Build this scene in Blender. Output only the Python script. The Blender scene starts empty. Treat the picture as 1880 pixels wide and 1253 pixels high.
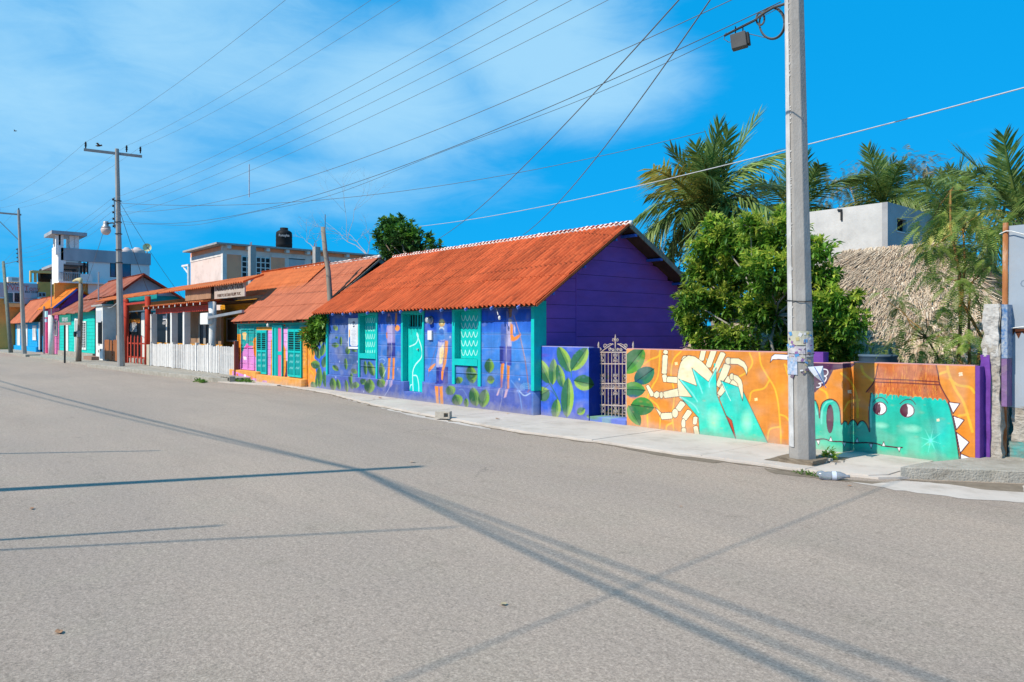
import bpy, bmesh, math, random
import numpy as np
from mathutils import Vector, Matrix

random.seed(7); RNG = np.random.default_rng(7)
S = bpy.context.scene
COL = S.collection

# ------------------------------------------------------------------ camera, world, sun, exposure
F, CX, HY, H = 1350.0, 940.0, 610.0, 1.75            # focal length in photo pixels, centre, horizon row, eye height
AZ = math.radians(139.1)
VX, VY = math.cos(AZ), math.sin(AZ); RX, RY = VY, -VX
cd = bpy.data.cameras.new('camera'); cam = bpy.data.objects.new('camera', cd); COL.objects.link(cam)
cam.location = (0, 0, H); cam.rotation_euler = (math.radians(90), 0, AZ - math.radians(90))
cd.sensor_width = 36; cd.lens = 36 * F / 1880; cd.shift_y = -(626.5 - HY) / 1880
cd.clip_start = .05; cd.clip_end = 4000
S.camera = cam
SUN_EL = math.radians(44); SUN_D = Vector((-.139, -.990, 0)).normalized()
SUN_ROT = math.atan2(SUN_D.x, SUN_D.y)
w = bpy.data.worlds.new('World'); S.world = w; w.use_nodes = True
nt = w.node_tree; N = nt.nodes; L = nt.links
for n in list(N): N.remove(n)
def wn(t, **k):
    n = N.new(t)
    for a, b in k.items(): setattr(n, a, b)
    return n
out = wn('ShaderNodeOutputWorld'); bg = wn('ShaderNodeBackground'); bg.inputs['Strength'].default_value = .108
sky = wn('ShaderNodeTexSky', sky_type='NISHITA'); sky.sun_disc = False; sky.sun_elevation = SUN_EL; sky.sun_rotation = SUN_ROT
sky.air_density = 1.0; sky.dust_density = .3; sky.ozone_density = 2.0
tint = wn('ShaderNodeMix', data_type='RGBA', blend_type='MULTIPLY'); tint.inputs['Factor'].default_value = 1
tint.inputs[7].default_value = (.10, .85, 1.35, 1)
L.new(sky.outputs[0], tint.inputs[6])
def wmath(op, a, b=None, c=None):
    n = wn('ShaderNodeMath', operation=op)
    for i, x in enumerate((a, b, c)):
        if x is None: continue
        if isinstance(x, (int, float)): n.inputs[i].default_value = x
        else: L.new(x, n.inputs[i])
    return n.outputs[0]
tc = wn('ShaderNodeTexCoord'); sep = wn('ShaderNodeSeparateXYZ'); L.new(tc.outputs['Generated'], sep.inputs[0])
X_, Y_, Z_ = sep.outputs
# sky directions as compass angle / height angle (degrees); the clouds in view are high thin banks fixed in the sky
def dotc(a, b, c=0): return wmath('ADD', wmath('MULTIPLY', X_, a), wmath('MULTIPLY', Y_, b))
azd = wmath('MULTIPLY', wmath('ARCTAN2', dotc(RX, RY), dotc(VX, VY)), 57.2958)
eld = wmath('MULTIPLY', wmath('ARCSINE', Z_), 57.2958)
cmb = wn('ShaderNodeCombineXYZ'); L.new(azd, cmb.inputs[0]); L.new(eld, cmb.inputs[1])
mp = wn('ShaderNodeMapping'); L.new(cmb.outputs[0], mp.inputs[0]); mp.inputs['Rotation'].default_value = (0, 0, math.radians(-14)); mp.inputs['Scale'].default_value = (.028, .085, 1)
nz = wn('ShaderNodeTexNoise'); nz.inputs['Scale'].default_value = 1.0; nz.inputs['Detail'].default_value = 9; nz.inputs['Roughness'].default_value = .58; nz.inputs['Distortion'].default_value = .5
L.new(mp.outputs[0], nz.inputs['Vector'])
mp2 = wn('ShaderNodeMapping'); L.new(cmb.outputs[0], mp2.inputs[0]); mp2.inputs['Scale'].default_value = (.05, .09, 1); mp2.inputs['Location'].default_value = (3.3, 1.7, 0)
nz2 = wn('ShaderNodeTexNoise'); nz2.inputs['Scale'].default_value = 1.0; nz2.inputs['Detail'].default_value = 6; L.new(mp2.outputs[0], nz2.inputs['Vector'])
def cloud_blob(px, py, sx, sy, rot=0):
    """soft elliptical bank of cloud centred on the direction given by (px,py); sx, sy in degrees"""
    ca_ = math.degrees(math.atan((px-CX)/F)); ce = math.degrees(math.atan((HY-py)/math.hypot(F, px-CX)))
    rot = math.radians(rot); co, si = math.cos(rot), math.sin(rot)
    dx = wmath('SUBTRACT', azd, ca_); dy = wmath('SUBTRACT', eld, ce)
    a = wmath('ADD', wmath('MULTIPLY', dx, co/sx), wmath('MULTIPLY', dy, si/sx))
    b = wmath('ADD', wmath('MULTIPLY', dx, -si/sy), wmath('MULTIPLY', dy, co/sy))
    return wmath('POWER', 2.718, wmath('MULTIPLY', wmath('ADD', wmath('MULTIPLY', a, a), wmath('MULTIPLY', b, b)), -1.0))
CLOUD_SPEC = [(1110, 150, 9, 4.2, 10, 1.0), (980, 90, 11, 6.5, 0, 1.05), (700, 170, 14, 8, 6, .92), (430, 100, 17, 9, 0, .86), (40, 170, 18, 10, 0, .80), (560, 340, 18, 4.0, 5, .74), (200, 330, 16, 5.5, 0, .72), (300, -700, 75, 22, 0, .85), (940, -4000, 160, 30, 0, .8)]  # last two banks added out of view, to make the shade less blue
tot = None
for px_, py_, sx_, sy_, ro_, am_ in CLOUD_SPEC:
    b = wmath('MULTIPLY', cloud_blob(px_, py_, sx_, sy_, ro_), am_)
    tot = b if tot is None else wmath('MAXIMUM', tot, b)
nn = wmath('ADD', wmath('MULTIPLY', nz.outputs[0], .65), wmath('MULTIPLY', nz2.outputs[0], .35))
mp3 = wn('ShaderNodeMapping'); L.new(cmb.outputs[0], mp3.inputs[0]); mp3.inputs['Rotation'].default_value = (0, 0, math.radians(-20)); mp3.inputs['Scale'].default_value = (.10, .34, 1)
nz3 = wn('ShaderNodeTexNoise'); nz3.inputs['Scale'].default_value = 1.0; nz3.inputs['Detail'].default_value = 10; nz3.inputs['Roughness'].default_value = .66; nz3.inputs['Distortion'].default_value = 1.2; L.new(mp3.outputs[0], nz3.inputs['Vector'])
nn = wmath('ADD', wmath('MULTIPLY', nn, .80), wmath('MULTIPLY', nz3.outputs[0], .20))
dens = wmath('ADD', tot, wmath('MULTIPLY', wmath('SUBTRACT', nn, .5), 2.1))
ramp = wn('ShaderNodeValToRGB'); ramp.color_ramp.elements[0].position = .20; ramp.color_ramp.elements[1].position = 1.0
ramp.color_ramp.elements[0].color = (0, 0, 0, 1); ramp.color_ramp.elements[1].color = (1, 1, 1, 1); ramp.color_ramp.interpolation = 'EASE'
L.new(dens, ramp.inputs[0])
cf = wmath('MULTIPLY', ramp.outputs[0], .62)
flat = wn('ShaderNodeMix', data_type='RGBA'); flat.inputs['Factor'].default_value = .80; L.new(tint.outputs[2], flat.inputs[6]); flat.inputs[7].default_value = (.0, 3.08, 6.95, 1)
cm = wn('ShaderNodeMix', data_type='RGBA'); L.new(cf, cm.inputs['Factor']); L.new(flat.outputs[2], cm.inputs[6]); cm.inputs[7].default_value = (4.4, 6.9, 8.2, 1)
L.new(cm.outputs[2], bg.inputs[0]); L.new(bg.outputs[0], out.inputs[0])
sl = bpy.data.lights.new('sun', 'SUN'); sl.energy = 4.6; sl.angle = math.radians(.5); sl.color = (1, .91, .77)
so = bpy.data.objects.new('sun', sl); COL.objects.link(so)
so.rotation_euler = (-Vector((SUN_D.x*math.cos(SUN_EL), SUN_D.y*math.cos(SUN_EL), math.sin(SUN_EL)))).to_track_quat('-Z', 'Y').to_euler()
S.view_settings.view_transform = 'Standard'; S.view_settings.look = 'None'; S.view_settings.exposure = .25; S.view_settings.gamma = 1
S.view_settings.use_curve_mapping = False
S.render.engine = 'CYCLES'

# ------------------------------------------------------------------ surveying: photo measurements -> real coordinates on known planes
def ray(x, y):
    u = (x-CX)/F
    return (VX+u*RX, VY+u*RY, (HY-y)/F)
def atY(x, y, Y): d = ray(x, y); t = Y/d[1]; return (d[0]*t, Y, H+d[2]*t)
def atX(x, y, X): d = ray(x, y); t = X/d[0]; return (X, d[1]*t, H+d[2]*t)
def gr(x, y, z=0): d = ray(x, y); t = (z-H)/d[2]; return (d[0]*t, d[1]*t, z)
def xY(x, Y): return atY(x, HY, Y)[0]

# ------------------------------------------------------------------ materials
def lin(c):
    return tuple(((v/255)/12.92 if v/255 <= .04045 else ((v/255+.055)/1.055)**2.4) for v in c)
MATS = {}
def mat(name, c1, c2=None, rough=.8, scale=3, detail=6, bump=.0, bscale=60, metal=0, grime=None, gscale=1.2, gamt=.35, attr=None, thin=None, stretch=None, spec=.13, rnd=0, bdist=.01):
    """procedural surface: two tones mixed by noise in world space, optional grime, relief, stretch"""
    if name in MATS: return MATS[name]
    m = bpy.data.materials.new(name); m.use_nodes = True; t = m.node_tree; nd = t.nodes; lk = t.links
    p = nd['Principled BSDF']; p.inputs['Roughness'].default_value = rough; p.inputs['Metallic'].default_value = metal
    p.inputs['Specular IOR Level'].default_value = spec
    c2 = c2 or tuple(v*.75 for v in c1)
    g = nd.new('ShaderNodeNewGeometry'); vec = g.outputs['Position']
    if stretch:
        mpn = nd.new('ShaderNodeMapping'); mpn.inputs['Scale'].default_value = stretch; lk.new(vec, mpn.inputs[0]); vec = mpn.outputs[0]
    n1 = nd.new('ShaderNodeTexNoise'); n1.inputs['Scale'].default_value = scale; n1.inputs['Detail'].default_value = detail; n1.inputs['Roughness'].default_value = .65
    lk.new(vec, n1.inputs['Vector'])
    rp = nd.new('ShaderNodeMapRange'); rp.inputs[1].default_value = .32; rp.inputs[2].default_value = .68; lk.new(n1.outputs[0], rp.inputs[0])
    mx = nd.new('ShaderNodeMix'); mx.data_type = 'RGBA'; lk.new(rp.outputs[0], mx.inputs['Factor'])
    if attr:
        a = nd.new('ShaderNodeAttribute'); a.attribute_name = attr
        mu = nd.new('ShaderNodeMix'); mu.data_type = 'RGBA'; mu.blend_type = 'MULTIPLY'; mu.inputs['Factor'].default_value = 1
        mx.inputs[6].default_value = (1, 1, 1, 1); mx.inputs[7].default_value = (*c2, 1) if len(c2) == 3 else c2
        lk.new(a.outputs['Color'], mu.inputs[6]); lk.new(mx.outputs[2], mu.inputs[7]); colr = mu.outputs[2]
    else:
        mx.inputs[6].default_value = (*c1, 1); mx.inputs[7].default_value = (*c2, 1); colr = mx.outputs[2]
    if rnd:
        gg = nd.new('ShaderNodeObjectInfo'); hs = nd.new('ShaderNodeHueSaturation')
        mr = nd.new('ShaderNodeMapRange'); mr.inputs[3].default_value = 1-rnd; mr.inputs[4].default_value = 1+rnd
        lk.new(gg.outputs['Random'], mr.inputs[0]); lk.new(mr.outputs[0], hs.inputs['Value']); lk.new(colr, hs.inputs['Color']); colr = hs.outputs[0]
    if grime:
        n2 = nd.new('ShaderNodeTexNoise'); n2.inputs['Scale'].default_value = gscale; n2.inputs['Detail'].default_value = 10; n2.inputs['Roughness'].default_value = .72
        lk.new(vec, n2.inputs['Vector'])
        r2 = nd.new('ShaderNodeMapRange'); r2.inputs[1].default_value = .5; r2.inputs[2].default_value = .72; r2.inputs[4].default_value = gamt; lk.new(n2.outputs[0], r2.inputs[0])
        mg = nd.new('ShaderNodeMix'); mg.data_type = 'RGBA'; lk.new(r2.outputs[0], mg.inputs['Factor']); lk.new(colr, mg.inputs[6]); mg.inputs[7].default_value = (*grime, 1); colr = mg.outputs[2]
    lk.new(colr, p.inputs['Base Color'])
    if bump:
        nb = nd.new('ShaderNodeTexNoise'); nb.inputs['Scale'].default_value = bscale; nb.inputs['Detail'].default_value = 5; lk.new(vec, nb.inputs['Vector'])
        bp = nd.new('ShaderNodeBump'); bp.inputs['Strength'].default_value = bump; bp.inputs['Distance'].default_value = bdist; lk.new(nb.outputs[0], bp.inputs['Height']); lk.new(bp.outputs[0], p.inputs['Normal'])
    MATS[name] = m
    return m
def leafmat(name, c1, c2, trans=.35, rough=.45):
    if name in MATS: return MATS[name]
    m = bpy.data.materials.new(name); m.use_nodes = True; t = m.node_tree; nd = t.nodes; lk = t.links
    p = nd['Principled BSDF']; p.inputs['Roughness'].default_value = rough; p.inputs['Specular IOR Level'].default_value = .35
    g = nd.new('ShaderNodeNewGeometry')
    mx = nd.new('ShaderNodeMix'); mx.data_type = 'RGBA'; lk.new(g.outputs['Random Per Island'], mx.inputs['Factor'])
    mx.inputs[6].default_value = (*c1, 1); mx.inputs[7].default_value = (*c2, 1)
    n1 = nd.new('ShaderNodeTexNoise'); n1.inputs['Scale'].default_value = 1.3; lk.new(g.outputs['Position'], n1.inputs['Vector'])
    hs = nd.new('ShaderNodeHueSaturation'); mr = nd.new('ShaderNodeMapRange'); mr.inputs[1].default_value = .35; mr.inputs[2].default_value = .65; mr.inputs[3].default_value = .75; mr.inputs[4].default_value = 1.25
    lk.new(n1.outputs[0], mr.inputs[0]); lk.new(mr.outputs[0], hs.inputs['Value']); lk.new(mx.outputs[2], hs.inputs['Color']); lk.new(hs.outputs[0], p.inputs['Base Color'])
    tr = nd.new('ShaderNodeBsdfTranslucent'); lk.new(hs.outputs[0], tr.inputs[0])
    ms = nd.new('ShaderNodeMixShader'); ms.inputs[0].default_value = trans
    o = nd['Material Output']; lk.new(p.outputs[0], ms.inputs[1]); lk.new(tr.outputs[0], ms.inputs[2]); lk.new(ms.outputs[0], o.inputs[0])
    MATS[name] = m
    return m
def ground_mat(name, base, alt, crack=True, speck=.5, patch=(.33, .27, .21)):
    m = bpy.data.materials.new(name); m.use_nodes = True; t = m.node_tree; nd = t.nodes; lk = t.links
    p = nd['Principled BSDF']; p.inputs['Roughness'].default_value = .88; p.inputs['Specular IOR Level'].default_value = .25
    g = nd.new('ShaderNodeNewGeometry')
    def noise(sc, det=6, ro=.6, st=None):
        n = nd.new('ShaderNodeTexNoise'); n.inputs['Scale'].default_value = sc; n.inputs['Detail'].default_value = det; n.inputs['Roughness'].default_value = ro
        if st:
            q = nd.new('ShaderNodeMapping'); q.inputs['Scale'].default_value = st; lk.new(g.outputs['Position'], q.inputs[0]); lk.new(q.outputs[0], n.inputs['Vector'])
        else: lk.new(g.outputs['Position'], n.inputs['Vector'])
        return n.outputs[0]
    def rng(v, a, b, c=0, d=1):
        r_ = nd.new('ShaderNodeMapRange'); r_.inputs[1].default_value = a; r_.inputs[2].default_value = b; r_.inputs[3].default_value = c; r_.inputs[4].default_value = d; lk.new(v, r_.inputs[0]); return r_.outputs[0]
    def mix(f, a, b, mode='MIX'):
        q = nd.new('ShaderNodeMix'); q.data_type = 'RGBA'; q.blend_type = mode
        if isinstance(f, float): q.inputs['Factor'].default_value = f
        else: lk.new(f, q.inputs['Factor'])
        for i, v in ((6, a), (7, b)):
            if isinstance(v, tuple): q.inputs[i].default_value = (*v, 1)
            else: lk.new(v, q.inputs[i])
        return q.outputs[2]
    c = mix(rng(noise(.35, 5, .6, (.35, 1.2, 1)), .35, .65), base, alt)
    c = mix(rng(noise(1.4, 8, .72), .49, .66, 0, .55), c, patch)
    c = mix(rng(noise(3.2, 8, .75), .56, .70, 0, .45), c, (.20,.16,.12))
    c = mix(rng(noise(.5, 6, .7, (.25, 1.6, 1)), .52, .70, 0, .35), c, tuple(v*.62 for v in base))                         # brownish worn patches
    fine = rng(noise(58, 4, .85), .3, .7, 1-speck, 1+speck)
    f2 = rng(noise(22, 4, .75), .3, .7, 1-speck*.45, 1+speck*.45)
    cmb_ = nd.new('ShaderNodeMath'); cmb_.operation = 'MULTIPLY'; lk.new(fine, cmb_.inputs[0]); lk.new(f2, cmb_.inputs[1])
    cc = nd.new('ShaderNodeCombineColor'); [lk.new(cmb_.outputs[0], cc.inputs[i]) for i in range(3)]
    c = mix(1.0, c, cc.outputs[0], 'MULTIPLY')
    vs = nd.new('ShaderNodeTexVoronoi'); vs.inputs['Scale'].default_value = 38; lk.new(g.outputs['Position'], vs.inputs['Vector'])
    stone = rng(vs.outputs['Distance'], .0, .22, .35, 0)
    c = mix(stone, c, (.46, .41, .35))                                                  # pale stones in the mix
    if crack:
        v = nd.new('ShaderNodeTexVoronoi'); v.feature = 'DISTANCE_TO_EDGE'; v.inputs['Scale'].default_value = .55
        wv = nd.new('ShaderNodeTexNoise'); wv.inputs['Scale'].default_value = 2.2; wv.inputs['Detail'].default_value = 6; lk.new(g.outputs['Position'], wv.inputs['Vector'])
        ad = nd.new('ShaderNodeMixRGB'); ad.blend_type = 'ADD'; ad.inputs[0].default_value = .9; lk.new(g.outputs['Position'], ad.inputs[1]); lk.new(wv.outputs['Color'], ad.inputs[2]); lk.new(ad.outputs[0], v.inputs['Vector'])
        ck = nd.new('ShaderNodeMath'); ck.operation = 'MULTIPLY'; lk.new(rng(v.outputs['Distance'], 0, .009, .5, 0), ck.inputs[0]); lk.new(rng(noise(.6, 3), .55, .66), ck.inputs[1])
        c = mix(ck.outputs[0], c, (.10, .085, .07))
    lk.new(c, p.inputs['Base Color'])
    bp = nd.new('ShaderNodeBump'); bp.inputs['Strength'].default_value = .55; bp.inputs['Distance'].default_value = .008; lk.new(noise(95, 5, .8), bp.inputs['Height']); lk.new(bp.outputs[0], p.inputs['Normal'])
    MATS[name] = m
    return m

# ------------------------------------------------------------------ objects
WORLD = {}
def thing(name, label, cat, loc, group=None):
    o = bpy.data.objects.new(name, None); COL.objects.link(o); o.location = loc; o.empty_display_size = .2
    o['label'] = label; o['category'] = cat
    if group: o['group'] = group
    WORLD[o.name] = Vector(loc)
    return o
def tag(o, label, cat, group=None):
    o['label'] = label; o['category'] = cat
    if group: o['group'] = group
    return o
def link(name, me, m, parent, origin):
    o = bpy.data.objects.new(name, me); COL.objects.link(o)
    WORLD[o.name] = Vector(origin)
    if m is not None and len(me.materials) == 0:
        for q in (m if isinstance(m, (list, tuple)) else [m]): me.materials.append(q)
    if parent is not None:
        o.parent = parent; o.location = Vector(origin) - WORLD[parent.name]
    else: o.location = origin
    return o
class MB:
    def __init__(s): s.v = []; s.f = []; s.mi = []; s.k = 0
    def add(s, vs, fs):
        b = len(s.v); s.v += [tuple(x) for x in vs]; s.f += [tuple(b+i for i in f) for f in fs]; s.mi += [s.k]*len(fs); return s
    def box(s, x0, x1, y0, y1, z0, z1):
        if x0 > x1: x0, x1 = x1, x0
        if y0 > y1: y0, y1 = y1, y0
        if z0 > z1: z0, z1 = z1, z0
        return s.add([(x0,y0,z0),(x1,y0,z0),(x1,y1,z0),(x0,y1,z0),(x0,y0,z1),(x1,y0,z1),(x1,y1,z1),(x0,y1,z1)],
              [(0,3,2,1),(4,5,6,7),(0,1,5,4),(1,2,6,5),(2,3,7,6),(3,0,4,7)])
    def bar(s, a, b, wd, ht=None, up=(0,0,1)):
        """rectangular bar from a to b"""
        a = Vector(a); b = Vector(b); ht = ht or wd; d = (b-a).normalized(); up = Vector(up)
        if abs(d.dot(up)) > .98: up = Vector((1,0,0))
        sx = d.cross(up).normalized()*wd/2; sy = sx.cross(d).normalized()*ht/2
        vs = [p+q for p in (a, b) for q in (-sx-sy, sx-sy, sx+sy, -sx+sy)]
        return s.add(vs, [(3,2,1,0),(4,5,6,7),(0,1,5,4),(1,2,6,5),(2,3,7,6),(3,0,4,7)])
    def tube(s, pts, r, seg=8, cap=True, rot=0):
        pts = [Vector(p) for p in pts]; n = len(pts); rs = r if isinstance(r, (list, tuple)) else [r]*n
        b0 = len(s.v); u = None
        for i, p in enumerate(pts):
            d = (pts[min(i+1, n-1)]-pts[max(i-1, 0)])
            d = d.normalized() if d.length > 1e-9 else Vector((0,0,1))
            if u is None: u = d.orthogonal().normalized() if abs(d.z) < .95 else Vector((1,0,0)); u = (u-d*u.dot(d)).normalized()
            else: u = (u-d*u.dot(d)).normalized()
            v = d.cross(u)
            for k in range(seg):
                a = rot+2*math.pi*k/seg; s.v.append(tuple(p+(u*math.cos(a)+v*math.sin(a))*rs[i]))
        for i in range(n-1):
            for k in range(seg):
                k2 = (k+1) % seg; s.f.append((b0+i*seg+k, b0+i*seg+k2, b0+(i+1)*seg+k2, b0+(i+1)*seg+k)); s.mi.append(s.k)
        if cap:
            s.f.append(tuple(b0+k for k in range(seg))[::-1]); s.mi.append(s.k); s.f.append(tuple(b0+(n-1)*seg+k for k in range(seg))); s.mi.append(s.k)
        return s
    def prism(s, poly, axis, a, b):
        """polygon (2D) extruded along 'x','y' or 'z' from a to b"""
        n = len(poly)
        mk = {'x': lambda p, t: (t, p[0], p[1]), 'y': lambda p, t: (p[0], t, p[1]), 'z': lambda p, t: (p[0], p[1], t)}[axis]
        vs = [mk(p, a) for p in poly]+[mk(p, b) for p in poly]
        return s.add(vs, [tuple(range(n))[::-1], tuple(range(n, 2*n))]+[(i, (i+1) % n, n+(i+1) % n, n+i) for i in range(n)])
    def lathe(s, prof, c, seg=16, axis='z'):
        b0 = len(s.v); n = len(prof)
        for r_, z in prof:
            for k in range(seg):
                a = 2*math.pi*k/seg; x, y = r_*math.cos(a), r_*math.sin(a)
                s.v.append({'z': (c[0]+x, c[1]+y, c[2]+z), 'y': (c[0]+x, c[1]+z, c[2]+y), 'x': (c[0]+z, c[1]+x, c[2]+y)}[axis])
        for i in range(n-1):
            for k in range(seg):
                k2 = (k+1) % seg; s.f.append((b0+i*seg+k, b0+i*seg+k2, b0+(i+1)*seg+k2, b0+(i+1)*seg+k)); s.mi.append(s.k)
        s.f.append(tuple(b0+k for k in range(seg))[::-1]); s.mi.append(s.k); s.f.append(tuple(b0+(n-1)*seg+k for k in range(seg))); s.mi.append(s.k)
        return s
    def build(s, name, m, parent=None, bevel=0, smooth=False, origin=None):
        v = np.array(s.v)
        c = Vector(origin) if origin else Vector(((v[:,0].min()+v[:,0].max())/2, (v[:,1].min()+v[:,1].max())/2, v[:,2].min()))
        me = bpy.data.meshes.new(name); me.from_pydata([tuple(Vector(x)-c) for x in s.v], [], s.f)
        bm = bmesh.new(); bm.from_mesh(me); bmesh.ops.recalc_face_normals(bm, faces=bm.faces)
        if bevel: bmesh.ops.bevel(bm, geom=[e for e in bm.edges if e.calc_face_angle(0) > .5], offset=bevel, segments=1, affect='EDGES')
        bm.to_mesh(me); bm.free()
        if smooth:
            for p in me.polygons: p.use_smooth = True
        o = link(name, me, m, parent, c)
        if isinstance(m, (list, tuple)) and not bevel:
            for p, i in zip(me.polygons, s.mi): p.material_index = i
        return o
def box(name, m, parent, x0, x1, y0, y1, z0, z1, bevel=0):
    return MB().box(x0, x1, y0, y1, z0, z1).build(name, m, parent, bevel)
def fast(name, V, Fc, m, parent=None, origin=(0,0,0), smooth=False):
    """mesh from numpy arrays (all faces with the same number of corners)"""
    V = np.asarray(V, np.float32)-np.array(origin, np.float32); Fc = np.asarray(Fc, np.int32)
    me = bpy.data.meshes.new(name); k = Fc.shape[1]
    me.vertices.add(len(V)); me.vertices.foreach_set('co', V.ravel())
    me.loops.add(Fc.size); me.loops.foreach_set('vertex_index', Fc.ravel())
    me.polygons.add(len(Fc)); me.polygons.foreach_set('loop_start', np.arange(0, Fc.size, k, dtype=np.int32)); me.polygons.foreach_set('loop_total', np.full(len(Fc), k, np.int32))
    if smooth: me.polygons.foreach_set('use_smooth', np.ones(len(Fc), bool))
    me.update(calc_edges=True)
    return link(name, me, m, parent, origin)
def copy_part(src, parent, world):
    o = src.copy(); COL.objects.link(o); o.parent = parent; o.location = Vector(world)-(WORLD[parent.name] if parent else Vector()); WORLD[o.name] = Vector(world); return o
def text(s, m, parent, loc, size, axis='-y', name='lettering', wscale=1, depth=.004, align='CENTER'):
    cu_ = bpy.data.curves.new(name, 'FONT'); cu_.body = s; cu_.size = size; cu_.extrude = depth; cu_.align_x = align; cu_.resolution_u = 2
    t = bpy.data.objects.new('tmp', cu_); COL.objects.link(t); bpy.context.view_layer.update()
    me = bpy.data.meshes.new_from_object(t.evaluated_get(bpy.context.evaluated_depsgraph_get())); bpy.data.objects.remove(t)
    R_ = Matrix.Rotation(math.pi/2, 4, 'X')
    if axis == '+x': R_ = Matrix.Rotation(math.pi/2, 4, 'Z') @ R_
    me.transform(R_ @ Matrix.Diagonal((wscale, 1, 1, 1)))
    me.materials.clear()
    return link(name, me, m, parent, loc)

# ------------------------------------------------------------------ painter for murals (flat print on real boards and walls)
class Canvas:
    """paint layer of a wall, in metres; 'to' turns a photo measurement into (u, z) on the wall plane"""
    def __init__(s, u0, u1, z0, z1, res, to, bg):
        s.u0, s.z0, s.res, s.to = u0, z0, res, to
        s.w = int(round((u1-u0)/res))+1; s.h = int(round((z1-z0)/res))+1
        s.a = np.empty((s.h, s.w, 3), np.float32); s.a[:] = lin(bg)
        s.U, s.Z = np.meshgrid(u0+np.arange(s.w)*res, z0+np.arange(s.h)*res)
        s.T = (0, 0, 1)
    def P(s, pts):
        o = [s.to(s.T[0]+x/s.T[2], s.T[1]+y/s.T[2]) for x, y in pts]; return np.array(o, np.float32)
    def bb(s, q, pad):
        i0 = max(0, int((q[:,0].min()-pad-s.u0)/s.res)); i1 = min(s.w, int((q[:,0].max()+pad-s.u0)/s.res)+2)
        j0 = max(0, int((q[:,1].min()-pad-s.z0)/s.res)); j1 = min(s.h, int((q[:,1].max()+pad-s.z0)/s.res)+2)
        return (slice(j0, j1), slice(i0, i1)) if (i1 > i0 and j1 > j0) else None
    def mask(s, q, sl):
        U, Z = s.U[sl], s.Z[sl]; ins = np.zeros(U.shape, bool); n = len(q)
        for i in range(n):
            x1, y1 = q[i]; x2, y2 = q[(i+1) % n]
            if y1 == y2: continue
            ins ^= ((y1 > Z) != (y2 > Z)) & (U < (x2-x1)*(Z-y1)/(y2-y1)+x1)
        return ins
    def put(s, sl, al, col):
        c = np.array(col, np.float32)
        s.a[sl] = s.a[sl]*(1-al[..., None]) + c*al[..., None]
    def poly(s, pts, col, col2=None, ol=None, ow=0, alpha=1):
        q = s.P(pts); sl = s.bb(q, 0)
        if sl is not None:
            m = s.mask(q, sl).astype(np.float32)*alpha; c = lin(col)
            if col2 is not None:
                zz = s.Z[sl]; t = np.clip((zz-q[:,1].min())/(np.ptp(q[:,1])+1e-6), 0, 1)[..., None]
                s.a[sl] = s.a[sl]*(1-m[..., None]) + (np.array(lin(col2), np.float32)*(1-t)+np.array(c, np.float32)*t)*m[..., None]
            else: s.put(sl, m, c)
        if ol is not None: s.line(list(pts)+[pts[0]], ol, ow)
    def line(s, pts, col, wd, alpha=1, soft=.0, w2=None):
        q = s.P(pts); n = len(q)
        mid = pts[len(pts)//2]; sc = np.linalg.norm(s.P([(mid[0], mid[1]+1)])[0]-s.P([mid])[0])
        W = np.linspace(wd, wd if w2 is None else w2, n)*sc/2
        sl = s.bb(q, W.max()*(1+soft)+s.res)
        if sl is None: return
        U, Z = s.U[sl], s.Z[sl]; al = np.zeros(U.shape, np.float32)
        for i in range(n-1):
            d = q[i+1]-q[i]; L2 = float(d@d)+1e-12
            t = np.clip(((U-q[i,0])*d[0]+(Z-q[i,1])*d[1])/L2, 0, 1)
            dist = np.hypot(U-(q[i,0]+t*d[0]), Z-(q[i,1]+t*d[1])); ww = W[i]+(W[i+1]-W[i])*t
            e = max(s.res*.6, 1e-4)+ww*soft
            al = np.maximum(al, np.clip((ww+e*.5-dist)/e, 0, 1))
        s.put(sl, al*alpha, lin(col))
    def curve(s, pts, col, wd, **k):
        p = np.array(pts, float); o = []
        q = np.vstack([2*p[0]-p[1], p, 2*p[-1]-p[-2]])
        for i in range(1, len(q)-2):
            for t in np.linspace(0, 1, 7)[:-1]:
                o.append(tuple(.5*((2*q[i])+(-q[i-1]+q[i+1])*t+(2*q[i-1]-5*q[i]+4*q[i+1]-q[i+2])*t*t+(-q[i-1]+3*q[i]-3*q[i+1]+q[i+2])*t**3)))
        o.append(tuple(p[-1])); s.line(o, col, wd, **k)
    def ell(s, cx, cy, rx, ry, col, alpha=1, soft=None, ol=None, ow=0, rot=0):
        pts = [(cx+rx*math.cos(a)*math.cos(rot)-ry*math.sin(a)*math.sin(rot), cy+rx*math.cos(a)*math.sin(rot)+ry*math.sin(a)*math.cos(rot)) for a in np.linspace(0, 2*math.pi, 25)[:-1]]
        if soft:
            q = s.P(pts); sl = s.bb(q, 0)
            if sl is None: return
            c = q.mean(0); ru = (q[:,0].max()-q[:,0].min())/2; rz = (q[:,1].max()-q[:,1].min())/2
            d = np.hypot((s.U[sl]-c[0])/ru, (s.Z[sl]-c[1])/rz); s.put(sl, np.clip((1-d)/soft, 0, 1)*alpha, lin(col))
        else: s.poly(pts, col, ol=ol, ow=ow, alpha=alpha)
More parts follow.
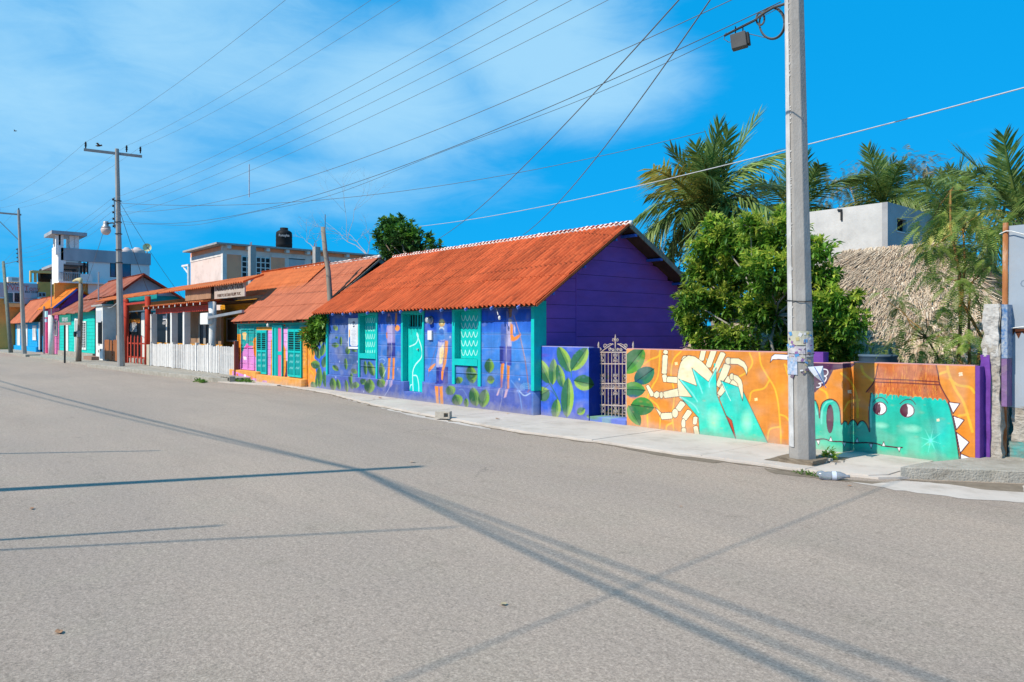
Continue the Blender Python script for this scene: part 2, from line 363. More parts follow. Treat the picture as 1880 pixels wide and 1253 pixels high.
    def leaf(s, bx, by, tx, ty, wd, c1=(60, 120, 70), c2=(150, 190, 70), side=1, halo=True):
        """broad painted leaf: dark half, light half, midrib, dark airbrushed halo"""
        L_ = math.hypot(tx-bx, ty-by)+1e-6; dx, dy = (tx-bx)/L_, (ty-by)/L_; nx, ny = -dy, dx
        def outl(a, b, k=1.0):
            r_ = []
            for t in np.linspace(0, 1, 13): h = math.sin(math.pi*t**.95)**.62*wd/2*k if 0 < t < 1 else 0; r_.append((bx+dx*L_*t+nx*h*a, by+dy*L_*t+ny*h*a))
            if b:
                for t in np.linspace(1, 0, 13): h = math.sin(math.pi*t**.95)**.62*wd/2*k if 0 < t < 1 else 0; r_.append((bx+dx*L_*t+nx*h*b, by+dy*L_*t+ny*h*b))
            return r_
        if halo: s.ell((bx+tx)/2-wd*.12, (by+ty)/2+wd*.05, wd*.62, L_*.56, (40, 45, 120), alpha=.45, soft=.6, rot=math.atan2(dy, dx)-math.pi/2) if abs(dy) > abs(dx) else s.ell((bx+tx)/2, (by+ty)/2+wd*.1, L_*.56, wd*.62, (40, 45, 120), alpha=.45, soft=.6)
        s.poly(outl(1, -1), c1, alpha=.98)
        m_ = tuple((a+b)/2 for a, b in zip(c1, c2))
        s.poly(outl(side*1.0, 0), m_, alpha=.75)
        s.poly([(x*.0+xx, yy) for x, (xx, yy) in zip([0]*13, outl(side*.98, 0)[:13])]+[(bx+dx*L_*t+nx*side*wd*.22*math.sin(math.pi*t), by+dy*L_*t+ny*side*wd*.22*math.sin(math.pi*t)) for t in np.linspace(1, 0, 9)], c2, alpha=.75)
        s.line([(bx, by), (tx, ty)], tuple(v*.6 for v in c1), wd*.05)
    def seg(s, x0, y0, x1, y1, w0, w1, col, ol, ow):
        a = math.atan2(y1-y0, x1-x0); nx, ny = -math.sin(a), math.cos(a); r0, r1 = w0/2, w1/2
        pts = [(x0+nx*r0, y0+ny*r0), (x0-math.cos(a)*r0*.35, y0-math.sin(a)*r0*.35), (x0-nx*r0, y0-ny*r0), (x1-nx*r1, y1-ny*r1), (x1+math.cos(a)*r1*.35, y1+math.sin(a)*r1*.35), (x1+nx*r1, y1+ny*r1)]
        s.poly(pts, col, ol=ol, ow=ow)
    def sample(s, u, z):
        i = np.clip(np.round((u-s.u0)/s.res).astype(int), 0, s.w-1); j = np.clip(np.round((z-s.z0)/s.res).astype(int), 0, s.h-1)
        return s.a[j, i]
    def scuff(s, n, rmax, col, alpha=.25):
        for _ in range(n):
            cu_, cz = s.u0+random.random()*s.w*s.res, s.z0+random.random()*s.h*s.res; r_ = rmax*random.random()**2+.004
            i0 = int((cu_-s.u0-r_*2)/s.res); i1 = int((cu_-s.u0+r_*2)/s.res); j0 = int((cz-s.z0-r_)/s.res); j1 = int((cz-s.z0+r_)/s.res)
            sl = (slice(max(0, j0), max(0, j1)+1), slice(max(0, i0), max(0, i1)+1))
            d = np.hypot((s.U[sl]-cu_)/2, s.Z[sl]-cz)/r_; s.put(sl, np.clip(1-d, 0, 1).astype(np.float32)*alpha, lin(col))
def finish(c, blur=0, dirt=.12, seed=1):
    """hand-painted look: soft sprayed edges, roller and brush streaks, faded spots, mud splashed along the foot"""
    r_ = np.random.default_rng(seed)
    for _ in range(blur):
        p = np.pad(c.a, ((1,1),(1,1),(0,0)), 'edge'); c.a = (p[:-2,1:-1]+p[2:,1:-1]+p[1:-1,:-2]+p[1:-1,2:]+2*c.a)/6
    def up(n, m, amp):
        g = r_.normal(size=(n+2, m+2)).astype(np.float32)*amp; jj = np.linspace(0, n, c.h); ii = np.linspace(0, m, c.w); j0 = jj.astype(int); i0 = ii.astype(int); fj = (jj-j0)[:,None]; fi = (ii-i0)[None]
        return (g[j0][:,i0]*(1-fj)*(1-fi)+g[j0+1][:,i0]*fj*(1-fi)+g[j0][:,i0+1]*(1-fj)*fi+g[j0+1][:,i0+1]*fj*fi)
    W = c.w*c.res; Hh = c.h*c.res
    k = 1+up(max(2, int(Hh*2)), max(2, int(W*30)), .035)+up(max(2, int(Hh*5)), max(2, int(W*4)), .05)+up(max(2, int(Hh*40)), max(2, int(W*12)), .03)
    c.a = np.clip(c.a*k[..., None], 0, 1)
    f = np.clip(up(int(Hh*6)+2, int(W*6)+2, .16), 0, .16); c.a = c.a*(1-f[..., None])+np.array([.55,.53,.50], np.float32)*f[..., None]
    if dirt:
        n_ = up(max(2, int(Hh*3)), max(2, int(W*9)), .5)+up(max(2, int(Hh*25)), max(2, int(W*25)), .5); d_ = np.clip(1-(c.Z-.02)/(dirt*(1.2+.5*n_)+.02), 0, 1)*.55; c.a = c.a*(1-d_[..., None])+np.array([.36,.32,.27], np.float32)*d_[..., None]
M_PAINT = mat('mural_paint', (1,1,1), (.80,.79,.78), rough=.72, scale=5, bump=.25, bscale=50, attr='paint', grime=(.30,.32,.36), gscale=2.3, gamt=.07)
def panel(name, cv, u0, u1, z0, z1, plane, thick, parent, axis='y', m=None, res=None, edge=.004):
    """board or wall face with the mural colours on its front; axis 'y' faces -Y, axis 'x' faces +X"""
    res = res or cv.res; nu = max(2, int(round((u1-u0)/res))+1); nz_ = max(2, int(round((z1-z0)/res))+1)
    u = np.linspace(u0, u1, nu); z = np.linspace(z0, z1, nz_); U, Z = np.meshgrid(u, z)
    D = np.zeros_like(U); 
    if edge:
        e = np.minimum.reduce([(Z-z0), (z1-Z)]); D = np.where(e < res*.9, edge, 0)
    Y = plane + D if axis == 'y' else plane - D
    Vt = np.stack([U, Y, Z], -1).reshape(-1, 3) if axis == 'y' else np.stack([Y, U, Z], -1).reshape(-1, 3)
    idx = np.arange(nu*nz_).reshape(nz_, nu)
    Fc = np.stack([idx[:-1,:-1], idx[:-1,1:], idx[1:,1:], idx[1:,:-1]], -1).reshape(-1, 4)
    C = cv.sample(U.ravel(), Z.ravel())
    back = plane+thick if axis == 'y' else plane-thick
    ring = np.concatenate([idx[0,:], idx[1:,-1], idx[-1,-2::-1], idx[-2:0:-1,0]])
    RB = Vt[ring].copy(); RB[:, 1 if axis == 'y' else 0] = back
    n0 = len(Vt); nr = len(ring); k = np.arange(nr); k2 = (k+1) % nr
    Fs = np.stack([ring[k], n0+k, n0+k2, ring[k2]], -1)
    Vt = np.vstack([Vt, RB]); C = np.vstack([C, C[ring]])
    Fc = np.vstack([Fc, Fs])
    c = (float((u0+u1)/2), plane, z0) if axis == 'y' else (plane, float((u0+u1)/2), z0)
    o = fast(name, Vt, Fc, m or M_PAINT, parent, c)
    at_ = o.data.color_attributes.new('paint', 'FLOAT_COLOR', 'POINT')
    at_.data.foreach_set('color', np.hstack([C*.92, np.ones((len(C), 1), np.float32)]).astype(np.float32).ravel())
    return o
#@@SETTING
# ================================================================== SETTING
def struct(o): o['kind'] = 'structure'; return o
M_ROAD = ground_mat('worn_asphalt', (.385,.300,.236), (.315,.252,.206), True, .52)
M_CEM = mat('pavement_concrete', (.58,.51,.45), (.48,.42,.37), rough=.9, scale=1.1, bump=.4, bscale=90, grime=(.27,.22,.17), gscale=1.7, gamt=.5)
M_CEM2 = mat('old_kerb_concrete', (.42,.39,.34), (.30,.27,.22), rough=.92, scale=4, bump=.8, bscale=45, grime=(.16,.13,.10), gscale=5, gamt=.6, bdist=.02)
M_EARTH = mat('bare_earth', (.26,.21,.15), (.17,.14,.09), rough=.95, scale=2, bump=.8, bscale=20)
M_DIRT = mat('gutter_dirt', (.17,.135,.10), (.25,.20,.15), rough=.95, scale=7, bump=.8, bscale=60)
g_ = MB().add([(-1500,-1500,-.06),(1500,-1500,-.06),(1500,1500,-.06),(-1500,1500,-.06)], [(0,1,2,3)]).build('ground', M_EARTH); struct(g_)
road = MB().add([(-400,-5.2,0),(120,-5.2,0),(120,8.8,0),(-3.2,10.5,0),(-22,10.35,0),(-45,9.8,0),(-400,9.8,0)], [(0,1,2,3,4,5,6)]).build('road', M_ROAD); struct(road)
far_walk = box('pavement', M_CEM, None, -120, 60, -9, -5.2, -.05, .12); struct(far_walk)
def jitter_edge(pts, step, amp, seed):
    r_ = random.Random(seed); o = []
    for a, b in zip(pts[:-1], pts[1:]):
        n = max(1, int(math.dist(a, b)/step))
        for i in range(n):
            t = i/n; o.append((a[0]+(b[0]-a[0])*t+r_.uniform(-amp, amp), a[1]+(b[1]-a[1])*t+r_.uniform(-amp, amp)))
    o.append(pts[-1]); return o
# main pavement: bed + slabs along the mural walls
bed = MB(); edge = jitter_edge([(-23.2,9.98),(-19.2,9.7),(-15.5,8.98),(-13.3,8.72),(-9.6,8.45),(-7.7,8.62),(-6.3,8.6),(-4.4,8.8),(-3.75,9.0)], .18, .025, 3)
bed.prism(edge+[(-3.3,9.6),(-3.0,11.2),(-23.2,11.2)], 'z', -.05, .026)
bed_o = bed.build('pavement', M_CEM, None); struct(bed_o)
xs = [-22.6,-20.7,-18.6,-16.3,-14.2,-12.1,-10.1,-8.0,-6.0,-4.55,-3.72]
def edge_y(x):
    for a, b in zip(edge[:-1], edge[1:]):
        if a[0] <= x <= b[0]: return a[1]+(b[1]-a[1])*(x-a[0])/(b[0]-a[0]+1e-9)
    return 9.2
for i in range(len(xs)-1):
    a, b = xs[i]+.007, xs[i+1]-.007; n = 6; dz = random.uniform(0,.004)
    fr = [(a+(b-a)*t/n, edge_y(a+(b-a)*t/n)+.03+random.uniform(-.012,.012)) for t in range(n+1)]
    MB().prism(fr+[(b,10.7),(a,10.7)], 'z', .0, .036+dz).build('pavement_slab', M_CEM, bed_o)
# dirt and wet stains in the gutter line
def blot(name, pts, m, z, seed, amp=.03):
    o = MB().add([(x, y, z) for x, y in jitter_edge(pts+[pts[0]], .12, amp, seed)[:-1]], [tuple(range(len(jitter_edge(pts+[pts[0]], .12, amp, seed))-1))]).build(name, m); struct(o); return o
G = lambda x, y: gr(x, y)[:2]
blot('gutter_dirt', [G(1130,817),G(1220,829),G(1330,849),G(1310,851),G(1210,837),G(1150,825)], M_DIRT, .004, 5, .012)
blot('gutter_dirt', [G(1400,860),G(1470,870),G(1560,882),G(1640,886),G(1600,889),G(1500,879),G(1420,870)], M_DIRT, .004, 6, .015)
blot('gutter_dirt', [G(1404,850),G(1455,838),G(1520,843),G(1560,846),G(1545,855),G(1450,855)], M_DIRT, .044, 7, .02)
blot('gutter_dirt', [G(1650,881),G(1880,890),G(1880,905),G(1800,899),G(1740,890)], M_DIRT, .004, 8, .02)
blot('concrete_patch', [G(1560,885),G(1650,884),G(1900,893),G(1960,930),G(1760,915),G(1640,900)], M_CEM, .0035, 9, .03)
blot('concrete_patch', [G(640,722),G(760,745),G(900,770),G(900,790),G(760,765),G(640,735)], M_CEM, .0032, 19, .03)
ed_r = [(x, y) for x, y in edge if x < -4.2]; rj = random.Random(21); gs = MB()
gs.add([(x, y+.03, .0045) for x, y in ed_r]+[(x, y-.03-.09*rj.random()**2, .0045) for x, y in ed_r], [(i, i+1, len(ed_r)+i+1, len(ed_r)+i) for i in range(len(ed_r)-1)]); struct(gs.build('gutter_dirt', M_DIRT))
# raised concrete apron at the right
ap = MB(); ap.prism(jitter_edge([(-3.60,9.25),(-2.55,10.04),(-1.2,11.0),(1.5,12.9)], .15, .012, 11)+[(1.5,15),(-3.25,15),(-3.30,10.60),(-3.36,10.3),(-3.54,9.8)], 'z', -.05, .14)
struct(ap.build('raised_pavement', M_CEM2, None, bevel=.008))
# raised kerb in front of the picket fence, then the broken pavement further along
kb = MB(); kb.prism(jitter_edge([(-41.9,8.05),(-38,8.35),(-33,8.5),(-29.6,8.75),(-26.4,8.95),(-25.7,9.3)], .5, .03, 12)+[(-25.6,10.9),(-41.9,12.6)], 'z', -.05, .15)
struct(kb.build('raised_pavement', M_CEM2, None, bevel=.01))
k2 = MB(); k2.prism(jitter_edge([(-47,8.4),(-55,8.3),(-66,8.15),(-80,8.0),(-140,8.0)][::-1], .7, .05, 13)+[(-42.2,8.6),(-42.2,12.5),(-140,12.5)], 'z', -.05, .09)
struct(k2.build('pavement', M_CEM2, None))
k3 = MB(); k3.prism(jitter_edge([(-26,9.0),(-24.6,9.3),(-23.0,9.85)], .3, .03, 14)+[(-23,10.9),(-26,10.9)], 'z', -.05, .035); struct(k3.build('pavement', M_CEM, None))
box('kerb_step', M_CEM2, None, -66.5, -61.5, 8.0, 8.9, 0, .16)['kind'] = 'structure'
yard = MB().add([(-30,10.8,-.02),(8,10.8,-.02),(8,60,-.02),(-30,60,-.02)], [(0,1,2,3)]).build('yard_ground', M_EARTH); struct(yard)

# ================================================================== shared materials
M_TURQ = mat('turquoise_gloss_paint', (.006,.50,.47), (.005,.42,.40), rough=.45, scale=6, bump=.15, bscale=40, grime=(.03,.30,.28), gscale=4, gamt=.4)
M_PURP = mat('purple_board_paint', (.27,.10,.50), (.21,.08,.42), rough=.6, scale=1.5, bump=.25, bscale=30, grime=(.30,.07,.26), gscale=.6, gamt=.5, stretch=(1,1,3))
M_PURW = mat('violet_wall_paint', (.17,.06,.33), (.12,.04,.24), rough=.7, scale=4, bump=.5, bscale=30)
M_ROOF = mat('red_corrugated_sheet', (.66,.14,.048), (.43,.08,.028), rough=.85, scale=1.7, detail=12, bump=.35, bscale=70, grime=(.17,.04,.02), gscale=2.2, gamt=.9, rnd=.14, stretch=(4,.7,.7), spec=.15)
M_ROOF2 = mat('faded_red_corrugated_sheet', (.56,.18,.095), (.43,.13,.068), rough=.9, scale=1.6, detail=10, bump=.5, bscale=50, grime=(.28,.08,.05), gscale=1.6, gamt=.75, rnd=.07, stretch=(5,.7,.7), spec=.15)
M_ROOF3 = mat('orange_corrugated_sheet', (.62,.17,.055), (.50,.13,.045), rough=.75, scale=2, bump=.3, bscale=50, grime=(.30,.09,.04), gscale=1.5, gamt=.5, rnd=.06)
M_ROOF4 = mat('rusty_patchy_sheet', (.40,.12,.07), (.25,.08,.055), rough=.8, scale=1.6, detail=10, bump=.4, bscale=50, grime=(.42,.30,.26), gscale=1.1, gamt=.6, rnd=.15)
M_ROOFO = mat('bright_orange_sheet', (.72,.22,.02), (.62,.17,.02), rough=.7, scale=2, bump=.3, bscale=50, grime=(.45,.16,.04), gscale=1.5, gamt=.4, rnd=.05)
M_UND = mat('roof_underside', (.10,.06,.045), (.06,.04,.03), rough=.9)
M_WHITE = mat('white_paint', (.78,.77,.74), (.68,.67,.64), rough=.6, scale=5, bump=.2, bscale=40, grime=(.5,.47,.42), gscale=3, gamt=.4)
M_WLIME = mat('white_mortar', (.80,.76,.72), (.62,.56,.52), rough=.9, scale=6, bump=.6, bscale=40)
M_BLUEP = mat('blue_timber_paint', (.05,.16,.62), (.04,.12,.5), rough=.6)
M_WOODG = mat('weathered_timber', (.30,.26,.21), (.18,.15,.12), rough=.85, scale=10, bump=.5, bscale=40, stretch=(1,1,.2))
M_CONC = mat('raw_concrete', (.42,.41,.39), (.33,.32,.31), rough=.9, scale=4, bump=.5, bscale=60, grime=(.22,.21,.20), gscale=2, gamt=.4)
M_METAL = mat('galvanised_steel', (.42,.42,.43), (.32,.32,.33), rough=.5, metal=.5)
M_DARKM = mat('dark_metal', (.04,.042,.045), (.03,.03,.03), rough=.5, metal=.3)
M_BLACK = mat('black_rubber', (.018,.018,.02), (.012,.012,.012), rough=.6)
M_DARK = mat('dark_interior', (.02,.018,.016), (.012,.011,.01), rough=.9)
M_GLASSD = mat('dark_window_glass', (.02,.03,.045), (.015,.022,.03), rough=.12, spec=.6)
M_INK = mat('black_lettering', (.03,.025,.03), (.03,.025,.03), rough=.6)
M_RUST = mat('rusty_pipe', (.42,.17,.06), (.25,.09,.035), rough=.8, scale=9, detail=8, bump=.5, bscale=60, grime=(.62,.52,.42), gscale=6, gamt=.7, stretch=(1,1,.3))

# ================================================================== roofs
def corr_sheet(name, wd, ln, wav=.15, amp=.022, th=.006, seg=6):
    """flat-lying corrugated sheet mesh: x across the waves, y up the slope, origin at its lower left corner"""
    n = int(round(wd/wav))*seg; V = []; Fc = []
    for s_, off in ((0, 0), (1, -th)):
        for yy in (0, ln):
            for i in range(n+1): x = wd*i/n; V.append((x, yy, amp*math.cos(2*math.pi*x/wav)+off))
    def q(a, b, c, d): Fc.append((a, b, c, d))
    m1 = n+1
    for i in range(n): q(i, i+1, m1+i+1, m1+i); q(2*m1+i+1, 2*m1+i, 3*m1+i, 3*m1+i+1); q(i+1, i, 2*m1+i, 2*m1+i+1); q(m1+i, m1+i+1, 3*m1+i+1, 3*m1+i)
    q(0, m1, 3*m1, 2*m1); q(n, 2*m1+n, 3*m1+n, m1+n)
    me = bpy.data.meshes.new(name); me.from_pydata(V, [], Fc)
    for p in me.polygons: p.use_smooth = False
    return me
def slope_roof(parent, m, x0, x1, ye, ze, yr, zr, rows, colw, wav=.15, amp=.022, name='roof_sheet', rag=.012, seg=6):
    """lay corrugated sheets from the eave line (ye,ze) up to the ridge line (yr,zr) between x0 and x1"""
    L_ = math.hypot(yr-ye, zr-ze); sgn = 1 if yr > ye else -1; ang = math.atan2(zr-ze, abs(yr-ye))
    nc = max(1, int(round((x1-x0)/colw))); cw = (x1-x0)/nc; nw = max(1, round(cw/wav)); wv = cw/nw
    rl = L_/rows; me = corr_sheet(name, cw, rl+.10, wv, amp, seg=seg); me.materials.append(m)
    for r_ in range(rows):
        for c in range(nc):
            o = bpy.data.objects.new(name, me); COL.objects.link(o)
            s0 = r_*rl+random.uniform(-rag, rag); lift = .004+.009*(r_ % 2)+(.004 if c % 2 else 0) + .007*r_
            yy = ye+sgn*(s0*math.cos(ang)-lift*math.sin(ang)); zz = ze+s0*math.sin(ang)+lift*math.cos(ang)
            x = x0+c*cw
            if sgn > 0: o.rotation_euler = (ang, random.uniform(-.002,.002), 0)
            else: o.rotation_euler = (ang, 0, math.pi); x += cw
            WORLD[o.name] = Vector((x, yy, zz)); o.parent = parent; o.location = Vector((x, yy, zz))-WORLD[parent.name]
# ================================================================== HOUSE WITH THE FISHERMEN MURAL
FY = 10.25                                             # facade plane
XL, XR = -20.30, -11.12
GX = -11.12                                            # gable plane
house = thing('wooden_house', 'long blue and purple timber house with fishermen mural and white-ridged red corrugated roof', 'house', (-15.7, 12.8, 0))
cv = Canvas(XL-.1, XR+.1, 0, 2.5, .0125, lambda x, y: (atY(x, y, FY)[0], atY(x, y, FY)[2]), (58, 122, 202))
# --- background washes
cv.T = (0, 0, 1)
cv.poly([(595,560),(990,560),(990,610),(595,610)], (30,85,200))
for x, y, rx, ry, c, a in [(630,650,50,60,(96,108,172),.8),(625,600,40,40,(66,104,160),.7),(700,690,60,40,(88,106,178),.6),(820,720,80,40,(88,104,182),.6),(930,740,90,45,(84,98,168),.8),(890,640,60,60,(62,130,216),.8),(950,640,50,70,(70,140,222),.7),(720,620,40,60,(46,112,204),.7),(655,700,60,40,(80,92,160),.7),(950,710,60,40,(64,110,190),.5),(640,640,26,30,(52,84,110),.5),(650,665,34,20,(58,84,100),.55),(860,725,44,24,(56,88,104),.55),(865,690,24,30,(56,90,110),.5),(905,735,30,24,(70,76,140),.6)]:
    cv.ell(x, y, rx, ry, c, alpha=a, soft=.8)
for i in range(70):
    x = random.uniform(600, 980); y = random.uniform(590, 760); cv.line([(x, y), (x+random.uniform(-3,3), y+random.uniform(5,25))], random.choice([(110,150,215),(76,100,170),(140,160,215)]), .9, alpha=.4)
cv.poly([(598,690),(978,716),(978,775),(598,725)], (88,98,174), alpha=.7)
cv.poly([(640,700),(735,706),(735,740),(640,725)], (80,86,150), alpha=.5)
# --- plants at the left (zoomed drawing sheet A)
cv.T = (590, 560, 6.593)
for a in [(150,300,190,262,60),(165,520,170,455,75),(190,410,175,385,30),(235,500,235,380,28),(320,600,315,505,50),(135,735,205,800,50),(300,790,290,640,34),(380,830,410,780,70),(370,960,360,820,40),(165,1040,145,880,70),(235,1030,205,895,44),(325,1060,310,905,38),(390,1020,375,930,50),(430,1010,430,930,70),(500,960,545,900,75),(590,1070,600,895,105),(745,900,720,700,60),(770,990,700,900,90),(535,850,525,670,38),(630,860,570,680,66),(395,570,400,540,60)]:
    cv.leaf(a[0], a[1], a[2], a[3], a[4]*1.22, (46,86,58), (128,168,66))
cv.curve([(190,890),(230,1000),(260,1020),(300,900)], (70,80,60), 3)
cv.curve([(700,665),(735,650),(765,670),(770,700),(745,720)], (150,190,235), 7); cv.curve([(690,640),(740,610),(790,660),(790,760),(760,840)], (110,160,230), 7, alpha=.7)
cv.line([(780,790),(745,870)], (220,235,250), 5); 
for x, y in [(220,690),(435,690),(315,455),(188,875),(525,1050),(925,780)]: cv.ell(x, y, 7, 16, (190,200,235), soft=.8)
# --- left painted fisherman, seen from behind
fl = (232,140,60)
cv.poly([(790,250),(885,250),(892,460),(800,470),(785,380)], (150,140,200)); cv.poly([(800,250),(850,250),(850,450),(805,455)], (178,164,210), alpha=.8)
cv.poly([(800,465),(895,460),(895,640),(850,640),(848,600),(840,640),(795,640)], (45,55,140))
cv.poly([(808,640),(838,640),(822,900),(800,905)], fl); cv.poly([(862,640),(890,640),(878,900),(856,905)], fl)
cv.poly([(800,905),(820,905),(812,965),(785,995),(778,975)], (170,150,190)); cv.poly([(856,905),(876,905),(872,965),(848,1000),(842,980)], (170,150,190))
cv.poly([(785,160),(800,110),(825,105),(838,150),(830,200),(800,235),(780,190)], (30,60,130)); cv.ell(815, 122, 14, 18, (190,150,190))
cv.poly([(895,100),(915,95),(918,170),(905,240),(885,240)], (200,130,70)); cv.ell(917, 283, 30, 36, (238,150,60)); cv.poly([(780,340),(795,330),(800,400),(788,415)], (200,120,60))
cv.poly([(862,250),(885,250),(892,460),(870,465)], (110,100,165), alpha=.7); cv.poly([(795,465),(815,465),(812,640),(795,640)], (30,40,110), alpha=.8); cv.line([(808,650),(801,900)], (160,86,40), 5); cv.line([(864,650),(857,900)], (160,86,40), 5); cv.line([(833,650),(822,890)], (250,190,110), 4); cv.ell(840, 180, 40, 70, (30,50,110), alpha=.45, soft=.6)
cv.curve([(838,120),(850,250),(848,600),(840,900),(835,1000),(780,1100)], (210,215,235), 4)
# --- middle painted man with rope (zoomed drawing sheet B)
cv.T = (760, 520, 4.64)
cv.ell(235, 390, 55, 110, (95,160,235), alpha=.55, soft=.5); cv.ell(238, 340, 26, 38, (205,165,90)); cv.ell(236, 330, 17, 22, (240,225,150)); cv.poly([(212,375),(258,372),(256,430),(240,450),(218,435)], (60,110,190)); cv.ell(236, 392, 22, 18, (205,220,235)); cv.ell(236, 402, 18, 14, (70,120,200))
cv.poly([(205,490),(285,480),(290,520),(268,600),(262,690),(240,725),(190,720),(188,640),(205,560)], (168,170,215)); cv.poly([(218,560),(250,520),(256,600),(240,680),(212,700)], (238,215,160)); cv.poly([(228,590),(246,560),(248,620),(234,650)], (245,200,120), alpha=.8); cv.curve([(205,490),(240,500),(285,485)], (70,100,190), 14)
cv.poly([(188,720),(290,715),(292,880),(190,860)], (58,66,160)); cv.poly([(265,490),(290,495),(288,560),(272,690),(255,745),(246,830),(232,825),(232,760),(250,690),(262,600)], fl)
cv.poly([(262,500),(270,500),(262,600),(250,690),(244,690)], (150,84,50), alpha=.8); cv.poly([(190,720),(215,720),(212,870),(192,862)], (36,44,120), alpha=.8); cv.poly([(262,720),(290,718),(292,878),(270,872)], (40,48,130), alpha=.7)
for q in range(26): x0 = random.uniform(206,262); y0 = random.uniform(495,700); cv.line([(x0,y0),(x0+random.uniform(-5,5),y0+random.uniform(10,34))], random.choice([(120,135,200),(210,210,235),(90,100,180),(245,225,190)]), 3, alpha=.7)
cv.line([(192,885),(208,1040)], (150,84,50), 5); cv.line([(232,885),(242,1040)], (150,84,50), 5)
cv.poly([(182,680),(182,700),(150,740),(124,760),(122,735),(140,712)], fl); cv.curve([(200,520),(170,610),(140,710),(120,800)], (120,80,60), 5)
cv.poly([(188,878),(220,880),(222,1045),(204,1045)], fl); cv.poly([(228,880),(256,882),(262,1045),(238,1045)], fl)
# --- right painted man with a pole
cv.poly([(805,300),(832,310),(832,540),(790,540),(776,520),(795,400)], (176,172,214)); cv.poly([(745,360),(795,350),(790,540),(735,540)], (66,98,190), alpha=.7)
cv.poly([(728,540),(830,540),(828,700),(790,700),(784,660),(775,690),(730,685)], (52,66,165)); cv.poly([(738,680),(768,682),(750,890),(735,890)], fl); cv.poly([(790,700),(815,702),(808,900),(790,905)], fl)
cv.poly([(735,892),(745,900),(725,960),(710,960)], (205,170,190)); cv.poly([(790,905),(812,908),(795,970),(775,980)], (205,170,190))
cv.poly([(800,200),(838,205),(830,290),(808,295)], (120,70,50)); cv.poly([(806,190),(880,190),(872,215),(806,214)], (60,60,70)); cv.ell(818, 322, 14, 18, (200,185,180))
cv.poly([(740,350),(790,345),(800,540),(738,545)], (70,90,160), alpha=.6); cv.poly([(728,545),(760,545),(752,690),(730,685)], (34,44,120), alpha=.8)
for q in range(24): x0 = random.uniform(796,830); y0 = random.uniform(330,520); cv.line([(x0,y0),(x0+random.uniform(-3,3),y0+random.uniform(10,34))], random.choice([(130,135,190),(215,210,230),(110,110,170)]), 3, alpha=.6)
cv.line([(742,690),(738,888)], (160,88,48), 5); cv.line([(793,705),(792,902)], (160,88,48), 5); cv.line([(762,690),(749,880)], (250,190,120), 4); cv.ell(780, 250, 50, 60, (24,40,90), alpha=.5, soft=.6)
cv.poly([(818,345),(842,355),(842,440),(855,460),(890,440),(905,425),(912,445),(880,480),(845,498),(826,495),(818,440)], fl); cv.poly([(848,350),(862,380),(860,440),(850,400)], (190,190,225))
cv.line([(848,275),(895,420),(945,650),(980,930)], (150,95,80), 8, w2=11); cv.line([(850,275),(897,420),(948,650)], (225,205,200), 2.5)
cv.line([(792,240),(785,560),(790,760),(778,900)], (215,200,205), 3); cv.curve([(765,900),(755,1000),(735,1080)], (190,190,225), 3)
for r_ in (18, 32, 46, 60): cv.curve([(960-r_*1.0,915),(950-r_*.6,915-r_*.75),(965,915-r_),(985+r_*.2,915-r_*.6)], (130,200,235), 4, alpha=.8)
cv.curve([(825,830),(880,900),(910,960),(930,1080)], (120,170,235), 12, alpha=.5); cv.ell(760, 860, 60, 70, (60,70,170), alpha=.6, soft=.7); cv.curve([(905,920),(950,960),(1000,940)], (200,225,245), 6)
# --- plants at the right
for a in [(640,770,640,640,70),(620,830,685,820,60),(500,855,470,700,80),(390,855,365,800,60),(345,950,300,880,75),(400,1040,360,950,80),(460,1060,455,980,36),(540,1050,510,890,75),(590,1060,620,905,80),(485,820,530,770,40)]:
    cv.leaf(*a[:4], a[4]*1.2, (46,92,58), (130,172,68))
cv.curve([(395,910),(430,910),(470,980),(480,1020)], (120,150,190), 4)
for x, y in [(725,285),(895,822),(308,460)]: cv.ell(x, y, 7, 14, (210,215,235), soft=.8)
for y in (268,340): pass
cv.scuff(260, .03, (120,130,190), .3); cv.scuff(120, .02, (40,50,120), .35)
# plinth
cv.T = (0, 0, 1)
for z_ in (.49,.83,1.12,1.40,1.70,1.98,2.26):
    j = int((z_-cv.z0)/cv.res); 
    for i in range(cv.w):
        if random.random() < .93: cv.a[j, i] = cv.a[j, i]*.55+np.array(lin((150,165,225)), np.float32)*.45
finish(cv, 1, .16, 1)
px_ = panel('plinth', cv, XL, -16.02, .0, .485, FY-.035, .3, house, edge=0)
px_ = panel('plinth', cv, -15.18, XR, .0, .53, FY-.035, .3, house, edge=0)
panel('door_step', cv, -16.02, -15.18, .0, .235, FY-.035, .5, house, edge=0)
# painted boards between the openings
OPEN = [(659.0,694.0), (738.0,779.5), (831.5,884.0)]
ox = [(xY(a, FY), xY(b, FY)) for a, b in OPEN]
spans = [(XL+.1, ox[0][0]), (ox[0][1], ox[1][0]), (ox[1][1], ox[2][0]), (ox[2][1], XR-.06)]
zb = [.49,.83,1.12,1.40,1.70,1.98,2.26,2.50]
for si, (a, b) in enumerate(spans):
    for j in range(len(zb)-1):
        k = random.uniform(-.012,.012)*0
        panel('board', cv, a+.003, b-.003, zb[j]+.001, zb[j+1]-.001, FY+random.uniform(0,.003), .025, house, edge=.0015)
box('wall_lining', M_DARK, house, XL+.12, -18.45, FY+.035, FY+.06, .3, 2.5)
for a, b in ((ox[0][1]+.02, ox[1][0]-.02), (ox[1][1]+.02, ox[2][0]-.02), (ox[2][1]+.02, XR-.1)): box('wall_lining', M_DARK, house, a, b, FY+.035, FY+.06, .3, 2.5)
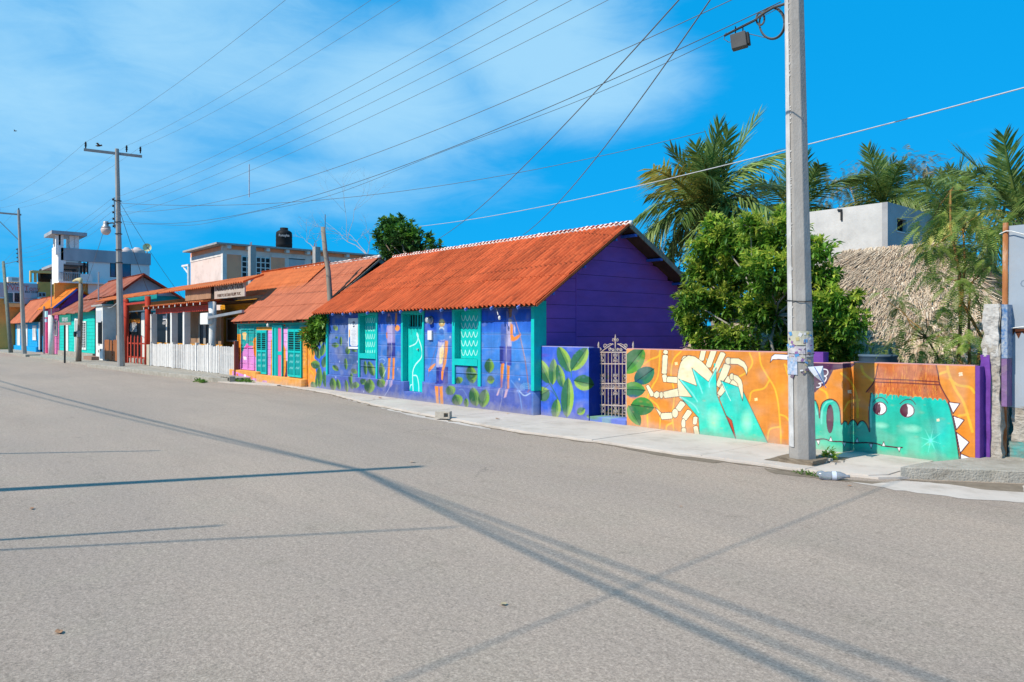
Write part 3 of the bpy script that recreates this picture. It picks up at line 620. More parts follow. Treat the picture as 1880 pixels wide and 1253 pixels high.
# windows
def scallops(T, rows, x0, x1, n, rh, base=(8,200,190), dark=None):
    c = Canvas(-19, -12.5, .9, 2.4, .006, lambda x, y: (atY(x, y, FY+.16)[0], atY(x, y, FY+.16)[2]), base); c.T = T
    for y in rows:
        pts = []
        for i in range(n):
            xa = x0+(x1-x0)*i/n; xb = x0+(x1-x0)*(i+1)/n
            c.curve([(xa, y-rh*.5), (xa+(xb-xa)*.25, y+rh*.2), ((xa+xb)/2, y+rh*.45), (xb-(xb-xa)*.25, y+rh*.2), (xb, y-rh*.5)], (190,240,235), 7)
    c.scuff(60, .02, (30,170,165), .3); return c
def window(lb_px, rb_px, zt, zi_t, zi_b, zs_b, leg_b, jw, scal, T0, pan, z_pan):
    x0, x1 = xY(lb_px, FY), xY(rb_px, FY)
    wdw = MB(); d = FY-.03
    fr = MB().box(x0, x0+jw, d, FY+.05, leg_b, zt).box(x1-jw, x1, d, FY+.05, leg_b-.03, zt)
    fr.box(x0+jw, x1-jw, d+.003, FY+.05, zi_t, zt-.002).box(x0+jw, x1-jw, d-.012, FY+.05, zs_b, zi_b)
    fo = fr.build('window', M_TURQ, house, bevel=.004)
    rv = MB().box(x0+jw-.02, x0+jw, FY+.05, FY+.16, zi_b-.02, zi_t+.02).box(x1-jw, x1-jw+.02, FY+.05, FY+.16, zi_b-.02, zi_t+.02).box(x0+jw, x1-jw, FY+.05, FY+.16, zi_t, zi_t+.02).box(x0+jw, x1-jw, FY+.05, FY+.16, zi_b-.02, zi_b)
    rv.build('reveal', M_TURQ, fo)
    mid = (x0+x1)/2
    panel('shutter', scal, x0+jw+.002, mid+.05, zi_b+.004, zi_t-.004, FY+.135, .03, fo, edge=0); panel('shutter', scal, mid+.056, x1-jw-.002, zi_b+.004, zi_t-.004, FY+.14, .03, fo, edge=0)
    panel('board', pan, x0+jw+.002, x1-jw-.002, leg_b-.01, (leg_b+zs_b)/2+.02, FY+.012, .025, house); panel('board', pan, x0+jw+.002, x1-jw-.002, (leg_b+zs_b)/2+.03, zs_b-.01, FY+.010, .025, house)
    box('wall_lining', M_DARK, house, x0+.02, x1-.02, FY+.05, FY+.08, .4, zs_b-.03)
    return fo
sc1 = scallops((590,560,6.593), (190,290,385,480,580), 545, 655, 4, 60)
window(659, 694, 2.31, 2.21, 1.16, 1.02, .48, .075, sc1, None, cv, 0)
sc2 = scallops((760,520,4.64), (300,365,440,515,595), 410, 548, 4, 46)
window(831.5, 884, 2.32, 2.24, 1.13, .98, .53, .105, sc2, None, cv, 0)
# door
dx0, dx1 = ox[1]; dw = MB()
dw.box(dx0, dx0+.075, FY-.03, FY+.05, .235, 2.30).box(dx1-.075, dx1, FY-.03, FY+.05, .235, 2.30).box(dx0+.075, dx1-.075, FY-.027, FY+.05, 2.21, 2.298)
dfr = dw.build('door_frame', M_TURQ, house, bevel=.004)
MB().box(dx0+.055, dx0+.075, FY+.05, FY+.16, .235, 2.21).box(dx1-.075, dx1-.055, FY+.05, FY+.16, .235, 2.21).box(dx0+.075, dx1-.075, FY+.05, FY+.16, 2.21, 2.23).build('reveal', M_TURQ, dfr)
dc = Canvas(dx0, dx1+.1, .2, 2.3, .006, lambda x, y: (atY(x, y, FY+.13)[0], atY(x, y, FY+.13)[2]), (8,205,195)); dc.T = (560, 400, 3.213)
dc.curve([(660,680),(668,700),(655,740),(618,760)], (200,245,240), 7); dc.curve([(660,690),(685,760),(688,820),(650,870),(635,920),(638,1030)], (205,245,240), 8); dc.curve([(640,930),(660,935),(670,980),(672,1030)], (200,245,240), 7); dc.curve([(612,1030),(622,990),(632,985)], (200,245,240), 6)
dc.line([(632,590),(632,1030)], (10,160,155), 2.5)
for xx in range(620, 690, 9): dc.line([(xx, 650), (xx, random.uniform(662, 690))], (30,60,60), 4, alpha=.7)
dr = panel('door', dc, dx0+.077, dx1-.077, .24, 1.86, FY+.13, .04, house, edge=0)
gm = MB(); z0_, z1_ = 1.88, 2.2
dtop = MB().box(dx0+.077, dx1-.077, FY+.13, FY+.17, 1.862, 1.885).box(dx0+.077, dx1-.077, FY+.13, FY+.17, 2.185, 2.208).box(dx0+.077, dx0+.12, FY+.13, FY+.17, 1.885, 2.185).box(dx1-.12, dx1-.077, FY+.13, FY+.17, 1.885, 2.185).box((dx0+dx1)/2-.02, (dx0+dx1)/2+.02, FY+.13, FY+.17, 1.885, 2.185).build('door_vent', M_TURQ, house)
for i in range(7):
    xx = dx0+.16+i*(dx1-dx0-.32)/6; MB().bar((xx, FY+.145, 1.885), (xx, FY+.145, 2.185), .018).build('grille_bar', M_TURQ, dtop)
box('dark_backing', M_DARK, dtop, dx0+.08, dx1-.08, FY+.185, FY+.19, 1.87, 2.2)
hx, _, hz = atY(768.5, 642, FY+.13); MB().lathe([(.022,0),(.03,-.012),(.02,-.05),(.0,-.055)], (hx, FY+.13, hz), 10, 'y').build('door_handle', M_METAL, dr, smooth=True)
# corner posts
MB().box(XL+.0, XL+.1, FY-.045, FY+.10, .47, 2.36).build('corner_post', M_TURQ, house, bevel=.004)
MB().box(XR-.06, XR+.035, FY-.05, FY+.30, .54, 2.40).build('corner_post', M_TURQ, house, bevel=.004)
# gable of wide purple boards
APY, APZ, EY, EZ, BY, BZ = 12.77, 4.16, 9.90, 2.30, 16.2, 2.37
def roof_under(y): return (EZ+(APZ-EZ)*(y-EY)/(APY-EY) if y < APY else APZ+(BZ-APZ)*(y-APY)/(BY-APY))-.05
def gable_board(y0, y1, z0, z1, m, parent, x, th=.022, ru=roof_under, apy=APY, apz=APZ):
    pts = [(y0, z0), (y1, z0)]; tops = []
    ys = [y1]+([apy] if y0 < apy < y1 else [])+[y0]
    # clip the board outline against the roof line
    N_ = 24; up = [(y0+(y1-y0)*i/N_) for i in range(N_+1)]
    poly_t = [(y, min(z1, ru(y))) for y in up]
    poly_t = [p for p in poly_t if p[1] > z0+.004]
    if len(poly_t) < 2: return
    ya, yb = poly_t[0][0], poly_t[-1][0]
    simp = [poly_t[0]]
    for i in range(1, len(poly_t)-1):
        a, b, c = simp[-1], poly_t[i], poly_t[i+1]
        if abs((b[1]-a[1])*(c[0]-b[0])-(c[1]-b[1])*(b[0]-a[0])) > 1e-5: simp.append(b)
    simp.append(poly_t[-1])
    MB().prism([(ya, z0), (yb, z0)]+simp[::-1], 'x', x-th, x+random.uniform(0,.004)).build('board', m, parent)
z = .0; k = 0
while z < 4.2:
    gable_board(FY+.31, 11.46, z+.004, z+.287, M_PURP, house, GX); z += .291
z = -.05
while z < 4.2:
    gable_board(11.47, 16.0, z+.004, z+.336, M_PURP, house, GX-.004); z += .34
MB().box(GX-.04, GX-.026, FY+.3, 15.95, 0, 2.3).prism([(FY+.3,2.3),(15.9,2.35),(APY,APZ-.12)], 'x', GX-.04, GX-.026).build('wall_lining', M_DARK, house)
MB().bar((GX+.006, 11.466, .1), (GX+.006, 11.466, roof_under(11.466)), .018, .012).build('batten', M_PURP, house)
box('back_wall', M_PURP, house, XL+.1, GX-.05, 15.95, 16.0, 0, 2.3)
MB().box(XL, XL+.02, FY+.1, 15.95, 0, 2.3).prism([(FY+.1,2.3),(15.9,2.35),(APY,APZ-.12)], 'x', XL, XL+.02).build('side_wall', M_PURP, house)
# roof
slope_roof(house, M_ROOF, -20.6, -10.70, EY, EZ, APY, APZ, 3, .90, amp=.032)
slope_roof(house, M_ROOF, -20.6, -10.70, BY, BZ, APY, APZ, 2, .90)
rc = MB(); n = 198; pts = [(-20.62+9.96*i/n, APY, APZ+.025+.006*math.cos(2*math.pi*i/3)+.008*math.sin(i*1.7)) for i in range(n+1)]
rc.tube(pts, [.055+.004*math.cos(2*math.pi*i/3)+.014*random.random() for i in range(n+1)], 8)
rc.build('ridge_cap', M_WLIME, house, smooth=True)
MB().bar((-10.69, APY-.05, APZ-.0), (-10.69, EY, EZ-.02), .02, .05).build('verge_board', M_ROOF, house)
MB().bar((-10.70, APY, APZ-.02), (-10.70, BY-.1, BZ-.0), .025, .11).build('barge_board', M_WOODG, house)
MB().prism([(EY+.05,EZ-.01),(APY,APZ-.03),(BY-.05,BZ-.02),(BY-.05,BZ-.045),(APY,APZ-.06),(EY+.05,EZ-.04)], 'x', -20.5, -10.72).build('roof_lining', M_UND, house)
M_RAFT = mat('pale_blue_timber_paint', (.16,.28,.72), (.12,.22,.6), rough=.6)
for px2 in (613,632,646,677,706,738,775,813,858,905,954):
    X = xY(px2, 9.95); MB().bar((X, 9.88, 2.235), (X, 10.7, 2.235+.82*.62), .035, .06).build('rafter', M_RAFT, house, bevel=.004)
for t in (.06,.33,.62,.9):
    y = APY+(BY-APY)*t; zz = APZ+(BZ-APZ)*t-.12; MB().bar((GX-.3, y, zz), (-10.70, y, zz), .085, .06).build('purlin', M_BLUEP, house, bevel=.004)
for t in (.15,.5,.82):
    y = APY+(EY-APY)*t; zz = APZ+(EZ-APZ)*t-.10; MB().bar((GX-.3, y, zz), (-10.72, y, zz), .045, .05).build('purlin', M_BLUEP, house)

# meter, junction box, notice on the facade
x, _, z = atY(791, 588, FY-.03); em = thing('electricity_meter', 'round glass electricity meter on the blue mural wall above the small white box', 'meter', (x, FY, z))
MB().lathe([(.10,.0),(.105,-.03),(.085,-.045)], (x-.02, FY, z), 18, 'y').build('socket_ring', M_METAL, em, smooth=True)
M_GLS = mat('meter_glass', (.42,.44,.46), (.3,.3,.32), rough=.15, spec=.8)
MB().lathe([(.082,-.045),(.08,-.12),(.06,-.145),(.0,-.15)], (x-.02, FY, z), 18, 'y').build('glass_dome', M_GLS, em, smooth=True)
x, _, z = atY(789.5, 616, FY-.03); jb = thing('junction_box', 'small white square junction box below the round meter on the mural wall', 'box', (x, FY, z))
MB().box(x-.085, x+.085, FY-.05, FY-.004, z-.115, z+.115).build('cover', M_WHITE, jb, bevel=.006); MB().box(x-.10, x-.086, FY-.035, FY-.01, z-.04, z+.03).build('clip', M_DARKM, jb)
nx0, nx1 = xY(640.5, FY), xY(658, FY); zt, zb2 = atY(650, 584.5, FY)[2], atY(650, 641, FY)[2]
nb = thing('notice_board', 'tall white information banner with text lines beside the left turquoise window', 'notice', ((nx0+nx1)/2, FY, zb2))
nc = Canvas(nx0-.05, nx1+.05, zb2-.1, zt+.1, .005, lambda x, y: (atY(x, y, FY-.03)[0], atY(x, y, FY-.03)[2]), (225,228,235)); nc.T = (590,560,6.593)
nc.poly([(330,380),(345,380),(345,480),(360,500),(430,500),(440,480),(440,380),(450,380),(450,510),(330,510)], (40,110,190)); nc.poly([(330,300),(342,300),(342,385),(330,400)], (240,170,90)); nc.poly([(436,300),(450,300),(450,400),(436,385)], (240,170,90))
nc.ell(388, 215, 16, 16, (120,125,140)); nc.line([(350,215),(370,215)], (120,120,140), 3); nc.ell(388, 265, 12, 8, (90,95,110))
for y in range(290, 490, 9): nc.line([(358+random.randint(0,14), y), (420-random.randint(0,18), y)], (135,140,160), 3.2, alpha=.8)
nc.poly([(330,505),(450,505),(450,545),(330,545)], (235,238,245)); nc.line([(330,505),(450,507)], (35,70,140), 5)
panel('banner', nc, nx0, nx1, zb2, zt, FY-.02, .012, nb, edge=0)
# loose wires and bulb holders under the eave
x, _, z = atY(908, 572, 10.0)
lw = thing('eave_wiring', 'loose white wires and lamp hanging under the red eave, right end of mural house', 'wiring', (x, 10.05, z))
MB().tube([(x-.1, 10.1, z+.13), (x+.02, 10.05, z+.02), (x+.12, 10.0, z-.08)], .008, 5).build('wire', M_WHITE, lw); MB().lathe([(.015,0),(.03,-.03),(.02,-.08),(0,-.09)], (x+.14, 10.02, z-.1), 8).build('bulb', M_WHITE, lw, smooth=True)

# ================================================================== LOW WALLS WITH MURALS
def to_y(Y): return lambda x, y: (atY(x, y, Y)[0], atY(x, y, Y)[2])
def to_x(X): return lambda x, y: (atX(x, y, X)[1], atX(x, y, X)[2])
# --- blue wall with leaves, right of the house
W0Y = 10.4
lw0 = thing('garden_wall', 'low blue garden wall with large green leaves between the purple gable and the iron gate', 'wall', (-10.4, W0Y, 0))
def blue_leaves(c):
    c.T = (940, 540, 4.177)
    for x, y, rx, ry, col, a in [(260,700,150,200,(62,108,222),.9),(520,520,90,150,(110,125,215),.9),(520,900,120,80,(96,104,196),.9),(220,470,90,20,(105,90,200),.7),(180,900,90,80,(66,84,190),.7)]: c.ell(x, y, rx, ry, col, alpha=a, soft=.8)
    for i in range(60):
        x = random.uniform(440, 600); y = random.uniform(430, 930); c.line([(x, y), (x+random.uniform(-4,4), y+random.uniform(15,60))], random.choice([(140,155,230),(60,80,190),(120,120,210)]), 1.5, alpha=.4)
    c.curve([(290,690),(350,800),(380,900)], (50,110,80), 10); c.curve([(450,520),(455,640)], (70,130,90), 8); c.curve([(170,930),(90,700),(40,640)], (90,140,225), 10, alpha=.5)
    for a in [(290,690,195,495,95),(310,700,320,495,70),(390,720,350,540,70),(445,600,355,400,95),(455,590,580,410,110),(285,740,180,800,115),(475,665,630,700,120),(420,950,430,640,100),(330,960,345,805,75),(145,960,125,785,90),(500,920,560,880,60),(570,940,650,935,40)]:
        c.leaf(*a, (52,112,78), (165,200,80))
    c.curve([(290,690),(240,735),(300,745),(345,800)], (60,90,90), 5)
    c.scuff(90, .03, (130,140,210), .3)
c0 = Canvas(-11.3, -9.7, -.05, 1.55, .009, to_y(W0Y), (60,104,216)); blue_leaves(c0)
finish(c0, 1, .14, 2)
panel('wall_face', c0, -11.10, -9.745, -.02, 1.445, W0Y, .14, lw0, edge=0)
c0x = Canvas(10.38, 10.95, -.05, 1.55, .009, to_x(-9.74), (14,50,150)); c0x.T = (940,540,4.177); c0x.leaf(475,665,630,700,120,(30,90,50),(60,110,40),halo=False)
panel('return_face', c0x, W0Y+.001, 10.86, -.02, 1.44, -9.742, .13, lw0, axis='x', edge=0)
box('coping', mat('lilac_coping', (.33,.33,.6), (.25,.25,.5)), lw0, -11.10, -9.742, W0Y+.003, W0Y+.145, 1.446, 1.462)
# --- gate step
cst = Canvas(-9.8, -8.8, -.05, .3, .009, to_y(10.42), (110,130,205)); cst.T = (940,540,4.177)
cst.ell(620, 945, 70, 30, (110,150,130), soft=.7); cst.poly([(690,940),(760,940),(760,1010),(690,1010)], (130,165,160), alpha=.7); cst.ell(800, 980, 60, 30, (110,125,205), soft=.6)
stp = thing('doorstep', 'low pale blue painted step under the iron gate', 'step', (-9.3, 10.6, 0)); panel('step_face', cst, -9.742, -8.842, -.02, .125, 10.42, .46, stp, edge=0)
# --- orange wall with crab and claws
W1Y = 10.45
ow = thing('garden_wall', 'orange garden wall painted with a cream crab held by two turquoise claws', 'wall', (-7.0, W1Y, 0))
OL = (70,28,48)
def veins(c, lines, wd=11, col=(240,185,60)):
    for l in lines: c.curve(l, col, wd, soft=.25)
c1 = Canvas(-8.9, -5.0, -.05, 1.5, .0075, to_y(W1Y), (224,142,62)); c1.T = (1120, 590, 4.176)
c1.poly([(100,190),(310,190),(310,860),(100,860)], (243,158,86)); 
for x in (120, 150, 200, 262, 308): c1.line([(x, 235), (x-3, 830)], (225,120,70), 3, alpha=.7)
for i in range(40): x = random.uniform(140,300); y = random.uniform(500,820); c1.line([(x,y),(x+2,y+random.uniform(20,60))], random.choice([(250,190,120),(235,120,80)]), 3, alpha=.5)
for x, y, rx, ry, col, a in [(900,800,300,120,(238,150,60),.8),(1290,500,100,300,(236,146,36),.6),(450,700,180,120,(236,142,48),.7),(700,900,700,60,(240,160,100),.6)]: c1.ell(x, y, rx, ry, col, alpha=a, soft=.9)
veins(c1, [[(385,225),(370,270),(310,295),(262,330)],[(385,225),(378,330),(365,430),(320,510),(285,610),(290,820)],[(545,232),(485,300),(468,420),(490,520),(490,620),(478,720),(490,845)],[(310,600),(365,650),(385,720),(380,850)],[(430,850),(435,805),(475,780)],[(1070,245),(1092,320),(1050,390),(975,432)],[(1145,240),(1158,330),(1200,410),(1260,510),(1288,620),(1300,740),(1310,860),(1310,960)],[(1222,455),(1180,515),(1090,540),(1070,610)],[(1300,715),(1350,735),(1392,795)],[(1208,905),(1225,830),(1300,810)],[(1340,330),(1360,400),(1392,470)],[(1340,335),(1390,370)]], 13)
CR = (240,230,190); ow_ = 4.5
for a in [(720,215,700,300,42,40),(800,215,752,350,48,44),(868,245,800,390,46,42)]: c1.seg(*a, CR, OL, ow_)
c1.poly([(738,280),(750,300),(742,300)], (20,200,190)); c1.poly([(795,320),(812,330),(800,360)], (20,200,190)); c1.poly([(850,360),(830,400),(880,370)], (20,200,190))
c1.seg(900,335,838,500,56,60,CR,OL,ow_); c1.ell(907,305,24,28,CR,ol=OL,ow=ow_)
c1.poly([(922,284),(985,284),(1030,312),(1052,350),(1055,385),(1047,415),(1038,385),(1020,355),(980,332),(922,330)], CR, ol=OL, ow=ow_)
c1.poly([(545,300),(560,268),(588,264),(575,300)], CR, ol=OL, ow=ow_)
c1.seg(430,225,424,248,34,40,CR,OL,ow_); c1.seg(424,262,416,402,42,40,CR,OL,ow_); c1.seg(415,412,428,462,36,40,CR,OL,ow_); c1.seg(440,446,520,452,48,50,CR,OL,ow_)
c1.seg(285,492,328,572,24,36,CR,OL,ow_); c1.seg(345,556,372,572,50,52,CR,OL,ow_); c1.ell(394,567,15,27,CR,ol=OL,ow=ow_); c1.seg(415,566,530,545,52,66,CR,OL,ow_)
c1.poly([(345,660),(370,680),(398,705),(388,738)], CR, ol=OL, ow=ow_); c1.seg(395,730,475,724,52,50,CR,OL,ow_); c1.seg(560,625,520,680,52,46,CR,OL,ow_); c1.ell(499,706,24,36,CR,ol=OL,ow=ow_)
c1.seg(612,690,568,752,46,40,CR,OL,ow_); c1.ell(563,785,17,38,CR,ol=OL,ow=ow_); c1.seg(565,822,568,890,36,38,CR,OL,ow_)
c1.seg(656,735,650,790,36,30,CR,OL,ow_); c1.seg(655,808,672,890,36,40,CR,OL,ow_)
c1.poly([(524,380),(540,320),(562,288),(600,262),(650,270),(700,305),(745,350),(785,400),(820,470),(760,620),(700,660),(600,640),(532,590),(520,520),(515,440)], CR, (244,220,180), ol=OL, ow=ow_)
c1.ell(600,340,40,50,(250,246,225),alpha=.6,soft=.8)
TQ = (22,208,196); TQ2 = (80,212,178)
c1.poly([(895,565),(820,585),(842,500),(900,420),(960,450),(1000,500),(1000,560)], CR, ol=OL, ow=ow_)
c1.seg(920,430,840,565,44,46,CR,OL,ow_)
c1.poly([(848,455),(985,505),(1025,545),(1213,940),(1250,1000),(980,1000),(968,913),(935,762),(892,724),(838,592),(885,535)], TQ, TQ2, ol=OL, ow=ow_)
c1.ell(935,425,20,26,CR,ol=OL,ow=ow_); c1.poly([(945,408),(980,418),(1008,450),(1018,490),(1022,560),(1017,612),(1005,575),(990,520),(975,475),(945,448)], CR, ol=OL, ow=ow_)
c1.curve([(860,470),(900,560),(925,610)], (190,245,235), 6); 
c1.poly([(525,442),(668,498),(628,360),(755,465),(815,355),(818,560),(850,640),(968,913),(975,1000),(690,1000),(688,885),(678,740),(535,576),(632,584)], TQ, TQ2, ol=OL, ow=ow_)
for l in ([(540,450),(620,540),(670,615)], [(638,372),(690,500),(708,550)], [(812,375),(765,460),(762,505)], [(540,582),(640,640),(680,700)]): c1.curve(l, (150,240,230), 11, soft=.8, alpha=.7)
c1.ell(795,760,62,115,(165,235,200),alpha=.85,soft=.8); c1.ell(1048,770,55,105,(165,235,200),alpha=.8,soft=.8); c1.ell(800,880,120,50,(90,215,180),alpha=.7,soft=.8); c1.ell(1080,900,110,50,(100,215,175),alpha=.7,soft=.8)
c1.poly([(893,726),(935,762),(968,910)], (200,80,50), ol=OL, ow=ow_)
c1.poly([(1228,318),(1238,272),(1262,252),(1480,262),(1480,305),(1290,292),(1248,295)], (248,246,250), ol=OL, ow=ow_+1)
for a in [(90,400,255,215,150),(180,420,338,372,10)]: pass
c1.leaf(105,400,258,210,150,(44,110,66),(96,160,60),halo=False); c1.poly([(128,215),(128,300),(180,250),(210,214)], (233,150,70), alpha=.0)
c1.leaf(190,470,338,365,130,(34,100,92),(60,130,90),halo=False); c1.ell(225,470,45,30,(40,70,150),alpha=.6,soft=.7)
c1.leaf(95,520,272,530,120,(38,112,80),(100,165,70),halo=False,side=-1); c1.ell(180,580,60,20,(50,80,160),alpha=.5,soft=.7)
c1.leaf(160,640,338,665,140,(44,120,66),(70,145,60),halo=False,side=-1); c1.leaf(140,645,232,800,88,(48,112,70),(110,165,70),halo=False)
for x, y in ((508,325),(1120,600)):
    for q in range(4): c1.ell(x+8*math.cos(q*1.57+.7), y+8*math.sin(q*1.57+.7), 7, 6, (250,225,160))
c1.poly([(1540,150),(1640,150),(1640,1000),(1540,1000)], (96,52,120)); c1.scuff(160, .03, (225,150,90), .25); c1.line([(105,818),(1215,940),(1400,968)], (120,80,60), 7, alpha=.5)
x1e = xY(1511, W1Y)
finish(c1, 0, .10, 3)
panel('wall_face', c1, -8.842, x1e, -.02, 1.435, W1Y, .15, ow, edge=0)
box('coping', mat('pink_coping', (.62,.33,.30), (.5,.25,.25), rough=.8, scale=4), ow, -8.842, x1e-.28, W1Y+.003, W1Y+.155, 1.436, 1.45)
MB().box(x1e-.28, x1e+.004, W1Y-.004, W1Y+.16, 1.26, 1.455).build('purple_end', M_PURW, ow)
# --- crocodile wall, stepping back in the middle
cw = thing('garden_wall', 'low orange wall with a turquoise crocodile in a straw hat, folded round a recess', 'wall', (-4.3, 10.6, 0))
W2A, W2X, W2B = 10.40, -4.825, 10.65
def croc(c):
    c.T = (1440, 560, 3.386); P1 = (84,30,52); W = 7
    for x, y, rx, ry, col, a in [(1100,800,120,150,(238,140,40),.7),(300,560,120,80,(240,150,70),.7),(420,500,60,120,(240,120,20),.6)]: c.ell(x, y, rx, ry, col, alpha=a, soft=.9)
    veins(c, [[(478,380),(495,425),(550,470)],[(355,425),(410,475),(450,570),(455,700)],[(370,660),(400,605),(465,590)],[(215,515),(262,550),(272,600)],[(1012,380),(1022,425),(1060,520),(1110,600),(1140,690),(1168,790)],[(1028,460),(1080,498),(1150,510),(1182,545)],[(958,430),(1012,412)],[(1085,688),(1140,680)]], 15)
    c.poly([(150,355),(445,362),(420,385),(305,405),(262,490),(215,520),(190,545),(150,560)], (84,48,82))
    for l in ([(172,402),(255,400),(272,418),(262,438),(240,440)], [(240,440),(262,450),(250,478),(215,488)], [(215,488),(228,497),(218,510),(200,512)]): c.curve(l, (248,244,250), 6)
    body = [(120,600),(170,592),(195,600),(212,640),(220,705),(226,650),(242,608),(285,588),(325,606),(346,655),(354,742),(372,725),(388,730),(395,748),(410,724),(430,717),(448,735),(453,750),(468,728),(490,724),(512,748),(528,790),(522,640),(538,545),(1000,585),(1028,640),(1062,780),(1092,960),(1092,1100),(120,1100)]
    c.poly(body, (14,190,172), (96,206,158)); c.curve(body[:16]+body[16:22], P1, W); c.curve([(530,790),(526,700),(528,640),(538,548)], P1, W); c.curve([(1000,580),(1028,640),(1062,790),(1092,1000)], P1, W)
    c.ell(980, 780, 90, 200, (0,196,190), alpha=.6, soft=.9); c.ell(700,900,300,80,(70,205,165),alpha=.6,soft=.9); c.ell(260,900,160,60,(110,212,165),alpha=.7,soft=.9)
    for l in ([(232,740),(236,660),(262,612),(300,600)], [(188,620),(206,680)], [(545,560),(536,660),(538,760)], [(378,760),(380,742)], [(405,760),(425,732)], [(460,760),(480,738)]): c.curve(l, (120,235,215), 10, soft=.9, alpha=.75)
    c.ell(285, 710, 21, 88, (90,40,70), ol=(60,25,45), ow=4)
    c.curve([(130,825),(185,840),(245,835),(300,850),(360,852),(430,860),(500,858),(560,862),(620,878),(700,888),(732,888)], P1, 8)
    for x, y in ((212,850),(372,862),(538,872),(712,893)): c.poly([(x-12,y-6),(x+11,y-6),(x+2,y+24)], (250,250,250), ol=P1, ow=3.5)
    for x, y in ((290,845),(452,852),(617,876)): c.poly([(x-12,y+3),(x+11,y+5),(x,y-25)], (250,250,250), ol=P1, ow=3.5)
    for ex, ey, er in ((593,645,41),(763,657,43)):
        c.ell(ex, ey, er+4, er+4, (120,220,215)); c.ell(ex, ey, er, er, (252,250,252), ol=(96,34,60), ow=6)
        c.poly([(ex-er*math.cos(a)*1, ey-er*math.sin(a)) for a in np.linspace(-1.35, 1.35, 12)]+[(ex-er*.2+er*.32*math.cos(b), ey+er*.97*math.sin(b)) for b in np.linspace(1.5, -1.5, 10)], (96,34,60))
    for l in ([(550,605),(570,582),(598,575),(622,584),(642,610)], [(718,614),(745,592),(775,586),(800,598),(814,618)]): c.curve(l, P1, 5)
    c.ell(602,750,56,24,(150,232,205),alpha=.9,soft=.7); c.ell(795,770,66,30,(150,232,205),alpha=.9,soft=.7)
    for a in range(8):
        an = a*math.pi/4+.25; c.line([(908,845),(908+math.cos(an)*70,845+math.sin(an)*85)], (110,228,210), 9, w2=1, alpha=.75)
    hat = [(582,365),(942,372),(960,440),(968,492),(1000,560),(1028,602)]; n = 34; fr = [(1028-(1028-508)*i/n, 600-(600-540)*(i/n)**.6+(13 if i % 2 else -8)+6*math.sin(i*1.3)) for i in range(n+1)]
    HB = (205,112,62)
    c.poly(hat+fr+[(555,478),(570,420)], HB)
    for i in range(330):
        t = random.random(); x = 560+400*t; y0 = random.uniform(368, 540); sk = (t-.5)*(.10 if y0 < 478 else .55); ln = random.uniform(18, 52)
        c.line([(x+(y0-478)*sk*(y0 > 478), y0), (x+(y0+ln-478)*sk*(y0+ln > 478), min(y0+ln, 590))], random.choice([(170,80,44),(228,140,76),(150,66,40),(240,165,60),(214,120,70)]), 2.4, alpha=.8)
    c.curve([(582,366),(572,420),(556,478),(508,542)], P1, W-1); c.curve([(942,370),(955,430),(966,492),(1000,560),(1028,604)], P1, W)
    c.line([(560,458),(760,466),(955,478)], P1, 6); c.line([(553,478),(760,486),(966,497)], P1, 6)
    for t in ([(1020,603),(1090,612),(1048,675)], [(1048,688),(1117,718),(1068,780)], [(1068,793),(1148,856),(1092,925)], [(1094,926),(1170,958),(1170,1000),(1094,1000)]): c.poly(t, (252,250,252), ol=P1, ow=W-1)
    for x, y, r_ in ((1095,430,8),(405,540,8),(955,718,6)):
        for q in range(4): c.ell(x+r_*math.cos(q*1.57+.7), y+r_*math.sin(q*1.57+.7), r_*.85, r_*.75, (252,235,200))
    c.scuff(90, .025, (190,170,120), .22)
BG2 = (230,146,60)
ca = Canvas(-5.7, -4.7, -.1, 1.4, .0065, to_y(W2A), BG2); croc(ca); finish(ca, 0, .08, 4); panel('wall_face', ca, -5.60, W2X, -.04, 1.295, W2A, .12, cw, edge=0)
cb_ = Canvas(10.35, 10.8, -.1, 1.4, .0065, to_x(W2X), (228,130,40)); croc(cb_); finish(cb_, 0, .08, 5); panel('wall_face', cb_, W2A+.001, W2B+.001, -.04, 1.295, W2X+.001, .12, cw, axis='x', edge=0)
x2e = xY(1790, W2B)
cc_ = Canvas(-5.0, -3.1, -.15, 1.4, .0065, to_y(W2B), BG2); croc(cc_); finish(cc_, 0, .08, 6); panel('wall_face', cc_, W2X+.002, x2e, -.05, 1.31, W2B, .14, cw, edge=0)
MB().box(-5.60, W2X, W2A+.003, W2A+.13, 1.296, 1.306).box(W2X-.12, W2X-.001, W2A+.131, W2B+.14, 1.296, 1.306).box(W2X, x2e, W2B+.003, W2B+.15, 1.311, 1.322).build('coping', MATS['pink_coping'], cw)
MB().box(x2e-.002, x2e+.055, W2B+.004, W2B+.17, 0, 1.312).build('purple_end', M_PURW, cw, bevel=.006)
#@@GATE
# ================================================================== IRON GATE
M_IRON = mat('flaking_iron_paint', (.50,.47,.45), (.40,.24,.15), rough=.75, scale=14, detail=8, bump=.5, bscale=80, grime=(.36,.40,.44), gscale=8, gamt=.6)
GY = 10.72
def gp(x, y): p = atY(x, y, GY); return Vector(p)
gate = thing('iron_gate', 'ornate rusty white wrought iron garden gate with scrolls and a fleur-de-lis top', 'gate', (xY(1125, GY), GY, .1))
def zc(x, y): return gp(1080+x/6.96, 610+y/6.96)                      # drawing sheet of the gate
def gbar(name, a, b, wd=.014): return MB().bar(a, b, wd).build(name, M_IRON, gate)
for x in (128, 172, 215, 258, 302, 347, 393, 438, 483): gbar('upright_bar', zc(x, 262), zc(x, 1078+ (x-128)*.02), .013)
gbar('frame_bar', zc(128, 225), zc(128, 1080), .024); gbar('frame_bar', zc(494, 240), zc(494, 1085), .024)
for y0_, y1_ in ((258, 258), (405, 408), (658, 660), (715, 722), (928, 945)): gbar('rail', zc(124, y0_), zc(500, y1_), .02)
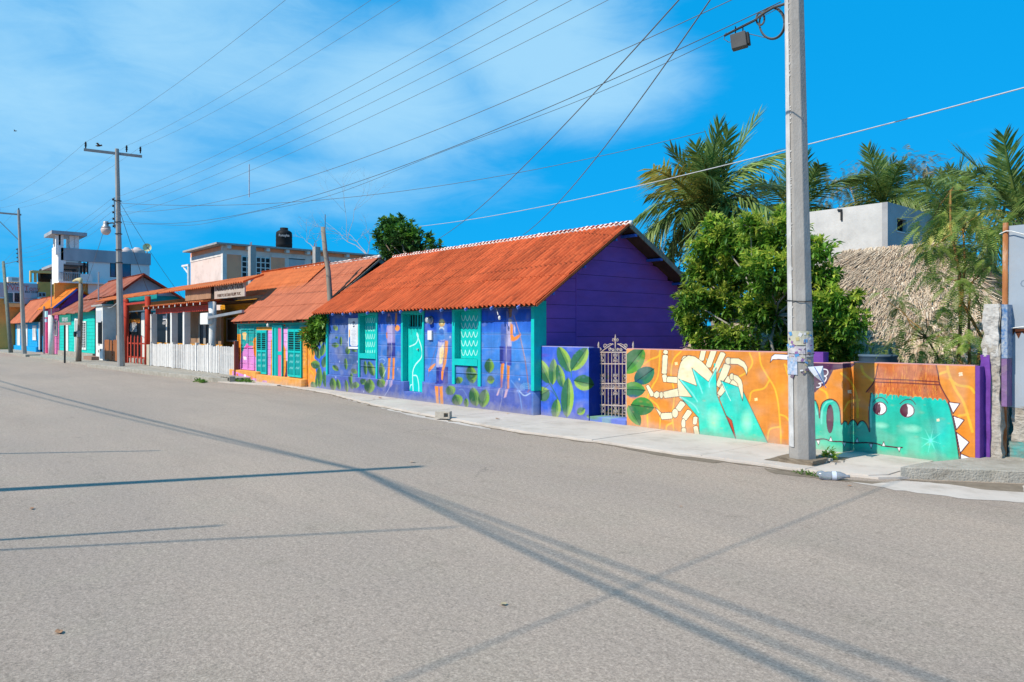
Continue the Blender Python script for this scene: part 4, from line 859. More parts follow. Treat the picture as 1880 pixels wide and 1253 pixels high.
for x in (133, 575):
    p = zc(x, 205); MB().lathe([(.012,-.10),(.014,-.02),(.026,.0),(.012,.02),(.022,.05),(.014,.09),(.0,.13)], p, 8).build('spear_finial', M_IRON, gate, smooth=True)
def scroll(pts, r=.007): return MB().tube([zc(*p) for p in pts], r, 5)
def spiral(cx, cy, r, a0, turns, d=1, n=14): return [(cx+r*(1-.75*i/n)*math.cos(a0+d*turns*2*math.pi*i/n), cy+r*(1-.75*i/n)*math.sin(a0+d*turns*2*math.pi*i/n)) for i in range(n+1)]
for sx in (-1, 1):
    X0 = 347
    m = MB(); m.tube([zc(X0+sx*175, 250), zc(X0+sx*120, 210), zc(X0+sx*70, 175), zc(X0+sx*30, 150)], .011, 6)
    m.tube([zc(*p) for p in [(X0+sx*25,158),(X0+sx*70,150),(X0+sx*110,170),(X0+sx*140,205)]+spiral(X0+sx*128, 175, 26, .9 if sx > 0 else 2.2, 1.2, -sx)], .008, 5)
    m.tube([zc(*p) for p in spiral(X0+sx*70, 222, 22, 0, 1.5, sx)], .008, 5); m.tube([zc(*p) for p in spiral(X0+sx*30, 225, 18, 0, 1.4, -sx)], .008, 5)
    m.tube([zc(*p) for p in [(X0+sx*4,130),(X0+sx*14,95),(X0+sx*32,85),(X0+sx*38,105),(X0+sx*26,118)]], .009, 5)
    m.build('crest_scroll', M_IRON, gate)
MB().tube([zc(347,258), zc(347,120)], .012, 6).lathe([(.010,0),(.026,.05),(.012,.10),(.0,.16)], zc(347,128), 8).build('fleur_finial', M_IRON, gate, smooth=True)
MB().tube([zc(*p) for p in spiral(150, 215, 20, 0, 1.4)], .009, 5).build('crest_scroll', M_IRON, gate)
for cx_ in (172, 347, 470):
    for cy, fl_ in ((330, 0), (590, 0), (750, 1), (975, 0)):
        m = MB(); sc_ = 1 if cx_ != 470 else .6
        for sx in (-1, 1):
            m.tube([zc(*p) for p in spiral(cx_+sx*20*sc_, cy-42, 15*sc_, math.pi/2, 1.2, sx, 9)], .006, 4); m.tube([zc(*p) for p in spiral(cx_+sx*20*sc_, cy+42, 15*sc_, -math.pi/2, 1.2, -sx, 9)], .006, 4)
            m.tube([zc(cx_+sx*26*sc_, cy-28), zc(cx_+sx*4, cy), zc(cx_+sx*26*sc_, cy+28)], .006, 4)
        m.build('scrollwork', M_IRON, gate)
for x in range(150, 490, 43): MB().tube([zc(*p) for p in spiral(x, 688, 17, 0, 1.0, 1, 8)], .005, 4).build('scrollwork', M_IRON, gate)
gp_ = thing('gate_post', 'dark painted concrete gate jamb between the iron gate and the orange wall', 'post', (-8.76, 10.75, 0)); MB().box(-8.842+.006, -8.70, 10.605, 10.86, 0, 1.42).build('jamb', M_PURW, gp_)

# ================================================================== RIGHT SIDE: rubble column, rusty pipe, sheet metal sign
cx0, cx1 = gr(1803, 838, .14)[0], gr(1838, 838, .14)[0]
M_RUB = mat('rubble_render', (.46,.43,.39), (.30,.26,.21), rough=.95, scale=6, detail=9, bump=1.0, bscale=22, grime=(.14,.115,.085), gscale=5, gamt=.75, bdist=.03)
CYF = 10.86
col_ = thing('rubble_column', 'rough grey mortar column with purple paint on its left side beside the rusty pipe', 'column', ((cx0+cx1)/2, CYF+.2, .14))
def lumpy(name, x0, x1, y0, y1, z0, z1, n, amp, m, parent, seed=1):
    rg = np.random.default_rng(seed); me = MB()
    bm = bmesh.new(); bmesh.ops.create_cube(bm, size=1)
    bmesh.ops.subdivide_edges(bm, edges=bm.edges, cuts=n, use_grid_fill=True)
    from mathutils import noise
    for v in bm.verts:
        x, y, z = x0+(v.co.x+.5)*(x1-x0), y0+(v.co.y+.5)*(y1-y0), z0+(v.co.z+.5)*(z1-z0)
        q = Vector((x*4+seed, y*4, z*4)); d = noise.noise(q)*amp+noise.noise(q*3)*amp*.6+noise.noise(q*8)*amp*.3
        v.co = Vector((x+d*(1 if v.co.x > 0 else -1)*abs(v.co.x)*2, y+d*(1 if v.co.y > 0 else -1)*abs(v.co.y)*2, z))
    c = Vector(((x0+x1)/2, (y0+y1)/2, z0))
    me_ = bpy.data.meshes.new(name)
    for v in bm.verts: v.co -= c
    bm.to_mesh(me_); bm.free()
    return link(name, me_, m, parent, c)
xa, xb = xY(1806, CYF), xY(1836, CYF)
zt = atY(1820, 560, CYF)[2]; zp = atY(1820, 655, CYF)[2]
lumpy('column_shaft', xa, xb, CYF, CYF+.34, .1, zt, 22, .035, M_RUB, col_, 3)
lumpy('bare_top', xa+.0, xb-.01, CYF-.02, CYF+.25, zp, zt+.01, 16, .03, M_WLIME if False else mat('pale_mortar', (.52,.50,.48), (.42,.40,.37), rough=.95, scale=5, bump=.8, bscale=30, bdist=.02), col_, 5)
lumpy('purple_render', xa-.035, xa+.085, CYF-.045, CYF+.2, .12, zp+.02, 14, .02, M_PURW, col_, 6)
MB().box(xb+.01, xb+.075, CYF+.02, CYF+.3, zp-.02, zt-.0).build('mosaic_strip', mat('blue_mosaic', (.06,.16,.36), (.38,.42,.46), rough=.4, scale=22, detail=2, bump=.3), col_)
MB().box(xb+.01, xb+.07, CYF+.02, CYF+.3, .8, zp-.025).build('violet_strip', mat('violet_render', (.24,.14,.30), (.17,.10,.2), rough=.9, scale=8, bump=.7, bscale=30, grime=(.3,.26,.22), gscale=6, gamt=.7), col_)
p0, p1 = Vector(gr(1843, 838, .14)), None
PX, PY = p0.x, p0.y; ptop = H+(610-410)/F*(PX*VX+PY*VY)
pipe = thing('rusty_pipe', 'tall rusty orange steel pipe standing at the left edge of the grey metal sheet', 'pipe', (PX, PY, .14))
MB().tube([(PX, PY, .1), (PX+.005, PY, 1.2), (PX+.02, PY, ptop)], .032, 12).build('pipe', M_RUST, pipe, smooth=True)
MB().tube([(PX-.0, PY-.05, 1.35), (PX-.01, PY-.045, .15)], .012, 6).build('loose_rod', M_RUST, pipe)
for zz in (ptop-.12, 1.80):
    MB().tube([(PX-.06+.02, PY-.03, zz-.02), (PX+.04, PY-.045, zz+.01), (PX+.1, PY-.03, zz), (PX+.45, PY-.04, zz+.05 if zz < 2 else zz-.14)], .007, 5).build('wire_tie', M_WHITE, pipe)
sgx = PX+.045; SY = PY+.02
sg = thing('metal_sheet', 'blue-grey sheet metal panel with a rust-eaten seam, fixed to the rusty pipe', 'sheet', (sgx+.4, SY, .9))
M_SHEET = mat('blue_grey_sheet', (.34,.39,.45), (.28,.33,.39), rough=.5, scale=1.2, bump=.15, bscale=8, grime=(.32,.22,.15), gscale=1.4, gamt=.25)
zl = H+(610-748)/F*(sgx*VX+SY*VY); zm = H+(610-606)/F*(sgx*VX+SY*VY)
MB().box(sgx, 1.2, SY, SY+.012, zm+.02, ptop-.04).build('upper_sheet', M_SHEET, sg); MB().box(sgx-.01, 1.2, SY+.015, SY+.028, zl, zm+.05).build('lower_sheet', M_SHEET, sg)
rn = random.Random(4); rp = [(sgx+.01, zm+.03)]; x = sgx+.01
while x < 1.1:
    rp.append((x+.03, zm-.05-rn.random()*.16)); rp.append((x+.06, zm-.02-rn.random()*.03)); x += .07
rp.append((1.1, zm+.03))
MB().prism(rp, 'y', SY+.010, SY+.0145).build('rust_patch', mat('dark_rust', (.13,.045,.02), (.06,.02,.012), rough=.9, scale=12, bump=.5), sg)
text('CA', mat('faint_lettering', (.20,.25,.32)), sg, (xY(1872, SY), SY-.001, atY(1872, 528, SY)[2]), .14, align='LEFT', depth=.001)
rw = thing('rubble_wall', 'rough brown rubble wall with turquoise paint traces under the metal sheet', 'wall', (0, SY+.1, .14))
lumpy('rubble', xb+.08, 1.3, SY+.03, SY+.3, .1, zl+.02, 26, .035, M_RUB, rw, 9)
lumpy('painted_foot', PX+.06, 1.2, SY+.01, SY+.2, .1, .34, 18, .03, mat('turquoise_traces', (.06,.33,.32), (.25,.22,.19), rough=.95, scale=9, detail=9, bump=.9, bscale=30, grime=(.2,.17,.14), gscale=5, gamt=.8), rw, 10)

# ================================================================== NEAR UTILITY POLE
M_POLE = mat('cast_concrete_pole', (.36,.335,.31), (.29,.27,.25), rough=.85, scale=3, detail=9, bump=.5, bscale=50, grime=(.50,.49,.47), gscale=5, gamt=.45, stretch=(1,1,.5))
def conc_pole(name_lbl, base, top, r0, r1, rot, grp, extra=None):
    t = thing('utility_pole', name_lbl, 'utility pole', base, grp)
    n = 10; pts = [Vector(base).lerp(Vector(top), i/n) for i in range(n+1)]; pts[0].z -= .1
    MB().tube(pts, [r0+(r1-r0)*i/n for i in range(n+1)], 8, rot=rot).build('pole_shaft', M_POLE, t, bevel=.006)
    return t
GRP = 'concrete utility poles along the street'
NB = Vector(gr(1473.5, 850, .03)); NT = NB+Vector((-.19*RX, -.19*RY, 10.4))
pole1 = conc_pole('large near octagonal concrete utility pole between the claws and the crocodile mural', NB, NT, .176, .088, math.radians(9), GRP)
def on_pole(z): return NB.lerp(NT, (z-NB.z)/(NT.z-NB.z))
M_WORN = mat('worn_white_paint', (.60,.58,.56), (.38,.37,.36), rough=.8, scale=14, detail=8, bump=.4)
def poster(z0, z1, ang0, ang1, m, name, off=.004):
    """sheet of paper pasted round part of the pole"""
    V = []; n = 8
    for z in (z0, z1):
        c = on_pole(z); r_ = .176+(.088-.176)*(z/10.4)+off
        for i in range(n+1):
            a = ang0+(ang1-ang0)*i/n; V.append((c.x+math.cos(a)*r_, c.y+math.sin(a)*r_, z))
    return MB().add(V, [(i, i+1, n+2+i, n+1+i) for i in range(n)]).build(name, m, pole1)
M_PAPER = mat('torn_posters', (.62,.60,.58), (.30,.26,.34), rough=.9, scale=16, detail=9, grime=(.55,.5,.2), gscale=9, gamt=.5)
M_PAPB = mat('blue_torn_poster', (.12,.30,.52), (.6,.6,.65), rough=.9, scale=22, detail=9, grime=(.25,.15,.22), gscale=14, gamt=.6)
va = math.atan2(-NB.y, -NB.x); up0 = Vector((0,0,1))
zz = lambda y: H+(610-y)/F*9.6
poster(zz(634), zz(608), va-1.15, va+1.2, mat('yellowed_paper', (.52,.49,.36), (.40,.39,.33), rough=.9, scale=14, detail=8), 'paper_band'); poster(zz(664), zz(636), va-1.2, va+.35, M_PAPER, 'paper_band', .006)
poster(zz(688), zz(656), va-1.2, va-.25, M_PAPB, 'paper_band', .009); poster(zz(655), zz(620), va+.4, va+1.25, M_PAPER, 'paper_band', .005)
for y in (553, 650): 
    c = on_pole(zz(y)); MB().tube([c+Vector((math.cos(a)*.168, math.sin(a)*.168, .01*math.sin(a*2))) for a in np.linspace(0, 6.283, 17)], .006, 5).build('tie_wire', M_DARKM, pole1)
poster(.25, 6.6, va-1.22, va-.62, mat('sunlit_streaked_face', (.62,.61,.60), (.36,.35,.34), rough=.9, scale=7, detail=10, bump=.4, bscale=40, stretch=(1,1,.45)), 'sunlit_face_strip', .0015)  # sunlit brightness of the left face put into the colour, with worn white streaks
M_SCR = [mat('violet_scrap', (.28,.16,.34), (.2,.1,.25)), mat('blue_scrap', (.10,.30,.55), (.08,.22,.45)), mat('white_scrap', (.68,.67,.68), (.5,.5,.52)), mat('dark_scrap', (.12,.09,.13), (.2,.15,.2)), mat('ochre_scrap', (.5,.42,.18), (.4,.35,.2))]
for i in range(46):
    z = random.uniform(zz(690), zz(610)); c = on_pole(z); r_ = .176+(.088-.176)*(z/10.4); a = va+random.uniform(-1.15, .9); nv = Vector((math.cos(a), math.sin(a), 0)); s_ = Vector((-math.sin(a), math.cos(a), 0))
    w_ = random.uniform(.008,.028); MB().bar(c+nv*(r_+.006)-s_*w_, c+nv*(r_+.006)+s_*w_+up0*random.uniform(-.02,.02), .003, random.uniform(.008,.05), up=nv.cross(s_)).build('poster_scrap', M_SCR[i % 5], pole1)
# flapping white paper
fp = thing('torn_poster', 'white torn poster flapping loose from the near concrete pole', 'poster', gp(1490, 690))
c = on_pole(1.2); rt = Vector((RX, RY, 0)); up = Vector((0,0,1)); fwd = Vector((-VX, -VY, 0))
P_ = lambda dx, dz, df=0: tuple(c+rt*dx+up*dz+fwd*(.14+df))
MB().add([P_(.02,.10,.03),P_(.24,.11,-.02),P_(.25,-.18,-.04),P_(.10,-.02,.05),P_(.03,.06,.06),P_(.17,.02,.07),P_(.24,-.12,.03)], [(0,5,1),(1,5,6,2),(0,4,3,5),(3,6,5)]).build('paper', mat('white_paper', (.72,.73,.76), (.6,.62,.66), rough=.8), fp)
MB().bar(P_(.09,.10,.075), P_(.25,-.17,.05), .012, .004).build('blue_edge', M_BLUEP, fp)
# lettering pressed into the left face
for i in range(110):
    z = 1.9+random.random()*8; c = on_pole(z); r_ = .176+(.088-.176)*(z/10.4); a = va-.68
    pc = c+Vector((math.cos(a)*r_*.965, math.sin(a)*r_*.965, 0)); s_ = Vector((-math.sin(a), math.cos(a), 0))
    MB().bar(pc-s_*random.uniform(.008,.03)+up*random.uniform(-.02,.02), pc+s_*random.uniform(.008,.032)+up*random.uniform(-.03,.03), .004, random.uniform(.006,.035), up=Vector((math.cos(a), math.sin(a), 0)).cross(s_)).build('paint_mark', M_WORN, pole1)
struct(lumpy('pole_mortar_collar', NB.x-.24, NB.x+.24, NB.y-.2, NB.y+.22, -.02, .10, 6, .03, M_DIRT, None, 12))

# ================================================================== CABLES
M_WIRE = mat('dull_aluminium_wire', (.17,.165,.16), (.12,.12,.12), rough=.6)
M_CABLE = mat('black_cable', (.11,.11,.115), (.08,.08,.08), rough=.6)
M_WHW = mat('white_cable', (.55,.56,.58), (.45,.46,.48), rough=.6)
def cat(p0, p1, sag, n=26):
    p0, p1 = Vector(p0), Vector(p1); return [p0.lerp(p1, i/n)-Vector((0, 0, 4*sag*(i/n)*(1-i/n))) for i in range(n+1)]
def wire(lbl, p0, p1, sag, r=.0045, m=None, grp=None, cat_='cable', n=26):
    o = MB().tube(cat(p0, p1, sag, n), r, 5).build('power_line', m or M_WIRE, None, smooth=True); return tag(o, lbl, cat_, grp)
def pole_far(lbl, base, top, arm=None, r0=.175, r1=.09):
    return conc_pole(lbl, base, top, r0, r1, .2, GRP)
B2 = Vector(gr(222.5, 675, .09)); T2 = B2+Vector((-.20*RX, -.20*RY, 10.25))
pole2 = pole_far('tall concrete utility pole with crossarm and globe street lamp before the brown gates', B2, T2)
B3 = Vector(gr(44.7, 651.6, .09)); T3 = B3+Vector((-.42*RX, -.42*RY, 10.6))
pole3 = pole_far('concrete utility pole with a one-sided crossarm in front of the bright blue house', B3, T3)
def insulator(parent, p, h=.22):
    MB().lathe([(.025,0),(.03,h*.3),(.055,h*.35),(.03,h*.55),(.055,h*.6),(.03,h*.8),(.045,h*.85),(.0,h)], p, 10).build('insulator', M_DARKM, parent, smooth=True)
M_ARM = mat('grey_steel_arm', (.25,.27,.28), (.18,.2,.21), rough=.6)
def at2(px, py, Y): return Vector(atY(px, py, Y))
# crossarm of pole 2 lies across the street
def on2(z): return B2.lerp(T2, (z-B2.z)/(T2.z-B2.z))
zc2 = 10.12; c2_ = on2(zc2)
ad = Vector((.30, .954, 0)).normalized()
MB().bar(c2_-ad*1.35+Vector((.0,0,.05)), c2_+ad*1.05-Vector((0,0,.04)), .11, .11).build('crossarm', M_ARM, pole2)
ARM2 = [c2_+ad*t+Vector((0, 0, .1)) for t in (-1.28, .40, .98)]
for p in ARM2: insulator(pole2, p, .34)
def rack(parent, fn, zs, side):
    for z in zs:
        p = fn(z)+side; MB().lathe([(.0,-.05),(.05,-.045),(.03,0),(.05,.045),(.0,.05)], p, 8).build('rack_insulator', M_DARKM, parent, smooth=True)
    MB().bar(fn(zs[0]+.1)+side*.75, fn(zs[-1]-.1)+side*.75, .04, .02).build('rack_bar', M_ARM, parent)
sd = Vector((-.05, -.20, 0)); RZ2 = [7.95, 7.65, 7.35, 7.05, 6.70]; rack(pole2, on2, RZ2, sd)
for z in (7.9, 6.9, 6.35, 5.6, 5.0):
    c = on2(z); MB().tube([c+Vector((math.cos(a)*.15, math.sin(a)*.15, 0)) for a in np.linspace(0, 6.283, 13)], .018, 5).build('band', M_DARKM, pole2)
# street lamp
lp = on2(5.95+.3); lh = thing('street_lamp', 'globe street lamp on a short curved arm on the crossarm pole', 'street lamp', lp)
tip = at2(196, 421, lp.y); tip = Vector((tip.x+.0, lp.y-.0, 0)); ld = Vector((-.86, -.5, 0)).normalized()
e0 = lp+Vector((0,0,.1)); hd = lp+ld*.78+Vector((0,0,.62))
MB().tube([e0, lp+ld*.15+Vector((0,0,.45)), lp+ld*.35+Vector((0,0,.64)), hd], .035, 7).build('lamp_arm', M_DARKM, lh, smooth=True)
MB().lathe([(.0,.12),(.10,.11),(.13,.02),(.12,-.08),(.20,-.16),(.20,-.20),(.0,-.20)], hd, 16).build('lamp_housing', M_METAL, lh, smooth=True)
MB().lathe([(.19,-.20),(.225,-.30),(.20,-.42),(.11,-.52),(.0,-.54)], hd, 16).build('globe', mat('lamp_globe', (.62,.52,.48), (.55,.45,.42), rough=.3), lh, smooth=True)
# pole 3 crossarm
def on3(z): return B3.lerp(T3, (z-B3.z)/(T3.z-B3.z))
c3 = on3(10.35); MB().bar(c3-ad*2.9+Vector((0,0,.12)), c3+ad*.15, .11, .11).build('crossarm', M_ARM, pole3); ARM3 = [c3-ad*2.2+Vector((0,0,.15)), c3-ad*1.2+Vector((0,0,.1)), c3+Vector((0,0,.2))]
for p in ARM3: insulator(pole3, p, .3)
MB().bar(c3-ad*1.7+Vector((0,0,.02)), on3(8.4), .05).build('brace', M_ARM, pole3); RZ3 = [7.8,7.5,7.2,6.9]; rack(pole3, on3, RZ3, sd)
# leaning thin pole at the far left
b4 = Vector(gr(20, 648, .09)); t4 = Vector(atY(6, 481, b4.y-.0)); t4 = Vector((t4.x, b4.y, t4.z))
p4 = thing('utility_pole', 'thin leaning greenish wooden pole at the left edge of the street', 'utility pole', b4, 'timber poles along the street'); MB().tube([b4-Vector((0,0,.1)), b4.lerp(t4, .5), t4], [.16,.14,.11], 9).build('pole_shaft', mat('greenish_timber', (.20,.23,.19), (.13,.15,.12), rough=.9, scale=8, bump=.5, stretch=(1,1,.2)), p4, smooth=True)
MB().tube([b4.lerp(t4,.97), on3(7.0)], .02, 5).build('stay', M_CABLE, p4)
# conductors overhead
W_GRP = 'high voltage conductors over the pavement'; RZ1 = [8.1, 7.8, 7.5, 7.2]
top1 = NT
A1 = [Vector((NT.x, NT.y, 10.15))+ad*t for t in (-1.28, .40, .98)]
far3 = Vector((30.5, 9.6, 10.4)); AF = [far3+ad*t for t in (-1.28, .4, .98)]
MB().bar(Vector((NT.x, NT.y, 10.05))-ad*1.35, Vector((NT.x, NT.y, 10.05))+ad*1.05, .11).build('crossarm', M_ARM, pole1)
nm = ['street-side', 'middle', 'house-side']
for i in range(3):
    wire(f'{nm[i]} of the three high thin wires rising from the pole crossarm to upper frame edge', ARM2[i]+Vector((0,0,.3)), A1[i]+Vector((0,0,.3)), .55, grp=W_GRP)
    wire(f'{nm[i]} of three thin wires running left from the crossarm pole', ARM2[i]+Vector((0,0,.3)), ARM3[i]+Vector((0,0,.3)), .5, grp=W_GRP)
    wire(f'{nm[i]} high wire leaving the left crossarm at the frame edge', ARM3[i]+Vector((0,0,.3)), ARM3[i]+Vector((-40, -.5, .2)), .5, grp='far conductors')
L_GRP = 'low voltage wires'
for i in range(4):
    wire(['topmost', 'second', 'third', 'lowest'][i]+' of the four parallel wires crossing the sky above the mural house', on2(RZ2[i])+sd*1.4, on_pole(RZ1[i])+sd*1.3, .42+.02*i, grp=L_GRP)
    wire(['topmost', 'second', 'third', 'lowest'][i]+' of the slack wires between the two left poles', on2(RZ2[i])+sd*1.4, on3(RZ3[i])+sd*1.4, .5+.06*i, grp=L_GRP)
    if i < 3: wire(f'{["top", "middle", "bottom"][i]} slack wire leaving the left pole rack at the frame edge', on3(RZ3[i])+sd*1.4, on3(RZ3[i])+Vector((-30, -.4, 0)), .7, grp='far conductors')
spx = at2(457.5, 302, 9.0); tag(MB().bar(spx, spx-Vector((0,0,1.05)), .025, .02).build('wire_spacer', M_WHW, None), 'thin pale vertical spacer rod clipped across the parallel wires', 'spacer')
# communication cable with splice box and coil at the near pole
cz = zz(16)-.05; ca0 = on_pole(6.12)+Vector((-.14, -.08, 0))
ce = on2(7.0)+sd; mainc = cat(ca0, ce, 1.15, 60)
tag(MB().tube(mainc, .006, 6).build('communication_cable', M_CABLE, None, smooth=True), 'thick dark communication cable drooping left from the near pole to the crossarm pole', 'cable')
tag(MB().tube([p+Vector((0,0,-.07-.05*math.sin(i*.35))) for i, p in enumerate(mainc)], .0045, 5).build('communication_cable', M_CABLE, None, smooth=True), 'thin cable lashed just below the thick drooping communication cable', 'cable')
tag(MB().tube(cat(on_pole(6.45)+Vector((-.14,-.08,0)), on2(7.4)+sd, .95, 40), .006, 5).build('communication_cable', M_WIRE, None, smooth=True), 'pale cable drooping just above the thick communication cable', 'cable')
def along(px):
    best = min(range(len(mainc)), key=lambda i: abs(CX+F*((mainc[i].x*RX+mainc[i].y*RY)/(mainc[i].x*VX+mainc[i].y*VY))-px)); return mainc[best]
q = on_pole(6.0)
cab = [Vector(atY(x, y, 9.2)) for x, y in ((1451,2),(1432,6),(1415,17),(1398,28))]
bx = Vector(atY(1357, 76, 9.1)); hb = Vector(atY(1357, 56, 9.1))
sb = thing('splice_box', 'dark grey cable splice box hanging from the overhead cable left of the near pole', 'box', bx)
u1 = Vector((.93,.37,0)).normalized(); 
def obox(name, c, hx_, hy_, hz_, m, parent, ux=u1, tilt=.12):
    uy = Vector((-ux.y, ux.x, 0)); uz = Vector((0,0,1)); ux2 = (ux+uz*tilt).normalized(); uz2 = (uz-ux*tilt).normalized()
    vs = [c+ux2*a*hx_+uy*b*hy_+uz2*d*hz_ for d in (-1,1) for b in (-1,1) for a in (-1,1)]
    return MB().add(vs, [(0,1,3,2),(4,6,7,5),(0,4,5,1),(1,5,7,3),(3,7,6,2),(2,6,4,0)]).build(name, m, parent, bevel=.008)
M_BOXG = mat('dark_grey_plastic', (.10,.10,.10), (.075,.075,.078), rough=.5)
obox('housing', bx, .105, .06, .105, M_BOXG, sb); obox('port_strip', bx+u1*.125+Vector((0,0,.01)), .018, .05, .085, M_DARKM, sb)
for t in (-.05, .05): MB().bar(bx+u1*t+Vector((0,0,.10)), bx+u1*t+Vector((0,0,.215)), .022, .006).build('hanger_strap', M_DARKM, sb)
MB().tube([Vector(atY(x, y, 9.12)) for x, y in ((1330,66),(1345,58),(1365,48),(1385,38),(1400,26),(1420,14),(1440,8),(1455,2))], .018, 6).build('support_cable', M_CABLE, sb, smooth=True)
MB().tube([Vector(atY(x, y, 9.12)) for x, y in ((1333,60),(1329,72),(1338,78),(1348,76))], .005, 5).build('tail_cable', M_CABLE, sb); MB().tube([Vector(atY(x, y, 9.12)) for x, y in ((1372,62),(1390,66),(1406,70))], .005, 5).build('tail_cable', M_CABLE, sb)
coil = thing('cable_coil', 'black coil of spare cable hanging left of the near concrete pole', 'coil', Vector(atY(1417, 43, 9.15)))
for k in range(3):
    MB().tube([Vector(atY(1417+(22.5+k*.8)*math.cos(a)+k*.5, 43+(28+k*.8)*math.sin(a), 9.15+.03*k)) for a in np.linspace(0, 6.283, 33)], .011, 6).build('cable_loop', M_CABLE, coil, smooth=True)
for k in range(2): MB().tube([Vector(atY(1396+(7+k)*math.cos(a), 35+(11+k)*math.sin(a), 9.15)) for a in np.linspace(0, 6.283, 21)], .010, 5).build('cable_loop', M_CABLE, coil, smooth=True)
# long service drops
wire('pale service cable crossing the whole sky behind the near pole to the right frame edge', atY(1930, 148, 11.2), atY(770, 416, 17), .25, .010, M_WHW, cat_='cable')
wire('thin wire leaving the near pole top towards the upper right frame corner', on_pole(6.6), (4.5, 14.5, 6.9), .25, .007)
wire('left of two steep thin wires dropping from the upper edge behind the ridge', atY(1300, -60, 7.5), atY(800, 442, 17.5), .35, .009, grp='steep service wires')
wire('right of two steep thin wires dropping from the upper edge behind the ridge', atY(1345, -60, 7.5), atY(960, 432, 16.5), .35, .009, grp='steep service wires')
wire('guy wire slanting down right from the crossarm pole', on2(7.7), atY(277, 548, 11), .15, .012, M_CABLE)
wire('long thin guy wire slanting further right from the crossarm pole', on2(8.0), atY(345, 560, 12.2), .2, .009, M_CABLE)
wire('short white cable from the crossarm pole to the white meter pillar', on2(3.3), atY(196, 565, 10.2), .15, .015, M_WHW)
wire('thin line from the street lamp down to the brown timber post', hd, atY(150, 545, 8.6), .1, .010, M_WIRE)
wire('upper of two wires fading past the salmon building', on2(7.8), (-14, 20.5, 8.3), .9, .009)
# far-side poles behind the viewer: their shadows lie on the road
def back_pole(lbl, tipxy, ang, hgt, r0, r1):
    """pole whose top throws its shadow on tipxy; it leans so that the shadow runs at 'ang' degrees from the Y axis"""
    k = hgt/math.tan(SUN_EL); top = Vector((tipxy[0]+SUN_D.x*k, tipxy[1]+SUN_D.y*k, hgt))
    ln = 9.5 if hgt > 7 else 7.5; a = math.radians(ang)
    b = Vector((tipxy[0]-math.sin(a)*ln, tipxy[1]-math.cos(a)*ln, 0))
    t = thing('utility_pole', lbl, 'utility pole', b, 'poles across the street outside the view')
    MB().tube([b, top], [r0, r1], 8).build('pole_shaft', M_POLE, t); return b
back_pole('concrete pole across the street, known by the thick shadow on the road', (-8.02, 5.35), 23.3, 8.6, .14, .07)
back_pole('slim steel post across the street casting the second shadow', (-6.75, 2.37), 25.5, 6, .06, .02)
back_pole('slim post across the street casting the thin upper left shadow', (-11.6, 3.17), 34, 6, .045, .02)
back_pole('thin mast across the street casting the faint long shadow', (-5.31, 3.95), 30, 7.6, .022, .014)
def shadow_wire(lbl, pts, z, r, sag):
    P_ = [Vector((p[0]+SUN_D.x*z_/math.tan(SUN_EL), p[1]+SUN_D.y*z_/math.tan(SUN_EL), z_)) for p, z_ in zip(pts, z)]
    return wire(lbl, P_[0], P_[1], sag, r, M_CABLE, 'wires across the street outside the view', n=40)
shadow_wire('bundled cable across the street, casting the curved shadow to the left', [(-8.47,4.65),(-50,3.2)], [8.3,8.3], .024, .45)
shadow_wire('second cable across the street, casting the parallel shadow to the left', [(-8.47,4.6),(-50,2.6)], [8.2,7.9], .016, .6)
shadow_wire('cable across the street, casting the broad shadow to the lower right', [(-8.47,4.65),(28,2.9)], [8.3,8.3], .023, 1.25)
shadow_wire('cable across the street, casting the second shadow to the lower right', [(-8.47,4.68),(28,4.2)], [8.35,8.6], .016, .85)
shadow_wire('thin cable across the street, casting the faint shadow beside the broad one', [(-8.47,4.65),(28,3.3)], [8.2,8.2], .014, 1.0)
wire('span wire crossing the street to the near pole, known by its diagonal shadow', on_pole(6.9), (-4.1, -6.6, 7.0), .12, .009, M_CABLE)
#@@VEG
# ================================================================== VEGETATION
def leaf_cloud(centres, dirs, size, n_leaf, spread, droop=.2, fold=.25, aspect=.34, rng=RNG, jit=.45):
    """rosettes of pointed leaves: numpy arrays of vertices / quads (two folded halves per leaf)"""
    C = np.repeat(np.asarray(centres, float), n_leaf, 0); D = np.repeat(np.asarray(dirs, float), n_leaf, 0); n = len(C)
    r = rng.normal(size=(n, 3)); r /= np.linalg.norm(r, axis=1)[:, None]
    d = D*(1-spread)+r*spread; d[:, 2] -= droop*rng.random(n); d /= np.linalg.norm(d, axis=1)[:, None]+1e-9
    up = np.tile([0, 0, 1.], (n, 1))+r*.35; s = np.cross(d, up); s /= np.linalg.norm(s, axis=1)[:, None]+1e-9; nn_ = np.cross(s, d)
    L_ = (size*(1-jit+2*jit*rng.random(n)))[:, None]; W = L_*aspect
    b = C+d*L_*.08; m = C+d*L_*.5; t = C+d*L_-nn_*L_*.12
    l = m+s*W*.5+nn_*L_*fold*.3; rr = m-s*W*.5+nn_*L_*fold*.3
    V = np.stack([b, l, t, rr], 1).reshape(-1, 3); i = np.arange(n)*4
    Fc = np.stack([np.stack([i, i+1, i+2], 1), np.stack([i, i+2, i+3], 1)], 1).reshape(-1, 3)
    return V, Fc
def join(parts):
    V = []; Fc = []; k = 0
    for v, f in parts: V.append(v); Fc.append(f+k); k += len(v)
    return np.vstack(V), np.vstack(Fc)
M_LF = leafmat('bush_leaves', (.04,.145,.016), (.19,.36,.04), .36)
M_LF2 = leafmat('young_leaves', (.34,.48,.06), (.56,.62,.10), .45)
M_LFD = leafmat('dark_leaves', (.030,.10,.018), (.065,.17,.03), .28)
M_PALM = leafmat('palm_leaflets', (.07,.15,.03), (.28,.36,.10), .32)
M_PALMY = leafmat('yellowing_palm_leaflets', (.28,.30,.06), (.50,.42,.11), .35)
